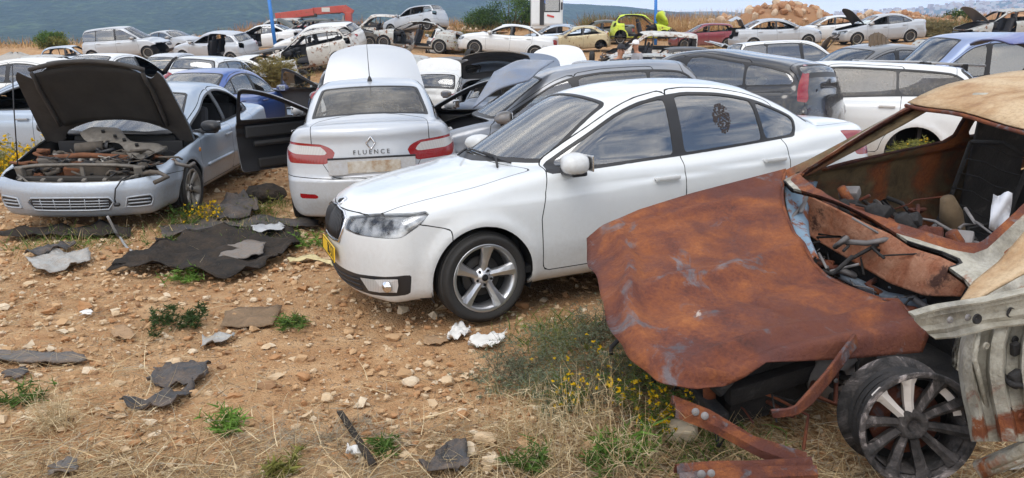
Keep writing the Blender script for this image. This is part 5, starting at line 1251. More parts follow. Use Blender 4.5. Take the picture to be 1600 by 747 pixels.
def wrD(px, py, D): return W_INV @ at(px, py, D)
def interp_rows(rows, m):
    """rows: list of polylines (any count) -> resampled to m points by length"""
    out = []
    for r in rows:
        P = [np.array(p) for p in r]; L = np.concatenate([[0], np.cumsum([np.linalg.norm(P[i + 1] - P[i]) for i in range(len(P) - 1)])]); ts = np.linspace(0, L[-1], m)
        out.append([np.array([np.interp(t, L, [p[k] for p in P]) for k in range(3)]) for t in ts])
    return out
def smooth_rows(rows, n):
    """densify across rows with pchip"""
    A = np.array(rows); r, c, _ = A.shape; s = np.linspace(0, r - 1, n); out = np.zeros((n, c, 3))
    for j in range(c):
        for k in range(3): out[:, j, k] = pchip([(i, A[i, j, k]) for i in range(r)])(s)
    return out
def build_wreck():
    root, ob, T = make_car('burnt_wreck', 'rust brown burnt out car wreck at the right with buckled bonnet and scorched wheel', 'car', 'burnt', R_ASH, M_WR, wheels='0011', interior=False, noglass=True,
        missing=('hood', 'front_bumper', 'door_front_L', 'door_rear_L', 'headlight', 'grille', 'lower_grille', 'tail_light'), inner=R_OLIVE, mirrors='', group='scrapped cars standing in the yard')
    sh = T['sh']
    body = ob['body']
    for sl in body.material_slots:
        if sl.material == M_TRIM: sl.link = 'OBJECT'; sl.material = R_PLAIN
        elif sl.material == M_GAP: sl.link = 'OBJECT'; sl.material = R_SOOT
    for k in ('door_front_R', 'door_rear_R'):
        for sl in ob[k].material_slots:
            if sl.material == M_TRIM: sl.link = 'OBJECT'; sl.material = R_PLAIN
    # buckled bonnet
    rows = [
        [(917, 373, -.68), (940, 354, -.68), (1000, 328, -.68), (1080, 303, -.68), (1160, 282, -.68), (1228, 264, -.68)],
        [(918, 390, -.62), (945, 368, -.60), (1005, 344, -.58), (1090, 322, -.58), (1160, 303, -.60), (1224, 284, -.62)],
        [(919, 416, -.46), (950, 394, -.44), (1015, 368, -.42), (1100, 350, -.42), (1165, 336, -.42), (1223, 318, -.44)],
        [(936, 440, -.20), (968, 424, -.18), (1045, 408, -.16), (1120, 400, -.16), (1180, 388, -.16), (1240, 366, -.18)],
        [(942, 484, .06), (982, 462, .08), (1055, 444, .08), (1130, 438, .08), (1200, 427, .08), (1272, 410, .06)],
        [(962, 528, .28), (1003, 504, .30), (1082, 484, .30), (1160, 474, .30), (1240, 464, .30), (1322, 446, .28)],
        [(986, 562, .46), (1028, 540, .46), (1105, 516, .46), (1190, 504, .46), (1290, 494, .46), (1388, 474, .46)],
        [(1018, 588, .60), (1062, 568, .60), (1122, 545, .60), (1205, 524, .60), (1320, 510, .60), (1430, 492, .60)],
        [(1050, 602, .68), (1100, 590, .68), (1146, 572, .68), (1215, 546, .68), (1325, 530, .68), (1450, 516, .68)],
        [(1092, 608, .71), (1130, 604, .71), (1163, 589, .71), (1196, 567, .71), (1320, 561, .71), (1440, 550, .71)]]
    R3 = interp_rows([[wr(*p) for p in r] for r in rows], 44); A = smooth_rows(R3, 60)
    i, j = np.meshgrid(np.linspace(0, 1, 60), np.linspace(0, 1, 44), indexing='ij')
    bump = .034 * np.exp(-((i - .44 + .06 * j) / .022)**2) - .030 * np.exp(-((i - .53 + .05 * j) / .05)**2) * np.clip(j * 4, 0, 1) + .016 * np.exp(-((i - .12 - .03 * j) / .025)**2) + .030 * np.exp(-((i - .80 + .10 * j) / .02)**2) * np.clip(j * 3, 0, 1) - .02 * np.exp(-((i - .87 + .10 * j) / .03)**2) * np.clip(j * 3, 0, 1)
    bump += .009 * fbm2(i * 5, j * 4, 21, 3)
    for (a_, b_, c_, w_, h_) in ((.9, .3, .55, .018, .020), (-.5, 1, .30, .02, -.018), (.7, .9, .95, .015, .014), (1, -.35, .18, .02, -.016), (.2, 1, .72, .016, .013)):
        q_ = a_ * i + b_ * j - c_; bump += h_ * np.exp(-(q_ / w_)**2) * (.5 + .5 * np.sin(i * 9 + j * 5 + c_ * 20)) + .010 * np.exp(-((j - .11 - .06 * np.sin(i * 7)) / .035)**2)
    A[..., 2] += bump * np.clip(np.minimum(i, 1 - i) * 12, 0, 1)
    A[:, 0, 0] += .006 * np.sin(i[:, 0] * 40) * (i[:, 0] > .25)            # eaten front edge
    b = MB(); b.sheet(A[:, ::-1].tolist(), .006); b.build('bonnet', R_RUST, root)
    # folded rim along the rear edge of the bonnet and the far wing strip with old blue paint
    b = MB(); b.tube([Vector(p) for p in A[2:56:3, -1]], .010, 6); b.build('bonnet_edge', R_PLAIN, root)
    t = NT('flaking_blue'); c = t.mix(t.ramp(t.noise(7, 7, .7), [(.44, (0, 0, 0)), (.52, (1, 1, 1))]), (.20, .068, .03), (.20, .30, .40)); M_BLUE = t.bsdf(c, .8)
    rows = [[wr(1226, 272, -.66), wr(1229, 320, -.5), wr(1245, 372, -.22), wr(1268, 404, .02)], [wr(1248, 278, -.66), wr(1246, 322, -.52), wr(1258, 360, -.26), wr(1274, 398, .02)], [wr(1278, 284, -.68), wr(1262, 330, -.54), wr(1266, 372, -.24), wr(1280, 404, .04)]]
    b = MB(); b.sheet(smooth_rows(interp_rows(rows, 10), 9).tolist()[::-1], .008); b.build('wing_strip', M_BLUE, root)
    # far windscreen pillar, folded box section with holes
    b = MB(); P = [wr(1222, 268, -.70), wr(1262, 250, -.69), wr(1330, 214, -.64), wr(1400, 176, -.58), wr(1462, 140, -.54)]; Q = [p + Vector((-.02, .075, -.045)) for p in P]; S_ = [p + Vector((-.03, .015, -.085)) for p in P]
    G = np.array([[list(p) for p in P], [list((p + q) / 2 + Vector((0, 0, .006))) for p, q in zip(P, Q)], [list(q) for q in Q], [list(s) for s in S_]])
    b.sheet(smooth_rows(interp_rows([[Vector(v) for v in row] for row in G], 24), 12).tolist(), .010)
    for k in range(9):
        t_ = .08 + k * .1; a = np.array(Q); i0 = min(int(t_ * 4), 3); f = t_ * 4 - i0; q = Vector(a[i0] * (1 - f) + a[i0 + 1] * f); b.lathe([(.001, .0), (.010, .0), (.011, .003)], 10, 1, Matrix.Translation(q + Vector((.002, -.025, .028))) @ Matrix.Rotation(-.9, 4, 'X'))
    b.build('windscreen_pillar', [R_OLIVE, R_SOOT], root)
    # burnt tan roof skin laid over the shell
    G = []
    for y in np.linspace(-.56, .56, 14):
        row = []
        for x in np.linspace(-1.17 - .05 * (1 - (y / .56)**2) * -1, -2.6, 16):
            z = float(sh.pg(sh.xg(np.array([x]), np.array([abs(y)])))[0]) - .035 * (y / .6)**2 + .012 + .012 * math.sin(x * 7 + y * 5) * math.sin(y * 6); row.append((x, y, z))
        G.append(row)
    b = MB(); b.sheet(G, .008); b.tube([Vector(r[0]) + Vector((.01, 0, -.02)) for r in G], .011, 8, 1); b.build('roof_skin', [R_TAN, R_PLAIN], root)
    # cowl panel across the cabin front
    top = [(1252, 300, -.62), (1300, 322, -.42), (1360, 352, -.16), (1420, 378, .10), (1480, 402, .34), (1528, 412, .52)]
    bot = [(1255, 345, -.60), (1300, 372, -.40), (1350, 400, -.14), (1400, 428, .12), (1455, 446, .36), (1510, 446, .50)]
    T3 = [wr(*p) for p in top]; B3 = [wr(*p) for p in bot]; M3 = [(a + c_) / 2 + Vector((.0, 0, .025)) for a, c_ in zip(T3, B3)]; L3 = [p + Vector((.02, 0, -.055)) for p in B3]
    A = smooth_rows(interp_rows([T3, M3, B3, L3], 40), 16); b = MB(); b.sheet(A[:, ::-1].tolist(), .006)
    for (u0, v0, u1, v1) in ((.25, .35, .5, .45), (.3, .5, .45, .58), (.5, .4, .62, .52), (.6, .35, .8, .42), (.68, .5, .84, .5), (.55, .62, .75, .6), (.1, .3, .22, .5)):
        P = []
        for q in np.linspace(0, 1, 9): u = u0 + (u1 - u0) * q; v = v0 + (v1 - v0) * q + .07 * (abs((q * 3) % 2 - 1) - .5); P.append(Vector(A[int(np.clip(v, 0, .99) * 15), int(np.clip(u, 0, .99) * 39)]) + Vector((0, 0, .002)))
        b.tube(P, .0055, 5)
    p = Vector(A[6, 36]) + Vector((0, 0, .004)); b.lathe([(.012, .0), (.022, .0), (.026, .004)], 14, 1, Matrix.Translation(p) @ Matrix.Rotation(PI / 2, 4, 'X'))
    b.build('cowl_panel', [rusty('rust_orange', 'orange'), R_ASH], root)
    # firewall below it, pipes and steering column remains
    b = MB(); b.box((-.64, 0, .44), (.03, 1.30, .50), (0, .1, 0), bev=.01); b.box((-.9, 0, .30), (1.3, 1.40, .03), bev=.01); b.box((-1.9, 0, .36), (1.0, 1.40, .04), bev=.01); b.build('firewall', R_SOOT, root)
    r = random.Random(4); b = MB()
    P = [wr(1265, 318, -.5), wr(1330, 335, -.30), wr(1400, 368, .0), wr(1450, 395, .25), wr(1490, 405, .45)]; b.tube([p + Vector((-.10, 0, -.01)) for p in P], .035, 10, 1); b.tube([p + Vector((-.17, 0, -.03)) for p in P], .022, 8, 0)
    for px, py, y, s in ((1300, 322, -.4, .06), (1345, 330, -.2, .07), (1392, 345, 0, .07), (1425, 365, .1, .06), (1300, 300, -.5, .05), (1470, 372, .3, .06)):
        p = wr(px, py, y); b.tube([p + Vector((-.06, 0, .02)), p + Vector((-.1, .03, -.06)), p + Vector((-.18, .02, -.10))], [s * .5, s * .62, s * .4], 10, r.choice([0, 1, 1])); b.box(p + Vector((-.13, 0, -.03)), (.08, .11, .06), (r.random(), r.random(), r.random()), r.choice([0, 1, 2]), .012)
    for k in range(60):
        p = Vector((r.uniform(-1.3, -.35), r.uniform(-.6, .6), r.uniform(.62, .92) - .15 * r.random())); q = [p]
        for _ in range(4): q.append(q[-1] + Vector((r.uniform(-.12, .1), r.uniform(-.14, .14), r.uniform(-.08, .05))))
        b.tube(q, r.uniform(.004, .016), 6, r.choice([0, 0, 1, 2]))
    b.build('burnt_dashboard', [R_SOOT, R_PLAIN, R_ALLOY], root)
    # slats, wires and scorched scraps in the scuttle below the cowl panel
    b = MB(); P = [wr(1258, 385, -.5), wr(1320, 420, -.25), wr(1390, 452, .05), wr(1450, 462, .3)]; b.tube([p + Vector((.0, 0, -.05)) for p in P], .030, 6, 3); b.tube([p + Vector((.06, 0, -.10)) for p in P], .045, 8, 1)
    for k in range(70):
        t_ = r.random(); p = P[min(int(t_ * 3), 2)].lerp(P[min(int(t_ * 3), 2) + 1], t_ * 3 % 1) + Vector((r.uniform(-.12, .10), r.uniform(-.05, .05), r.uniform(-.12, .0))); q = [p]
        for _ in range(3): q.append(q[-1] + Vector((r.uniform(-.07, .07), r.uniform(-.09, .09), r.uniform(-.04, .03))))
        b.tube(q, r.choice([.003, .004, .006, .012, .018]), 6, r.choice([0, 1, 1, 2, 2, 3]))
    b.build('scuttle_scraps', [R_SOOT, R_RUST, R_ALLOY, simple('scorched_blue', (.22, .27, .33), .7, var=.6, scale=20)], root)
    rows = [[wr(1492, 440, -.58), wr(1500, 330, -.60), wr(1535, 170, -.56)], [wr(1530, 440, -.54), wr(1545, 320, -.58), wr(1580, 160, -.54)], [wr(1580, 420, -.50), wr(1590, 300, -.56), wr(1612, 150, -.52)]]
    b = MB(); b.sheet(smooth_rows(interp_rows(rows, 20), 9).tolist(), .02); b.build('door_pillar', R_SOOT, root)
    # melted seat frames and rags inside
    b = MB()
    for (x, y) in ((-1.35, -.30), (-1.35, .34)):
        for s in (-.2, .2): b.tube([(x + .25, y + s, .42), (x - .1, y + s, .46), (x - .22, y + s, .72), (x - .30, y + s, 1.05)], .014, 7)
        b.tube([(x - .30, y - .2, 1.05), (x - .32, y, 1.09), (x - .30, y + .2, 1.05)], .014, 7)
        for q in range(7): b.tube([(x - .12 - q * .03, y - .2, .50 + q * .09), (x - .13 - q * .03, y - .06, .51 + q * .09), (x - .12 - q * .03, y + .07, .49 + q * .09), (x - .12 - q * .03, y + .2, .50 + q * .09)], .004, 5)
    b.build('seat_frame', R_SOOT, root)
    b = MB(); P = [wr(1480, 310, -.05), wr(1486, 335, -.05), wr(1492, 365, -.05), wr(1498, 385, -.05)]; b.tube(P, [.035, .06, .055, .03], 12); b.build('burnt_motor', simple('burnt_fabric', (.12, .085, .05), .95, var=.5, scale=18), root)
    # near structure: upper rail, plate and bracket ahead of the hinge post
    a0 = [wrD(1420, 490, 2.62), wrD(1460, 478, 2.60), wrD(1530, 468, 2.55), wrD(1600, 452, 2.5), wrD(1660, 440, 2.45)]; a1 = [wrD(1450, 522, 2.66), wrD(1480, 520, 2.62), wrD(1540, 505, 2.58), wrD(1600, 498, 2.52), wrD(1660, 490, 2.46)]; am = [(p + q) / 2 + Vector((0, .02, .01)) for p, q in zip(a0, a1)]
    b = MB(); up_ = Vector((0, 0, .012)); bk = Vector((.0, -.03, 0))
    b.sheet([[tuple(p) for p in r_] for r_ in interp_rows([[p - bk for p in a0], a0, [p * .7 + q * .3 + Vector((0, .008, 0)) for p, q in zip(a0, a1)], [p * .6 + q * .4 - Vector((0, .010, 0)) for p, q in zip(a0, a1)], [p * .3 + q * .7 - Vector((0, .010, 0)) for p, q in zip(a0, a1)], [p * .2 + q * .8 + Vector((0, .008, 0)) for p, q in zip(a0, a1)], a1, [p - bk for p in a1]], 20)], .008, smooth=False)
    for px, py in ((1484, 500), (1512, 496), (1575, 485)): b.lathe([(.004, .006), (.010, .006), (.013, .0)], 12, 1, frame(wrD(px, py, 2.56), (0, 1, .2)) @ Matrix.Rotation(PI / 2, 4, 'X'))
    for px, py in ((1525, 498), (1578, 488)): b.lathe([(.001, .003), (.013, .003), (.017, .009), (.019, .002)], 14, 2, frame(wrD(px, py, 2.54), (0, 1, .2)) @ Matrix.Rotation(PI / 2, 4, 'X'))
    b.build('wing_rail', [R_ASH, R_ALLOY, R_SOOT], root)
    rows = [[wrD(1498, 472, 2.62), wrD(1520, 440, 2.68), wrD(1560, 408, 2.7), wrD(1610, 350, 2.7), wrD(1690, 300, 2.66)], [wrD(1520, 470, 2.56), wrD(1550, 452, 2.58), wrD(1590, 430, 2.58), wrD(1650, 400, 2.56), wrD(1720, 370, 2.5)]]
    b = MB(); b.sheet(smooth_rows(interp_rows(rows, 16), 8).tolist(), .010); b.build('pillar_foot', R_TAN, root)
    cols_ = [(1503, .08), (1510, .0), (1524, -.03), (1532, .03), (1546, .04), (1552, -.02), (1572, -.035), (1578, .03), (1596, .035), (1602, -.01), (1625, -.02), (1660, -.02)]
    rows = [[wrD(cx + dx, py, 2.66 - .0011 * (cx - 1500) + dd) for py, dx in ((500, 6), (540, -4), (580, -6), (620, 0), (655, 8), (690, 14))] for cx, dd in cols_]
    b = MB(); b.sheet([[tuple(p) for p in r_] for r_ in interp_rows(rows, 22)][::-1], .008, smooth=False)
    b.tube([wrD(1565, 585, 2.6), wrD(1580, 600, 2.55), wrD(1612, 605, 2.55)], .012, 8, 1); b.box(wrD(1588, 592, 2.56), (.05, .03, .06), (.2, .3, .1), 1, .01)
    
    for k, (px, py) in enumerate([(1540, 540), (1585, 530), (1595, 650), (1575, 640), (1560, 560), (1600, 575)]): b.lathe([(.001, .004), (.008, .004), (.011, .008), (.014, .0)], 12, k % 2, frame(wrD(px, py, 2.585), (0, 1, .1)) @ Matrix.Rotation(PI / 2, 4, 'X'))
    b.tube([wrD(1572, 505, 2.6), wrD(1562, 560, 2.6), wrD(1568, 620, 2.63), wrD(1578, 675, 2.66)], .012, 6); b.tube([wrD(1530, 512, 2.62), wrD(1522, 560, 2.6), wrD(1535, 610, 2.64), wrD(1548, 660, 2.68)], .010, 6); b.box(wrD(1586, 545, 2.57), (.03, .02, .05), (.1, .2, 0), 1, .006)
    b.build('hinge_post', [R_ASH, R_SOOT], root)
    b = MB(); P = [wrD(1530, 735, 2.72), wrD(1600, 705, 2.62), wrD(1700, 670, 2.5)]; b.tube(P, .035, 10); b.tube([p + Vector((0, .03, .05)) for p in P], .022, 8); b.build('sill', R_ASH, root)
    # scorched wheel standing on its bare rim
    wt, wm = wheel_meshes('fan', .300, .238); hub = at(1414, 655, 2.93)
    q = MB(); R_ = .218; h = .11
    q.lathe([(.19, -h * .9), (R_ + .002, -h), (R_ + .010, -h * .92), (R_ - .014, -h * .8), (R_ - .034, -h * .45), (R_ - .04, h * .1), (R_ - .03, h * .6), (R_ - .006, h * .82), (R_ + .010, h * .95), (R_ + .006, h * 1.02), (R_ - .014, h * .96)], 48, 0)
    for y in (-.09, -.05, -.01, .03, .07): q.lathe([(R_ - .028, y - .014), (R_ - .016, y), (R_ - .028, y + .014)], 40, 1)
    o = q.build('wheel', [rusty('charred_rim', 'char'), rusty('charred_tyre', 'soot')], root)
    rim = MB(); n = 10
    for k in range(n):
        a = 2 * PI * k / n + .1; sec = []
        for rr, w_, y in ((.03, .016, h * .55), (.10, .018, h * .62), (.17, .022, h * .80), (R_ - .014, .034, h * .92)):
            sec.append([(rr, w_, y - .01), (rr, 0, y + .006), (rr, -w_, y - .01), (rr, -w_ * .6, y - .045), (rr, w_ * .6, y - .045)])
        V = [(rr * math.cos(a) - s_ * math.sin(a), y, rr * math.sin(a) + s_ * math.cos(a)) for row in sec for rr, s_, y in row]
        F = [(i_ * 5 + j_, i_ * 5 + (j_ + 1) % 5, (i_ + 1) * 5 + (j_ + 1) % 5, (i_ + 1) * 5 + j_) for i_ in range(3) for j_ in range(5)] + [(0, 1, 2, 3, 4), (19, 18, 17, 16, 15)]
        rim.add(V, F, 0 if k not in (6, 7) else 1)
    rim.lathe([(.001, h * .5), (.024, h * .5), (.028, h * .66), (.05, h * .68), (.062, h * .55), (.062, .0)], 24, 0); rim.lathe([(.001, -.03), (R_ - .03, -.04)], 24, 2); rim.lathe([(.06, .0), (.14, .0), (.14, -.02)], 24, 3)
    V = []; F = []
    for k in range(13):                                  # ash-white patch of bare rim between two spokes
        a = -1.25 + k * .085
        for rr, y in ((.16, h * .52), (R_ - .02, h * .62)): V.append((rr * math.cos(a), y, rr * math.sin(a)))
    rim.add(V, [(2 * k, 2 * k + 1, 2 * k + 3, 2 * k + 2) for k in range(12)], 1)
    ro = rim.build('rim', [rusty('scorched_spokes', 'char', 1.6), simple('ash_white', (.60, .56, .53), .9, var=.25), M_GAP, R_PLAIN], o)
    nrm = Vector((-.02, -.985, .10)).normalized(); up = Vector((0, 0, 1)); x_ = nrm.cross(up).normalized() * -1; z_ = x_.cross(nrm)
    M = Matrix((x_, nrm, z_)).transposed().to_4x4(); M.translation = hub; o.matrix_local = W_INV @ M
    # under the bonnet: rails, torn rusty strut, dark engine
    b = MB(); P = [wrD(1335, 530, 3.10), wrD(1290, 590, 2.98), wrD(1262, 622, 2.86), wrD(1240, 642, 2.84), wrD(1205, 645, 2.82)]
    G = [[p + Vector((0, 0, .0)) + (P[1] - P[0]).normalized().cross(Vector((0, 1, 0))) * (.035 * s) * (1 if k < 3 else .6) for k, p in enumerate(P)] for s in (-1, -.5, .5, 1)]
    b.sheet(smooth_rows(interp_rows(G, 18), 8).tolist()[::-1], .012); b.lathe([(.001, .004), (.008, .004), (.01, .0)], 10, 1, frame(wrD(1306, 595, 2.84), (0, 1, .2)) @ Matrix.Rotation(PI / 2, 4, 'X')); b.build('torn_strut', [R_PLAIN, R_SOOT], root)
    b = MB()
    for k in range(110):
        p = Vector((r.uniform(-.1, .75), r.uniform(-.55, .5), r.uniform(.22, .62))); q_ = [p]
        for _ in range(3): q_.append(q_[-1] + Vector((r.uniform(-.15, .15), r.uniform(-.15, .15), r.uniform(-.1, .1))))
        if r.random() < .65: b.tube(q_, r.choice([.005, .008, .012, .02, .03]), 7, r.choice([0, 0, 1]))
        else: b.box(p, (r.uniform(.04, .14), r.uniform(.04, .15), r.uniform(.03, .12)), (r.random(), r.random(), r.random()), r.choice([0, 0, 0, 1]), .012)
    b.box((.3, 0, .38), (.62, .85, .36), (0, .05, 0), 0, .05); b.box((.25, .46, .44), (.8, .06, .09), (0, .05, 0), 0, .012); b.box((.25, -.52, .42), (.8, .07, .10), (0, .05, 0), 0, .015); b.box((.72, 0, .36), (.06, 1.1, .08), (0, 0, 0), 0, .015); b.box((.28, .30, .28), (.75, .03, .34), (0, .04, 0), 0, .01)
    b.tube([(.7, .4, .30), (.72, .42, .5), (.68, .4, .66)], .03, 8, 1); b.lathe([(.03, .0), (.12, .0), (.14, .05), (.05, .07)], 18, 2, Matrix.Translation((.1, .45, .40)))
    b.build('burnt_engine', [R_SOOT, R_RUST, R_ALLOY], root)
    # blue and white rag hanging in the cabin
    rows = [[wrD(1560 + 8 * math.sin(q) - 9 * k * .2, 305 + k * 9, 3.6) + Vector((0, .01 * math.sin(k), 0)) for k in range(7)] for q in (0, 1)]
    G = [[wrD(1552 + u * 30 - k * 1.2, 303 + k * 9 + 4 * math.sin(u * 6), 3.55 + .03 * math.sin(u * 5 + k)) for k in range(7)] for u in np.linspace(0, 1, 6)]
    b = MB(); b.sheet(G, .003); o = b.build('rag', [simple('rag_cloth', (.55, .57, .62), .9, var=.3)]); o.matrix_world = M_WR; tag(o, 'pale torn rag hanging inside the burnt wreck', 'rag')
    # rusty beams lying on the ground in front of the wheel
    for nm, lb, P, w in (('rusty_beam', 'long rusty bumper beam slanting down from the wreck to the ground', [(1052, 628, 2.98), (1110, 650, 2.95), (1180, 690, 2.88), (1262, 718, 2.84)], .05), ('rusty_beam', 'rusty channel beam lying flat at the bottom edge below the slanting beam', [(1058, 738, 2.72), (1120, 732, 2.72), (1200, 730, 2.74), (1270, 726, 2.78)], .055)):
        Q = [at(*p) for p in P]; Q = [Vector((q.x, q.y, max(q.z, gz1(q.x, q.y) + w * .7))) for q in Q]
        G = [[q + Vector((0, a_ * w, c_ * w)) + Vector((0, 0, .004 * math.sin(k * 2 + a_ * 3))) for k, q in enumerate(Q)] for a_, c_ in ((-.9, -.9), (-1, -.2), (-.55, .35), (-.1, .0), (.3, .4), (.8, .1), (1.0, -.6))]
        b = MB(); b.sheet([[tuple(p) for p in r_] for r_ in interp_rows(G, 26)][::-1], .005, smooth=False)
        
        for t_ in (.15, .22): p = Vector(np.array(Q[0]) * (1 - t_) + np.array(Q[-1]) * t_) + Vector((0, -w * .9, w * .3)); b.lathe([(.001, .006), (.012, .005), (.016, .0)], 12, 1, frame(p, (0, -1, .4)) @ Matrix.Rotation(PI / 2, 4, 'X'))
        o = b.build(nm, [R_BEAM, R_ALLOY]); tag(o, lb, 'beam')
build_wreck()
# ================================================================== crane, truck, poles, people, boulders, bank
def build_special():
    crane_red = paint('crane_red', (.42, .035, .02), 0, .5, .3, .3, .08); steel = M_STEEL
    # loader crane standing on its truck bed
    D = 50; base = at(546, 74, D); base.z = gz1(base.x, base.y); c = empty('loader_crane', base); tag(c, 'red folding loader crane with its long arm stretched left over the wrecks', 'crane')
    L = lambda px, py: at(px, py, D) - base
    def beam(nm, P, w, h, m=crane_red):
        b = MB()
        for i in range(len(P) - 1):
            a, e = Vector(P[i]), Vector(P[i + 1]); d = e - a; ang = math.atan2(d.z, d.x); b.box((a + e) / 2, (d.length + .12, w, h[i] if isinstance(h, list) else h), (0, -ang, math.atan2(d.y, abs(d.x)) if abs(d.x) > .3 else 0), bev=.03)
        return b.build(nm, m, c)
    beam('column', [L(546, 76), L(546, 22)], .5, .42); beam('main_boom', [L(549, 21), L(538, 14), L(490, 18)], .34, [.55, .46]); beam('outer_boom', [L(490, 19), L(432, 26)], .30, .46); beam('boom_extension', [L(494, 24), L(436, 29)], .2, .22, M_STEEL)
    b = MB(); b.tube([L(537, 24), L(536, 48)], .08, 8); b.tube([L(500, 20), L(532, 20)], .07, 8); b.build('ram', M_ALU, c)
    b = MB(); b.tube([L(452, 30), L(456, 33), L(464, 32), L(467, 27)], .03, 6); b.build('hose', M_TRIM, c)
    b = MB(); P = L(510, 15.5); b.box(P + Vector((0, -.19, 0)), (.55, .03, .28), bev=.01); b.build('panel', simple('pale_panel', (.6, .55, .5)), c)
    b = MB(); b.box((0, .3, .7), (5.0, 2.3, .25), bev=.04); b.box((-1.0, .3, .45), (4.6, .8, .3), bev=.04); b.build('truck_bed', M_STEEL, c)
    b = MB()
    for x in (-1.8, 1.6): b.tube([(x, -.75, .5), (x, -.45, .5)], .5, 20); b.tube([(x, 1.05, .5), (x, 1.35, .5)], .5, 20)
    b.build('wheels', M_RUBBER, c)['kind'] = 'stuff'
    # white lorry cab
    D = 52; p = at(853, 62, D); p.z = gz1(p.x, p.y); t = empty('lorry_cab', p); tag(t, 'tall white lorry cab standing behind the gold coupe', 'lorry')
    W = W_PAINT; s = 1 / 1150 * D; b = MB(); b.box((0, 0, 1.75), (2.2, 2.4, 2.1), bev=.16); b.box((-.1, 0, .75), (2.0, 2.2, .5), bev=.08); b.build('cab', W, t)
    b = MB(); b.box((.35, -1.215, 2.05), (.95, .03, .75), bev=.02); b.box((1.105, 0, 2.05), (.03, 2.0, .8), bev=.02); b.build('window', G_DARK, t); b = MB(); b.box((.35, -1.205, 2.05), (1.08, .03, .88), bev=.02); b.build('window_frame', M_TRIM, t)
    b = MB(); b.box((-.35, -1.22, 1.6), (.30, .04, 1.7), bev=.02); b.build('air_intake', M_TRIM, t); b = MB(); b.box((.25, -1.225, 1.35), (.5, .02, .12), (0, .25, 0), bev=.01); b.build('red_stripe', simple('stripe_red', (.5, .05, .04)), t); b = MB(); b.lathe([(.001, 0), (.14, 0), (.15, .01)], 20, 0, Matrix.Translation((-.05, -1.225, 2.3)) @ Matrix.Rotation(PI, 4, 'Z')); b.build('emblem', simple('emblem_blue', (.10, .18, .45)), t)
    b = MB(); b.box((1.0, -1.35, 2.0), (.12, .2, .5), bev=.04); b.build('mirror', M_TRIM, t)
    for x, y in ((.6, -.95), (.6, .95)): b = MB(); b.tube([(x, y - .15, .5), (x, y + .15, .5)], .5, 22); b.build('wheel', M_RUBBER, t)
    # two blue poles
    blue = simple('pole_blue', (.02, .17, .52), .45, var=.1)
    for lb, p0, p1, D in (('leaning bright blue pole beside the white saloon on the left', (431, 74), (415, -40), 40), ('upright bright blue pole behind the lime green car', (1025, 52), (1025, -40), 47)):
        a, e = at(*p0, D), at(*p1, D); a.z = gz1(a.x, a.y); b = MB(); b.tube([a, e], .10, 12); o = b.build('pole', blue); tag(o, lb, 'pole', 'blue poles in the yard')
    # bent lime panel standing on the lime car, rusty ribbed panel on the dark saloon, loose bars
    G = [[at(1027 + 14 * v + 2 * math.sin(u * 6), 42 - 25 * u + 5 * abs(v - .5), 41.6) + Vector((0, .3 * math.sin(u * 4 + v * 3), 0)) for v in np.linspace(0, 1, 6)] for u in np.linspace(0, 1, 8)]
    b = MB(); b.sheet(G, .03); tag(b.build('crumpled_sheet', LIME), 'crumpled lime panel sticking up from the lime green car', 'panel')
    brown = simple('burnt_brown', (.11, .075, .045), .9, var=.5, scale=6); D = 15.2
    G = [[at(1357 + 56 * u, 74 + 3 * u - (24 * math.sin(min(1, u * 1.25 + .18) * PI) ** .6) * v, D + .5 * v) for v in np.linspace(0, 1, 6)] for u in np.linspace(0, 1, 14)]
    b = MB(); b.sheet(G, .02)
    for k in range(9): u = .06 + k * .11; b.tube([at(1357 + 56 * u, 74 + 3 * u, D - .03), at(1357 + 56 * u, 74 + 3 * u - 24 * math.sin(min(1, u * 1.25 + .18) * PI) ** .6, D + .46)], .012, 5)
    tag(b.build('scrap_sheet', brown), 'burnt brown ribbed panel lying on the dark saloon beside the van', 'panel')
    alu = simple('bar_aluminium', (.55, .56, .57), .35, .7, var=.08)
    for lb, a, e, D in (('left aluminium roof bar with a dark clamp on the white estate', (1332, 95), (1441, 97), 11.5), ('right aluminium roof bar with two dark feet on the white estate', (1448, 98), (1540, 103), 11.0)):
        P, Q = at(*a, D), at(*e, D); b = MB(); r_ = empty('roof_bar', P); tag(r_, lb, 'roof bar', 'aluminium roof bars on the white estate'); b.box((Q - P) / 2, ((Q - P).length, .05, .035), (0, math.atan2(-(Q - P).z, (Q - P).length), 0), bev=.012); b.build('bar', alu, r_)
        f = MB(); 
        for u in (.0, .62) if 'right' in lb else (.03, .97): q = (Q - P) * u; f.box(q + Vector((.02, 0, -.05)), (.09, .07, .12), bev=.02)
        f.build('clamp', M_TRIM, r_)['kind'] = 'stuff'
    # raised dark crumpled bonnet lying against the black hatchback is its own bonnet; a tarp heap at the far left
    D = 40; p = at(25, 92, D); p.z = gz1(p.x, p.y); G = [[(2.3 * math.cos(a) * (1 - v * v * .9), 1.5 * math.sin(a) * (1 - v * v * .9), 1.25 * v + .06 * math.sin(a * 5 + v * 7)) for v in np.linspace(0, 1, 7)] for a in np.linspace(0, 2 * PI, 25)]
    b = MB(); b.sheet(G, .02); tag(b.build('tarp_heap', simple('tarp_grey', (.36, .34, .31), .8, var=.2), None, p), 'rounded grey tarpaulin heap at the far left edge', 'tarp')
build_special()
def icorock(r, sub=1, seed=0):
    bm = bmesh.new(); bmesh.ops.create_icosphere(bm, subdivisions=sub, radius=1); V = np.array([v.co[:] for v in bm.verts]); F = [[v.index for v in f.verts] for f in bm.faces]; bm.free(); return V, F
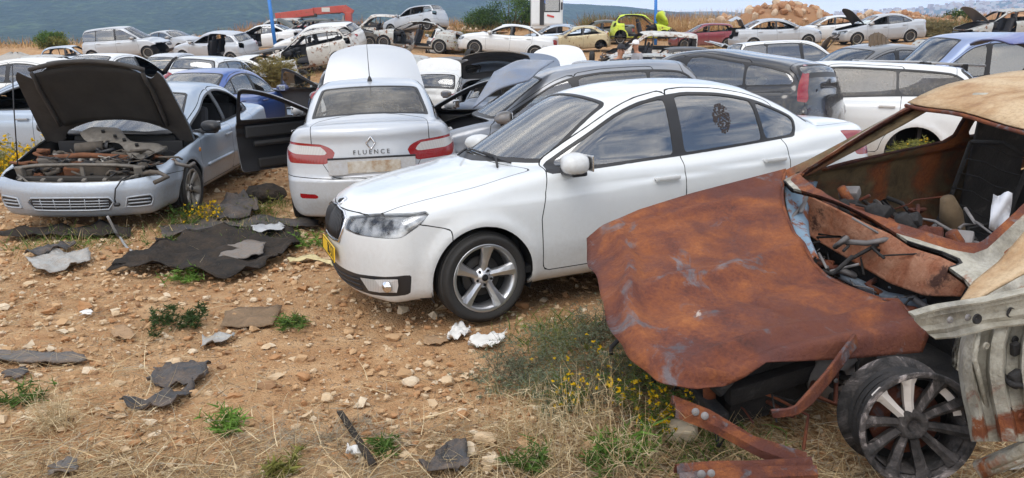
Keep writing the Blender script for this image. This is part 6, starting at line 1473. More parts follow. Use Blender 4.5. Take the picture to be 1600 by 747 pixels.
def build_boulders():
    cols = [simple('boulder_tan', (.42, .25, .145), .95, var=.3, scale=1.5), simple('boulder_orange', (.36, .19, .10), .95, var=.3, scale=1.5), simple('boulder_pale', (.50, .38, .27), .95, var=.25, scale=1.5)]
    Vb, Fb = icorock(1, 2); rr = np.random.default_rng(5); protos = []
    for k in range(9):
        n = Vb / np.linalg.norm(Vb, axis=1)[:, None]; d = np.ones(len(n))
        for q in range(14): ax = rr.normal(size=3); ax /= np.linalg.norm(ax); d = np.minimum(d, rr.uniform(.55, .95) / np.maximum(n @ ax, .05))
        V = n * d[:, None] * np.array([1.2, 1, .8]); protos.append(mesh_from('boulder', V, Fb, [cols[k % 3]], None, False))
    mnd = simple('mound_earth', (.30, .165, .085), .95, var=.4, scale=.8)
    for (px, D, w, h, n, lb) in ((1225, 54, 4.0, 1.7, 90, 'mound'), (1395, 54, 5.4, .75, 70, 'low'), (1140, 56, 3.2, .7, 26, 'mid'), (1590, 51, 3.4, .9, 34, 'right'), (700, 54, 4.5, .2, 26, 'left')):
        c = at(px, 45, D); c.z = gz1(c.x, c.y) - .1
        G = [[(w * math.cos(a) * math.cos(v), 2.0 * math.sin(a) * math.cos(v), h * math.sin(v) * (1 + .12 * math.sin(a * 3 + v * 5))) for v in np.linspace(0, PI / 2, 8)] for a in np.linspace(0, 2 * PI, 29)]
        b = MB(); b.sheet(G, .02); o = b.build('earth_mound', mnd, None, c); tag(o, kind='structure')
        for k in range(n):
            a = rr.uniform(PI, 2 * PI); v = rr.uniform(0, PI / 2.05); sz = (.10 + .34 * rr.random()**1.8) * (1 if h > .4 else .7)
            o = place('boulder', protos[rr.integers(9)], None, (c.x + w * math.cos(a) * math.cos(v), c.y + 2.0 * math.sin(a) * math.cos(v), c.z + h * math.sin(v) + sz * .2), tuple(rr.uniform(0, 6, 3))); o.scale = (sz, sz, sz)
            tag(o, 'rough orange tan boulder among the rubble along the back of the yard', 'boulder', 'boulders of the rubble mounds')
build_boulders()
def person_mesh(name, joints, mats):
    me = bpy.data.meshes.new(name); V = [j[0] for j in joints]; E = [(i, j[2]) for i, j in enumerate(joints) if j[2] is not None]; me.from_pydata(V, E, [])
    o = bpy.data.objects.new(name, me); COL.objects.link(o); m = o.modifiers.new('skin', 'SKIN'); m.use_smooth_shade = True
    for i, j in enumerate(joints): me.skin_vertices[0].data[i].radius = (j[1], j[1]); 
    me.skin_vertices[0].data[0].use_root = True
    o.modifiers.new('sub', 'SUBSURF').levels = 1; o.modifiers['sub'].render_levels = 2
    dg = bpy.context.evaluated_depsgraph_get(); dg.update(); me2 = bpy.data.meshes.new_from_object(o.evaluated_get(dg)); bpy.data.objects.remove(o)
    me2.materials.clear(); [me2.materials.append(m) for m in mats]; return me2
def build_people():
    skin = simple('skin', (.42, .22, .14), .6, var=.1); 
    for lb, px, py, D, yaw, shirt, capc, H in (('person in a dark grey shirt and dark cap bending beside the white bonnet', 964, 70, 17.2, -50, (.10, .10, .12), (.02, .02, .025), 1.78), ('person with a white cap behind the dark raised bonnet', 1000, 67, 19.6, 200, (.30, .30, .32), (.75, .75, .76), 1.72)):
        q = at(px, py, D); g = gz1(q.x, q.y); k = 1.0
        j = [((0, 0, .98), .15, None), ((.02, 0, 1.15), .145, 0), ((.06, 0, 1.34), .165, 1), ((.09, 0, 1.47), .07, 2), ((.11, 0, 1.53), .055, 3), ((.13, 0, 1.62), .088, 4), ((.13, 0, 1.72), .080, 5),
             ((.06, .19, 1.40), .07, 2), ((.12, .25, 1.16), .048, 7), ((.30, .20, 1.02), .036, 8), ((.38, .18, 1.0), .03, 9), ((.06, -.19, 1.40), .07, 2), ((.12, -.25, 1.16), .048, 11), ((.30, -.20, 1.05), .036, 12), ((.38, -.18, 1.04), .03, 13),
             ((0, .10, .90), .105, 0), ((.03, .11, .50), .07, 15), ((0, .12, .09), .05, 16), ((.13, .13, .04), .04, 17), ((0, -.10, .90), .105, 0), ((.02, -.11, .50), .07, 19), ((-.02, -.12, .09), .05, 20), ((.11, -.13, .04), .04, 21)]
        me = person_mesh('person', j, [skin, simple('shirt_' + lb[:24], shirt, .9), simple('trousers', (.05, .055, .08), .9), simple('shoes', (.03, .03, .03), .8)])
        mi = []
        for f in me.polygons:
            z = f.center.z; y = abs(f.center.y)
            mi.append(0 if z > 1.46 or (y > .15 and f.center.x > .2 and z > .9) else 1 if z > .95 else 3 if z < .09 else 2)
        me.polygons.foreach_set('material_index', mi)
        h = q.z - 1.78 * H / 1.78
        o = place('person', me, None, (q.x, q.y, max(g - .05, h)), (0, .0, math.radians(yaw))); tag(o, lb, 'person', 'people at work in the yard')
        cap = MB(); cap.lathe([(.001, .125), (.05, .115), (.085, .08), (.098, .03), (.098, .0)], 16, 0, Matrix.Translation((.13, 0, 1.68)) @ Matrix.Rotation(-PI / 2, 4, 'X') @ Matrix.Scale(-1, 4, (0, 1, 0))); cap.box((.24, 0, 1.70), (.12, .14, .012), (0, .15, 0), bev=.005)
        cap.build('cap', simple('cap_' + lb[:20], capc, .8), o)
        f = MB()
        f.box((.222, 0, 1.63), (.03, .028, .05), (0, -.3, 0), bev=.01); f.box((.130, .09, 1.63), (.04, .02, .06), bev=.008); f.box((.130, -.09, 1.63), (.04, .02, .06), bev=.008); f.build('face', skin, o)
        e = MB(); e.box((.205, .032, 1.655), (.012, .022, .012), bev=.004); e.box((.205, -.032, 1.655), (.012, .022, .012), bev=.004); e.box((.212, 0, 1.575), (.012, .05, .010), bev=.003); e.build('eyes', M_GAP, o)
        for s in (1, -1):
            hd = MB(); base = Vector((.40, s * .18, 1.02)); hd.box(base, (.08, .03, .075), bev=.012)
            for n_ in range(4): hd.tube([base + Vector((.03, 0, .028 - n_ * .018)), base + Vector((.075, -.01 * s, .026 - n_ * .019)), base + Vector((.095 - .006 * abs(n_ - 1), -.035 * s, .022 - n_ * .018))], [.009, .008, .006], 6)
            hd.tube([base + Vector((-.02, -.01 * s, .03)), base + Vector((.015, -.035 * s, .055)), base + Vector((.045, -.045 * s, .05))], [.011, .009, .007], 6); hd.build('hand', skin, o)
build_people()
# ================================================================== scrap and litter on the ground
def dusty(name, col, rough=.8, amount=.6, scale=6):
    t = NT(name); f = t.ramp(t.math('MULTIPLY', t.noise(scale, 7, .68), t.math('ADD', t.noise(scale * 9, 3), .5)), [(.36, (0, 0, 0)), (.72, (1, 1, 1))]); v = t.noise(scale * 3, 5)
    c = t.mix(t.math('MULTIPLY', f, amount), t.mix(v, tuple(x * .6 for x in col), tuple(x * 1.5 for x in col)), (.34, .22, .13)); MATS[name] = t.bsdf(c, rough, spec=.25, bump=t.math('ADD', v, f), bumpd=.006); return t.m
D_BLACK = dusty('felt_black', (.018, .017, .016), .95, .12, 5); D_PLAST = dusty('grey_plastic', (.05, .053, .058), .55, .30, 5); D_DUSTP = dusty('dusty_plastic', (.11, .11, .11), .7, .4); D_FELT = dusty('grey_felt', (.22, .21, .20), .95, .5, 20)
D_METAL = dusty('zinc_sheet', (.36, .37, .36), .5, .5, 7); D_CARD = dusty('cardboard', (.36, .235, .135), .9, .4, 9); D_BROWN = dusty('brown_board', (.17, .12, .075), .9, .6, 7); D_WHITE = simple('tissue', (.70, .69, .66), .9, var=.08, scale=20)
def debris(name, label, cat, mat, top, bot, lift=.012, amp=.02, th=.004, n=(12, 18), freq=9, seed=0, extra=None, jg=.006):
    T = interp_rows([[ground(*p) for p in top]], n[1])[0]; B = interp_rows([[ground(*p) for p in bot]], n[1])[0]
    rr = np.random.default_rng(seed); ph = rr.uniform(0, 6, 4); G = []
    for i, u in enumerate(np.linspace(0, 1, n[0])):
        row = []
        for j, (a, b) in enumerate(zip(T, B)):
            p = a * (1 - u) + b * u; e = min(u, 1 - u, j / (n[1] - 1), 1 - j / (n[1] - 1)) * 6
            jag = rr.normal(size=2) * jg * (e < .3); x, y = p[0] + jag[0], p[1] + jag[1]
            z = gz1(x, y) + lift + amp * (.5 + .5 * math.sin(x * freq + ph[0] + 2 * math.sin(y * freq * .7 + ph[1])) * math.cos(y * freq * 1.3 + ph[2] + x * 3) + .22 * math.sin(x * freq * 3.1 + ph[3] - y * freq * 2.3) * math.sin(y * freq * 3.7 + ph[0])) * (1 if extra is None else extra(u, j / (n[1] - 1)))
            z += (e < 1.2) * (1.2 - e) * min(amp, .035) * .7 * max(0, math.sin(j * .9 + i * .7 + ph[1]))
            row.append((x, y, z))
        G.append(row)
    c = np.mean([p for r in G for p in r], axis=0); b = MB(); b.sheet([[tuple(np.array(p) - c) for p in r] for r in G][::-1], th)
    o = b.build(name, mat, None, tuple(c)); tag(o, label, cat); return o
def build_debris():
    o = debris('floor_carpet', 'large torn black car carpet spread on the gravel in front of the silver saloon', 'carpet', D_BLACK, [(258, 392), (300, 372), (380, 362), (470, 372)], [(170, 425), (250, 432), (345, 446), (405, 432), (468, 388)], .02, .085, .008, (24, 34), 6.5, 1, jg=.014)
    debris('felt_patch', 'ragged grey felt scrap lying on the large black carpet', 'felt', D_FELT, [(352, 402), (385, 392), (416, 392)], [(344, 418), (380, 420), (412, 412)], .075, .02, .01, (8, 12), 20, 2)
    debris('trim_strip', 'long dark plastic trim behind the black carpet under the silver saloon bumper', 'plastic scrap', D_PLAST, [(250, 362), (330, 348), (420, 345), (498, 352)], [(255, 376), (340, 366), (430, 360), (500, 362)], .02, .05, .004, (7, 24), 8, 3)
    debris('wheel_arch_liner', 'curved black wheel arch liner lying behind the carpet', 'plastic scrap', D_PLAST, [(326, 336), (352, 322), (368, 309), (398, 326)], [(340, 350), (370, 354), (392, 350), (406, 340)], .03, .12, .005, (12, 16), 6, 4)
    debris('plastic_sheet', 'crumpled dark sheet in the weeds below the open bonnet car', 'plastic scrap', D_BLACK, [(0, 372), (60, 362), (130, 358), (205, 362)], [(0, 380), (60, 378), (130, 376), (205, 374)], .02, .06, .004, (7, 24), 10, 5)
    debris('metal_bracket', 'grey galvanised sheet bracket at the left edge of the gravel', 'sheet metal', D_METAL, [(42, 412), (80, 402), (140, 400)], [(62, 436), (100, 430), (143, 414)], .03, .04, .004, (9, 14), 14, 6)
    debris('bracket_arm', 'dark bent bracket arm above the galvanised sheet bracket', 'sheet metal', D_PLAST, [(40, 402), (75, 398), (118, 386)], [(45, 410), (78, 406), (122, 392)], .04, .05, .006, (5, 14), 16, 7)
    debris('clear_plastic', 'pale crushed plastic piece on the far corner of the black carpet', 'plastic scrap', simple('pale_plastic', (.42, .43, .44), .35), [(395, 370), (425, 366), (448, 368)], [(396, 378), (425, 376), (446, 374)], .09, .03, .004, (6, 12), 20, 8)
    debris('printed_paper', 'blue and yellow printed paper strip beside the white saloon nose', 'paper', simple('paper_print', (.55, .46, .24), .7, var=.6, scale=16), [(450, 408), (485, 402), (520, 412)], [(452, 413), (486, 409), (520, 419)], .015, .015, .003, (5, 14), 20, 9)
    debris('plank', 'long dusty grey plastic plank at the left edge', 'plastic scrap', D_DUSTP, [(-30, 556), (60, 556), (132, 560)], [(-30, 570), (60, 574), (136, 570)], .015, .015, .012, (6, 18), 6, 10)
    debris('rubber_scrap', 'small torn dark scrap under the grey plank at the left edge', 'rubber scrap', D_PLAST, [(6, 588), (25, 584), (44, 585)], [(8, 598), (24, 598), (42, 594)], .015, .02, .005, (6, 8), 20, 11)
    debris('rubber_mat', 'square dark rubber mat piece in the left foreground', 'rubber scrap', D_PLAST, [(250, 582), (290, 579), (332, 582)], [(229, 612), (275, 612), (318, 608)], .02, .05, .006, (12, 16), 13, 12)
    debris('rubber_flap', 'long torn rubber flap just below the square mat', 'rubber scrap', D_PLAST, [(190, 640), (235, 632), (270, 622), (305, 610)], [(200, 645), (240, 644), (272, 645), (300, 622)], .015, .06, .005, (8, 18), 13, 13)
    debris('tin_strip', 'crossed pale grey tin strip on the gravel between mat and board', 'sheet metal', D_METAL, [(316, 532), (340, 528), (366, 528)], [(315, 549), (340, 545), (368, 534)], .015, .025, .003, (6, 12), 22, 14)
    debris('board', 'dusty brown board lying flat on the gravel in the middle left', 'board', D_BROWN, [(352, 492), (395, 485), (440, 484)], [(346, 515), (390, 516), (428, 512)], .012, .012, .008, (7, 12), 10, 15)
    debris('cardboard_piece', 'tan cardboard scrap left of the twiggy weed', 'cardboard', D_CARD, [(172, 516), (190, 512), (204, 520)], [(178, 532), (196, 535), (215, 533)], .015, .02, .004, (6, 10), 14, 16)
    debris('cardboard_piece', 'tan cardboard scrap beside the white tissues', 'cardboard', D_CARD, [(664, 532), (690, 527), (706, 530)], [(660, 541), (684, 544), (700, 538)], .012, .015, .004, (6, 10), 14, 17)
    debris('tissue', 'crumpled torn white tissue beside the tan cardboard', 'tissue', D_WHITE, [(704, 526), (718, 514), (735, 520)], [(700, 540), (718, 538), (733, 530)], .02, .035, .003, (14, 16), 38, 18)
    debris('tissue', 'larger white tissue lying at the edge of the grey green shrub', 'tissue', D_WHITE, [(738, 538), (765, 530), (792, 528)], [(731, 547), (760, 552), (785, 546)], .02, .03, .003, (12, 16), 24, 19)
    debris('rubber_strip', 'narrow straight black rubber strip in the bottom foreground', 'rubber scrap', D_BLACK, [(527, 657), (548, 690), (578, 742)], [(536, 656), (558, 690), (590, 740)], .05, .003, .010, (4, 18), 3, 20, jg=.001)
    debris('rubber_scrap', 'ragged black rubber lump at the bottom edge under the straw', 'rubber scrap', D_PLAST, [(668, 738), (695, 712), (728, 704)], [(655, 752), (700, 752), (735, 742)], .02, .05, .006, (8, 12), 16, 21)
    debris('rubber_scrap', 'flat grey rubber scrap at the bottom left edge', 'rubber scrap', D_DUSTP, [(78, 742), (100, 732), (122, 728)], [(80, 756), (104, 752), (122, 742)], .02, .02, .006, (7, 10), 14, 22)
    debris('paper_scrap', 'tiny white paper scrap on the gravel left of the weed', 'paper', D_WHITE, [(126, 490), (136, 488), (145, 489)], [(127, 496), (136, 496), (144, 495)], .01, .012, .002, (5, 6), 30, 23)
    debris('paper_scrap', 'white crumpled paper beside the narrow rubber strip', 'paper', D_WHITE, [(545, 712), (556, 706), (566, 708)], [(543, 722), (556, 722), (567, 718)], .015, .04, .002, (7, 8), 40, 24)
    debris('sheet_scrap', 'silver torn sheet lying under the wreck sill at the lower right', 'sheet metal', D_METAL, [(1560, 735), (1590, 722), (1640, 712)], [(1565, 752), (1600, 745), (1650, 735)], .03, .03, .004, (6, 10), 14, 25)
    # grey hose, dark ball of torn plastic
    P = [at(168, 338, 7.25)] + [ground(*q, lift=.02) for q in ((186, 372), (205, 395), (238, 406))]; Q = smooth_rows([[np.array(p)] for p in P], 20)[:, 0]
    b = MB(); b.tube([Vector(q) for q in Q], .012, 8); tag(b.build('hose', simple('grey_hose', (.30, .30, .30), .6)), 'pale grey hose hanging down onto the ground from the open bonnet car', 'hose')
    c = ground(413, 316); V, F = icorock(1, 3); rr = np.random.default_rng(3); V = V * (1 + .25 * fbm2(V[:, 0] * 3 + V[:, 2] * 2, V[:, 1] * 3 - V[:, 2], 4, 5))[:, None] * np.array([.24, .2, .13])
    o = place('plastic_bundle', mesh_from('plastic_bundle', V, F, [D_BLACK], None, False), None, (c.x, c.y, c.z + .09)); tag(o, 'black bundle of torn plastic behind the wheel arch liner', 'bundle')
    c = ground(1064, 688); V = icorock(1, 3)[0]; V = np.sign(V) * np.abs(V)**.7 * (1 + .12 * fbm2(V[:, 0] * 4, V[:, 1] * 4 + V[:, 2] * 3, 6, 5))[:, None] * np.array([.075, .06, .05])
    o = place('stone_block', mesh_from('stone_block', V, F, [simple('pale_stone', (.60, .50, .36), .95, var=.2, scale=20)], None, False), None, (c.x, c.y, c.z + .045)); tag(o, 'pale broken stone block beside the rusty beams', 'stone')
build_debris()
def build_dusty_bonnet():
    C = [[(738, 168, 8.35), (756, 138, 8.55), (772, 112, 8.9)], [(778, 146, 8.45), (800, 118, 8.75), (818, 100, 9.2)], [(826, 124, 8.6), (846, 106, 8.95), (866, 94, 9.45)]]
    G = smooth_rows(interp_rows([[at(p[0], p[1], p[2] - .62) + Vector((0, 0, .05 if k == 1 else 0)) for p in r] for k, r in enumerate(C)], 12), 14)
    b = MB(); b.sheet(G.tolist(), .02); tag(b.build('loose_bonnet', paint('dusty_bonnet', (.17, .21, .29), .3, .42, .4, .8, 0, (.27, .26, .25))), 'dusty grey blue bonnet leaning on the dark grey hatchback windscreen', 'bonnet')
build_dusty_bonnet()
def build_scrap():
    """loose tyres, bonnets and doors lying between the back rows"""
    tm = wheel_meshes('steel', .305, .222)[0]; r = random.Random(17)
    for k, (px, py, D) in enumerate([(470, 100, 27), (528, 94, 31), (604, 92, 33), (735, 92, 31), (742, 86, 34), (880, 98, 28), (925, 88, 36), (1085, 96, 30), (1095, 88, 35), (1160, 84, 35), (1280, 82, 33), (1440, 78, 33), (250, 98, 31), (420, 86, 38), (715, 78, 42)]):
        p = at(px, py, D); z = gz1(p.x, p.y); fl_ = k % 3
        o = place('scrap_tyre', tm, None, (p.x, p.y, z + (.10 if fl_ else .30)), (PI / 2 if fl_ else 0, r.uniform(-.2, .2) if fl_ else 0, r.uniform(0, 6))); tag(o, 'black loose tyre without a rim lying between the back rows of cars', 'tyre', 'loose tyres between the back rows')
    kinds = [('hood', 'loose_bonnet', 'bonnet'), ('door_front', 'loose_door', 'car door'), ('front_bumper', 'loose_bumper', 'bumper'), ('trunk_lid', 'loose_boot_lid', 'boot lid')]
    cols = [W_DUSTY, SILW, GREYBLUE, BLACKD, SIL, W_OLD, BLUEP, MAR, DGREEN]
    cn = ['white', 'weathered silver', 'dusty grey blue', 'dusty black', 'silver', 'stained white', 'blue', 'dark red', 'dark green']
    spots = [(452, 92, 30), (560, 92, 30), (625, 90, 32), (705, 96, 28), (845, 92, 32), (890, 90, 34), (950, 100, 28), (1070, 82, 38), (1150, 82, 36), (1290, 74, 36), (1330, 80, 30), (1450, 74, 34), (1500, 72, 32), (300, 100, 30), (220, 100, 33), (395, 92, 34), (760, 84, 36), (1120, 78, 40)]
    seen = {}
    for k, (px, py, D) in enumerate(spots):
        own, nm, cat = kinds[k % 4]; T = tof(('hatch', 'sedan', 'focus')[k % 3]); key = (own, 'L' if own in SIDED else 'C')
        if key not in T['parts']: continue
        me = T['parts'][key]; c = np.zeros(3); n = len(me.vertices); co = np.zeros(n * 3); me.vertices.foreach_get('co', co); c = co.reshape(-1, 3).mean(0)
        p = at(px, py, D); z = gz1(p.x, p.y); ci = (k * 5) % 9
        M = Matrix.Translation((p.x, p.y, z + .30)) @ Matrix.Rotation(r.uniform(0, 6), 4, 'Z') @ Matrix.Rotation(r.uniform(.2, .8), 4, 'Y') @ Matrix.Rotation(r.uniform(.7, 1.5) if own == 'door_front' else r.uniform(-.3, .3), 4, 'X') @ Matrix.Translation(-Vector(c))
        o = place(nm, me); o.matrix_world = M; override(o, cols[ci]); nb = ['beside the stripped white shell', 'below the crane wreck row', 'left of the doorless grey shell', 'behind the silver saloon bonnet', 'left of the gold coupe', 'below the gold coupe', 'near the people at work', 'right of the lime green car', 'before the maroon hatchback', 'below the white saloon', 'before the silver saloon with black bonnet', 'right of that black bonnet saloon', 'by the far right wreck', 'behind the gold saloon', 'below the people carrier', 'below the silver hatchback without its rear door', 'near the left side of the skyline bushes', 'between lime green car and maroon hatchback'][k]
        tag(o, 'loose %s %s leaning %s' % (cn[ci], cat, nb), cat, 'loose body panels between the back rows')
build_scrap()
# ================================================================== gravel, dry grass, weeds and shrubs
def leafmat(name, col, var=.35):
    key = 'leaf_' + name
    if key in MATS: return MATS[key]
    t = NT(key); g = t.n('ShaderNodeNewGeometry'); r = g.outputs['Random Per Island']
    c = t.ramp(r, [(0, tuple(x * (1 - var) for x in col)), (.5, col), (1, tuple(min(1, x * (1 + var)) for x in col))])
    b = t.n('ShaderNodeBsdfPrincipled'); t.l(c, b.inputs['Base Color']); b.inputs['Roughness'].default_value = .7; b.inputs['Specular IOR Level'].default_value = .25
    tr = t.n('ShaderNodeBsdfTranslucent'); t.l(c, tr.inputs['Color']); mx = t.n('ShaderNodeMixShader'); mx.inputs[0].default_value = .25; t.l(b.outputs[0], mx.inputs[1]); t.l(tr.outputs[0], mx.inputs[2]); t.l(mx.outputs[0], t.out.inputs['Surface'])
    MATS[key] = t.m; return t.m
def ribbons(base, d0, L, w, droop, seg=4, taper=True, rr=rng):
    """curved flat blades; returns vertices, faces"""
    n = len(base); d0 = d0 / (np.linalg.norm(d0, axis=1)[:, None] + 1e-9); side = np.cross(d0, rr.normal(size=(n, 3))); side /= np.linalg.norm(side, axis=1)[:, None] + 1e-9
    bend = rr.normal(size=(n, 3)) * .35; V = np.zeros((n, seg + 1, 2, 3)); p = base.copy(); d = d0.copy()
    for s in range(seg + 1):
        k = (1 - .85 * s / seg) if taper else 1.0
        V[:, s, 0] = p + side * (w * k / 2)[:, None]; V[:, s, 1] = p - side * (w * k / 2)[:, None]
        d = d + bend / seg + np.array([0, 0, -1]) * (droop / seg)[:, None]; d /= np.linalg.norm(d, axis=1)[:, None] + 1e-9; p = p + d * (L / seg)[:, None]
    V = V.reshape(-1, 3); b = (np.arange(n) * (seg + 1) * 2)[:, None]; F = []
    for s in range(seg): q = np.array([s * 2, s * 2 + 1, s * 2 + 3, s * 2 + 2]); F.append(b + q)
    return V, np.stack(F, 1).reshape(-1, 4)
def leaf_mesh(name, V, F, mats, mi=None):
    me = bpy.data.meshes.new(name); me.vertices.add(len(V)); me.vertices.foreach_set('co', np.asarray(V, np.float32).ravel())
    F = np.asarray(F, np.int32); k = F.shape[1]; me.loops.add(F.size); me.loops.foreach_set('vertex_index', F.ravel()); me.polygons.add(len(F)); me.polygons.foreach_set('loop_start', np.arange(0, F.size, k, dtype=np.int32))
    try: me.polygons.foreach_set('loop_total', np.full(len(F), k, np.int32))
    except Exception: pass
    for m in mats: me.materials.append(m)
    if mi is not None: me.polygons.foreach_set('material_index', np.asarray(mi, np.int32))
    me.polygons.foreach_set('use_smooth', np.zeros(len(F), dtype=bool)); me.update(calc_edges=True); me.validate(); return me
def cams_scatter(n, y0, y1, rr, px0=-400, px1=1850, pw=1.0):
    """points on the ground spread over the visible wedge"""
    y = y0 + (y1 - y0) * rr.random(n)**pw; px = rr.uniform(px0, px1, n); x = (px - 800) / FPX * (y * CP + 1.3 * SP + .2); return x, y
def build_gravel():
    rr = np.random.default_rng(12); Vb, Fb = icorock(1, 1); n = 42000
    x, y = cams_scatter(n, 1.7, 12.5, rr, pw=1.5); dens = fbm2(x * .9, y * .9, 31, 4); near = np.clip((3.1 - y) / .9, 0, 1)
    keep = rr.random(n) < np.clip(.82 + .6 * dens - .45 * near, .10, 1); x, y = x[keep], y[keep]; n = len(x)
    s = (.0055 + .014 * rr.random(n)**2.4 + .024 * (rr.random(n) < .05) * rr.random(n)) * (1 + .05 * y); z = gz(x, y) + s * .25
    A = rr.normal(size=(n, 3, 3)); Q, _ = np.linalg.qr(A); nz_ = 1 + .40 * rr.normal(size=(n, len(Vb), 1)); sc = np.stack([1 + .35 * rr.random(n), np.ones(n), .62 + .25 * rr.random(n)], 1)
    V = np.einsum('vk,nkj->nvj', Vb, Q) * nz_ * .9; V = V * sc[:, None, :] * s[:, None, None] + np.stack([x, y, z], 1)[:, None, :]
    F = (np.arange(n) * len(Vb))[:, None, None] + np.array(Fb)[None]; mi = np.repeat(rr.choice(5, n, p=[.28, .26, .22, .14, .10]), len(Fb))
    cols = [(.48, .31, .17), (.56, .42, .27), (.41, .225, .11), (.62, .51, .37), (.30, .18, .10)]
    me = leaf_mesh('gravel', V.reshape(-1, 3), F.reshape(-1, 3), [simple('stone_%s' % 'abcde'[i], c, .95, var=.18, scale=30, spec=.2) for i, c in enumerate(cols)], mi)
    tag(place('gravel', me), 'loose pale orange gravel scattered over the yard floor', 'gravel', kind='stuff')
    # single larger stones
    for k, (px, py, s) in enumerate([(612, 530, .05), (160, 505, .03), (475, 590, .045), (640, 600, .05), (545, 520, .04), (700, 600, .05), (430, 560, .035), (300, 552, .03), (560, 700, .05), (760, 690, .055), (815, 480, .05), (850, 470, .04), (90, 480, .04), (240, 470, .035), (600, 690, .04), (735, 705, .05), (925, 700, .05), (510, 625, .04), (20, 470, .035), (395, 470, .03)]):
        c = ground(px, py); V, F3 = icorock(1, 3); r3 = np.random.default_rng(k); nn = V / np.linalg.norm(V, axis=1)[:, None]; dd = np.ones(len(V))
        for q in range(12): ax = r3.normal(size=3); ax /= np.linalg.norm(ax); dd = np.minimum(dd, r3.uniform(.5, .92) / np.maximum(nn @ ax, .05))
        V = nn * (dd * (1 + .04 * fbm2(nn[:, 0] * 7 + k, nn[:, 1] * 7 + nn[:, 2] * 5, k, 4)))[:, None] * np.array([s * 1.1, s, s * .62])
        o = place('stone', mesh_from('stone', V, F3, [simple('stone_%s' % 'abcd'[k % 4], cols[k % 4], .95)], None, False), None, (c.x, c.y, c.z + s * .25), (0, 0, k)); tag(o, 'fist sized pale orange stone lying loose on the yard gravel', 'stone', 'larger loose stones on the gravel')
build_gravel()
STRAW = [leafmat('straw', (.52, .39, .22)), leafmat('straw_pale', (.64, .53, .34)), leafmat('straw_brown', (.25, .165, .085)), leafmat('straw_grey', (.36, .31, .23))]
GREEN = leafmat('green', (.085, .15, .03)); BGREEN = leafmat('bright_green', (.13, .24, .04)); GGREY = leafmat('grey_green', (.17, .20, .13)); DKGREEN = leafmat('dark_green', (.04, .075, .02)); YEL = leafmat('yellow_flower', (.75, .50, .015), .2); OLV = leafmat('olive', (.20, .20, .05)); TWIG = leafmat('twig', (.14, .095, .06)); CREAM = leafmat('cream', (.7, .66, .5), .1)
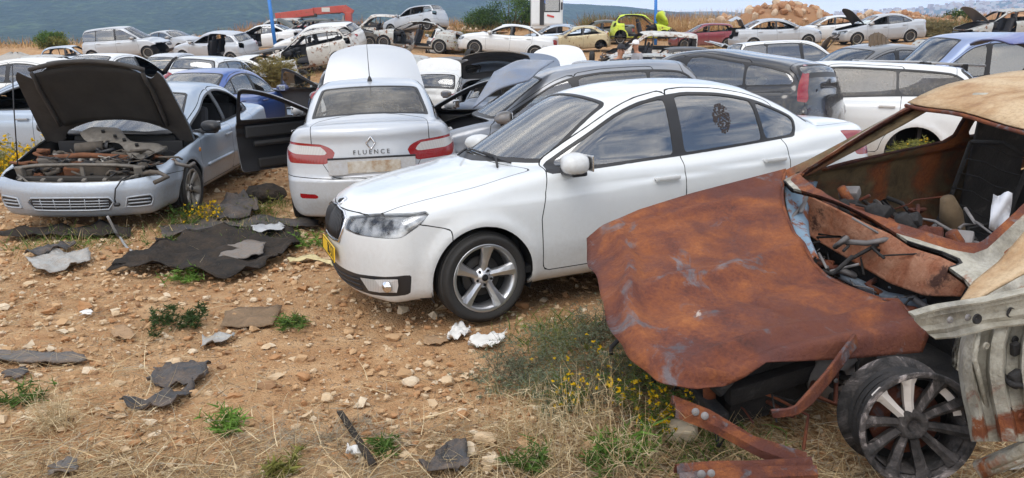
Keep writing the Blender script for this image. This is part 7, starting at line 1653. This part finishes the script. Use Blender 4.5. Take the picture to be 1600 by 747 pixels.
def build_straw():
    rr = np.random.default_rng(21); n = 150000; x, y = cams_scatter(n, 1.55, 9.5, rr, pw=2.2); px = 800 + x / (y * CP + .5) * FPX
    d = fbm2(x * 1.1, y * 1.3, 44, 4); bias = np.interp(y, [1.6, 2.35, 2.8, 3.3, 4.2, 9], [1.0, .95, .60, .16, .05, .06]); right = np.clip((px - 600) / 200, 0, 1) * (y < 3.3) * .2 + .25 * np.clip((px - 880) / 150, 0, 1) * (y < 4.5)
    keep = rr.random(n) < np.clip(bias + right + .28 * d, 0, .92); x, y = x[keep], y[keep]; n = len(x); up = rr.random(n) < .10
    d0 = rr.normal(size=(n, 3)); d0[:, 2] = np.where(up, 1.0, rr.random(n) * .22 + .03); L = np.where(up, rr.uniform(.05, .18, n), rr.uniform(.05, .26, n)); w = rr.uniform(.002, .0052, n)
    V, F = ribbons(np.stack([x, y, gz(x, y) + .006 + rr.random(n) * .025], 1), d0, L, w, np.where(up, .5, .18), 4, rr=rr); mi = np.repeat(rr.choice(4, n, p=[.42, .24, .18, .16]), 4)
    tag(place('dry_grass', leaf_mesh('dry_grass', V, F, STRAW, mi)), 'dry flattened straw grass covering the near ground', 'dry grass', kind='stuff')
    # tall dry grass on the bank behind the yard, and brush between the rows
    n = 26000; px = np.concatenate([rr.uniform(500, 1680, 17000), rr.uniform(900, 1200, 5000), rr.uniform(290, 480, 2500), rr.uniform(-80, 300, 1500)]); y = rr.uniform(51, 61, n); x = (px - 800) / FPX * y
    den = fbm2(x * .4, y * .4, 8, 4) + .3 * (px > 900) ; k = den > -.25; x, y, px = x[k], y[k], px[k]; n = len(x)
    d0 = rr.normal(size=(n, 3)) * .35; d0[:, 2] = 1; hgt = rr.uniform(.35, .95, n) * (1 + .55 * (px > 900) * (px < 1190))
    V, F = ribbons(np.stack([x, y, gz(x, y) - .05], 1), d0, hgt, rr.uniform(.03, .07, n), np.full(n, .35), 3, rr=rr); c = fbm2(x * .25, y * .3, 19, 3); mi = np.repeat(np.where(c > .25, 1, np.where(c < -.35, 2, 0)) * (rr.random(n) < .8), 3)
    tag(place('bank_grass', leaf_mesh('bank_grass', V, F, [leafmat('bank_rust', (.36, .19, .075)), leafmat('bank_olive', (.17, .15, .055)), leafmat('bank_straw', (.50, .34, .17))], mi)), 'tall rust coloured dry grass along the back bank', 'dry grass', kind='stuff')
    n = 20000; x, y = cams_scatter(n, 11, 50, rr); k = fbm2(x * .5, y * .3, 12, 4) > .1; x, y = x[k], y[k]; n = len(x); d0 = rr.normal(size=(n, 3)) * .4; d0[:, 2] = 1
    V, F = ribbons(np.stack([x, y, gz(x, y) - .02], 1), d0, rr.uniform(.15, .5, n), rr.uniform(.015, .03, n), np.full(n, .4), 3, rr=rr)
    tag(place('rank_grass', leaf_mesh('rank_grass', V, F, [leafmat('bank_straw', (.5, .34, .17)), OLV], np.repeat(rr.choice(2, n, p=[.7, .3]), 3))), 'sparse dry grass growing between the rows of cars', 'dry grass', kind='stuff')
    # short green growth round the cars
    n = 5200; cx = np.array([(-3.3, 7.6, .75), (-3.0, 8.8, .55), (-2.85, 7.9, .5), (-4.3, 6.95, .55), (-2.6, 7.2, .45), (.35, 4.4, .35), (.9, 3.0, .35), (-.9, 6.6, .5), (1.0, 4.0, .3)]); w_ = rr.choice(len(cx), n); x = cx[w_, 0] + rr.normal(size=n) * cx[w_, 2] * .5; y = cx[w_, 1] + rr.normal(size=n) * cx[w_, 2] * .42
    d0 = rr.normal(size=(n, 3)) * .6; d0[:, 2] = 1; V, F = ribbons(np.stack([x, y, gz(x, y)], 1), d0, rr.uniform(.05, .17, n), rr.uniform(.004, .011, n), np.full(n, .7), 3, rr=rr)
    tag(place('green_growth', leaf_mesh('green_growth', V, F, [GREEN, OLV, BGREEN, STRAW[0]], np.repeat(rr.choice(4, n, p=[.4, .2, .15, .25]), 3))), 'short green weeds and grass round the silver cars and white saloon', 'grass', kind='stuff')
build_straw()
def plant(name, label, cat, c, h, spread, nstem, leaf, lsize=(.02, .05), lw=.010, lper=26, stem=TWIG, flower=None, nfl=0, fsize=.012, lean=.5, seed=0, sw=.004, group=None, branch=0, droop=.35):
    rr = np.random.default_rng(seed + 100); root = empty(name, c); tag(root, label, cat, group)
    b0 = np.zeros((nstem, 3)); b0[:, :2] = rr.normal(size=(nstem, 2)) * spread * .16; d0 = rr.normal(size=(nstem, 3)) * lean; d0[:, 2] = np.abs(d0[:, 2]) * .3 + 1; L = h * rr.uniform(.55, 1.1, nstem)
    def path(b, d, L, dr, k=9):
        P = [b.copy()]; d = d / np.linalg.norm(d, axis=1)[:, None]; bend = rr.normal(size=b.shape) * .3
        for s in range(k): d = d + bend / k + np.array([0, 0, -dr / k]); d /= np.linalg.norm(d, axis=1)[:, None]; P.append(P[-1] + d * (L / k)[:, None])
        return np.stack(P, 1)
    P = path(b0, d0, L, droop); allP = [P]
    if branch:
        m = nstem * branch; i = rr.integers(nstem, size=m); t = rr.integers(3, 9, size=m); bb = P[i, t]; dd = rr.normal(size=(m, 3)) * .8; dd[:, 2] = np.abs(dd[:, 2]) * .7 + .1; allP.append(path(bb, dd, h * rr.uniform(.2, .5, m), droop * .6))
    sv, sf = [], []; off = 0
    for Q in allP:
        n, k, _ = Q.shape; wd = np.linspace(1, .35, k) * sw * (1 if Q is P else .6)
        for ax in (0, 1):
            s = np.zeros((n, 3)); s[:, ax] = 1; V = np.stack([Q + s[:, None] * wd[None, :, None] / 2, Q - s[:, None] * wd[None, :, None] / 2], 2); sv.append(V.reshape(-1, 3)); bq = off + (np.arange(n) * k * 2)[:, None, None] + (np.arange(k - 1) * 2)[None, :, None]; sf.append((bq + np.array([0, 1, 3, 2])).reshape(-1, 4)); off += n * k * 2
    place('stem', leaf_mesh('stem', np.concatenate(sv), np.concatenate(sf), [stem]), root)
    pts = []; 
    for Q in allP: i = rr.integers(Q.shape[0], size=lper * Q.shape[0]); t = rr.random(len(i)) * (Q.shape[1] - 1.01); t = np.maximum(t, 1.2); a = t.astype(int); f = (t - a)[:, None]; pts.append(Q[i, a] * (1 - f) + Q[i, a + 1] * f)
    pts = np.concatenate(pts); n = len(pts)
    if n: d = rr.normal(size=(n, 3)); d[:, 2] = np.abs(d[:, 2]) * .6 + .1; V, F = ribbons(pts, d, rr.uniform(*lsize, n), np.full(n, lw) * rr.uniform(.6, 1.2, n), np.full(n, .4), 2, rr=rr); place('foliage', leaf_mesh('foliage', V, F, [leaf]), root)
    if flower is not None:
        Q = allP[-1]; i = rr.integers(Q.shape[0], size=nfl); t = rr.integers(6, Q.shape[1], size=nfl); fp = np.repeat(Q[i, t] + rr.normal(size=(nfl, 3)) * fsize * 1.2, 5, 0); d = rr.normal(size=(len(fp), 3)); d[:, 2] += .5
        V, F = ribbons(fp, d, rr.uniform(.6, 1.2, len(fp)) * fsize, np.full(len(fp), fsize * .7), np.full(len(fp), .1), 1, False, rr=rr); place('flowers', leaf_mesh('flowers', V, F, [flower]), root)['kind'] = 'stuff'
    return root
def build_plants():
    G = ground
    for k, (px, py, h, sp) in enumerate([(800, 590, .26, .5), (880, 560, .32, .55), (940, 610, .33, .5), (860, 630, .25, .5), (930, 530, .30, .4), (990, 600, .30, .35)]):
        plant('thorn_shrub', ['low grey green thorn bush beside the large white tissue', 'tallest grey green thorn bush left of the rusty bonnet', 'grey green thorn bush with yellow sprays under the rusty bonnet', 'sparse thorn bush in front of the white saloon rear door', 'thorn bush tucked behind the bonnet corner near the white sill', 'thorn bush right under the rusty bonnet tip'][k], 'shrub', G(px, py), h * 1.1, sp, 60, GGREY, (.010, .032), .0045, 9, OLV if k % 2 else TWIG, YEL if k in (2, 5) else None, 26 if k in (2, 5) else 0, .011, 1.5, seed=k, sw=.0035, branch=5, droop=.8, group='grey green thorn bushes by the wreck')
    for k, (px, py, h, lb) in enumerate([(985, 655, .42, 'tall upright yellow flower stalk left of the bonnet corner'), (1040, 668, .36, 'thin yellow flower stalk against the bonnet lower edge'), (905, 650, .24, 'leaning yellow flower spray at the front of the thorn bushes'), (1010, 690, .26, 'yellow flower stalk among green leaves below the bonnet')]):
        plant('flower_stalk', lb, 'plant', G(px, py), h, .10, 7, GREEN, (.015, .04), .005, 16, OLV, YEL, 46, .013, .35, seed=20 + k, sw=.004, branch=3)
    plant('leafy_weed', 'bright green leafy weed in front of the rusty beams', 'weed', G(985, 725), .24, .22, 16, BGREEN, (.05, .11), .013, 16, GREEN, seed=30, lean=.6)
    plant('leafy_weed', 'dark green weed at the bottom beside the bright leafy weed', 'weed', G(940, 735), .16, .25, 16, GREEN, (.03, .07), .010, 14, GREEN, seed=31, lean=.8)
    for k, (px, py, h, sp, lb) in enumerate([(360, 675, .15, .15, 'small fresh green seedling in the straw'), (458, 510, .10, .30, 'low green weed right of the brown board'), (285, 352, .30, .55, 'green weed clump under the open bonnet car wheel'), (320, 350, .26, .4, 'yellow flowering weed beside the front wheel of the open bonnet car'), (490, 385, .22, .45, 'green weed under the silver saloon rear bumper'), (35, 632, .12, .3, 'green weed patch at the left edge above the straw'), (605, 705, .07, .16, 'grey green rosette weed beside the narrow rubber strip'), (445, 740, .10, .18, 'green sprig at the bottom edge'), (290, 440, .15, .3, 'green weed at the front edge of the black carpet'), (830, 735, .16, .25, 'green grass clump at the bottom edge under the thorn bushes'), (262, 385, .12, .35, 'flat green weed behind the black carpet'), (415, 335, .28, .45, 'green weed between the two silver cars')]):
        plant('green_weed', lb, 'weed', G(px, py), h, sp, 20, (BGREEN, GREEN, GREEN, OLV)[k % 4], (.03, .07), .011, 16, GREEN, YEL if k == 3 else None, 60 if k == 3 else 0, .02, .8, seed=40 + k)
    plant('twiggy_weed', 'dark twiggy weed standing in the middle of the gravel', 'weed', G(275, 512), .17, .55, 30, DKGREEN, (.02, .04), .008, 16, TWIG, seed=60, lean=1.1, branch=3)
    plant('dry_tuft', 'tuft of pale dry grass in the left foreground straw', 'grass tuft', G(88, 668), .20, .25, 60, STRAW[1], (.05, .14), .003, 6, STRAW[0], seed=61, lean=.5)
    for k, (px, py, h, lb) in enumerate([(860, 735, .42, 'tall thin dry grass stems in front of the thorn bushes'), (965, 745, .45, 'tall dry stalk at the bottom edge before the leafy weed'), (790, 690, .30, 'dry grass stems left of the thorn bushes'), (900, 700, .34, 'dry grass stems among the thorn bushes'), (840, 690, .30, 'pale dry grass clump before the tallest thorn bush'), (1010, 740, .30, 'dry stems at the bottom edge by the rusty channel beam'), (930, 680, .38, 'dry stalks behind the bright green leafy weed')]):
        plant('grass_tuft', lb, 'grass tuft', G(px, py), h, .30, 24, STRAW[1], (.03, .09), .003, 7, STRAW[0], seed=62 + k, lean=.32, sw=.003)
    for k in range(5):
        plant('dry_twigs', 'tangle of bleached dry twigs lying on the straw', 'twigs', G(430 + 45 * k, 700 - 8 * (k % 3)), .18, .5, 22, STRAW[3], (.02, .05), .003, 4, STRAW[3], seed=70 + k, lean=2.2, droop=1.2, branch=2, group='tangles of dry twigs')
    plant('yellow_broom', 'yellow flowering broom bush at the left edge beside the open bonnet car', 'shrub', G(4, 300), .75, .8, 70, OLV, (.03, .07), .010, 26, OLV, YEL, 420, .035, .6, seed=80, branch=3, sw=.008)
    plant('dry_brush', 'dry olive brush between the stripped white shell and the blue saloon', 'shrub', at(428, 138, 21) , .9, 1.4, 120, leafmat('brush_olive', (.24, .20, .07)), (.06, .14), .02, 26, STRAW[2], seed=81, lean=.5, branch=2, sw=.012)
    plant('dry_brush', 'dry olive brush below the tipped silver hatchback', 'shrub', at(712, 84, 36), .8, 1.5, 90, leafmat('brush_olive', (.24, .20, .07)), (.08, .2), .035, 22, STRAW[2], seed=82, lean=.6, branch=2, sw=.02)
    plant('dry_brush', 'grey olive brush right of the silver saloon with the black bonnet', 'shrub', at(1462, 66, 42), 1.3, 3.2, 200, leafmat('brush_grey', (.22, .19, .09)), (.10, .22), .04, 20, STRAW[2], seed=83, lean=.7, branch=2, sw=.02)
    plant('weed_clump', 'green weeds showing under the white estate through the wreck window', 'weed', at(1440, 258, 7.4), .30, .5, 40, OLV, (.03, .06), .010, 20, GREEN, YEL, 40, .015, .7, seed=84, branch=2)
    # leafy bushes on the skyline
    for k, (px, py, D, w, h, lb) in enumerate([(752, 54, 55, 1.7, 1.5, 'left round green bush on the back bank'), (800, 54, 56, 2.3, 2.5, 'tall dark green bush beside the white lorry cab'), (838, 54, 57, 1.4, 1.6, 'green bush half hidden by the white lorry cab'), (1497, 38, 54, 1.3, .95, 'dark green bush with pale blossoms on the right skyline'), (84, 84, 50, 1.2, 1.1, 'yellow green bush at the far left beyond the grey heap'), (1000, 44, 57, 1.6, .8, 'olive bush on the bank behind the lime green car')]):
        c = at(px, py, D); c.z = gz1(c.x, c.y) - .1; rr = np.random.default_rng(90 + k); root = empty('bush', c); tag(root, lb, 'bush')
        b = MB()
        for q in range(7): a = rr.uniform(0, 6.28); e = np.array([math.cos(a) * w * .55, math.sin(a) * w * .4, h * rr.uniform(.5, .9)]); b.tube([(0, 0, 0), tuple(e * .5 + rr.normal(size=3) * .08), tuple(e)], [.06, .04, .015], 6)
        b.build('branches', TWIG, root)['kind'] = 'stuff'
        nb = 26; cc = rr.normal(size=(nb, 3)); cc /= np.linalg.norm(cc, axis=1)[:, None]; cc = cc * rr.uniform(.45, 1, nb)[:, None]**.6 * np.array([w * .8, w * .6, h * .42]) + np.array([0, 0, h * .55]); m = 190
        pts = np.repeat(cc, m, 0) + rr.normal(size=(nb * m, 3)) * np.array([.26, .26, .20]) * (w / 1.8); pts[:, 2] = np.abs(pts[:, 2]); d = rr.normal(size=pts.shape); V, F = ribbons(pts, d, rr.uniform(.08, .18, len(pts)), rr.uniform(.04, .09, len(pts)), np.full(len(pts), .4), 2, rr=rr)
        cl = np.repeat(rr.choice(3, nb), m); cols = {4: [OLV, GREEN, OLV], 5: [OLV, OLV, STRAW[2]]}.get(k, [DKGREEN, GREEN, leafmat('bush_mid', (.06, .105, .035))]); place('foliage', leaf_mesh('foliage', V, F, cols, np.repeat(cl, 2)), root)
        if k == 3: V, F = ribbons(cc[rr.integers(nb, size=90)] + rr.normal(size=(90, 3)) * .25, rr.normal(size=(90, 3)), np.full(90, .1), np.full(90, .09), np.full(90, .1), 1, False, rr=rr); place('flowers', leaf_mesh('flowers', V, F, [CREAM]), root)['kind'] = 'stuff'
build_plants()
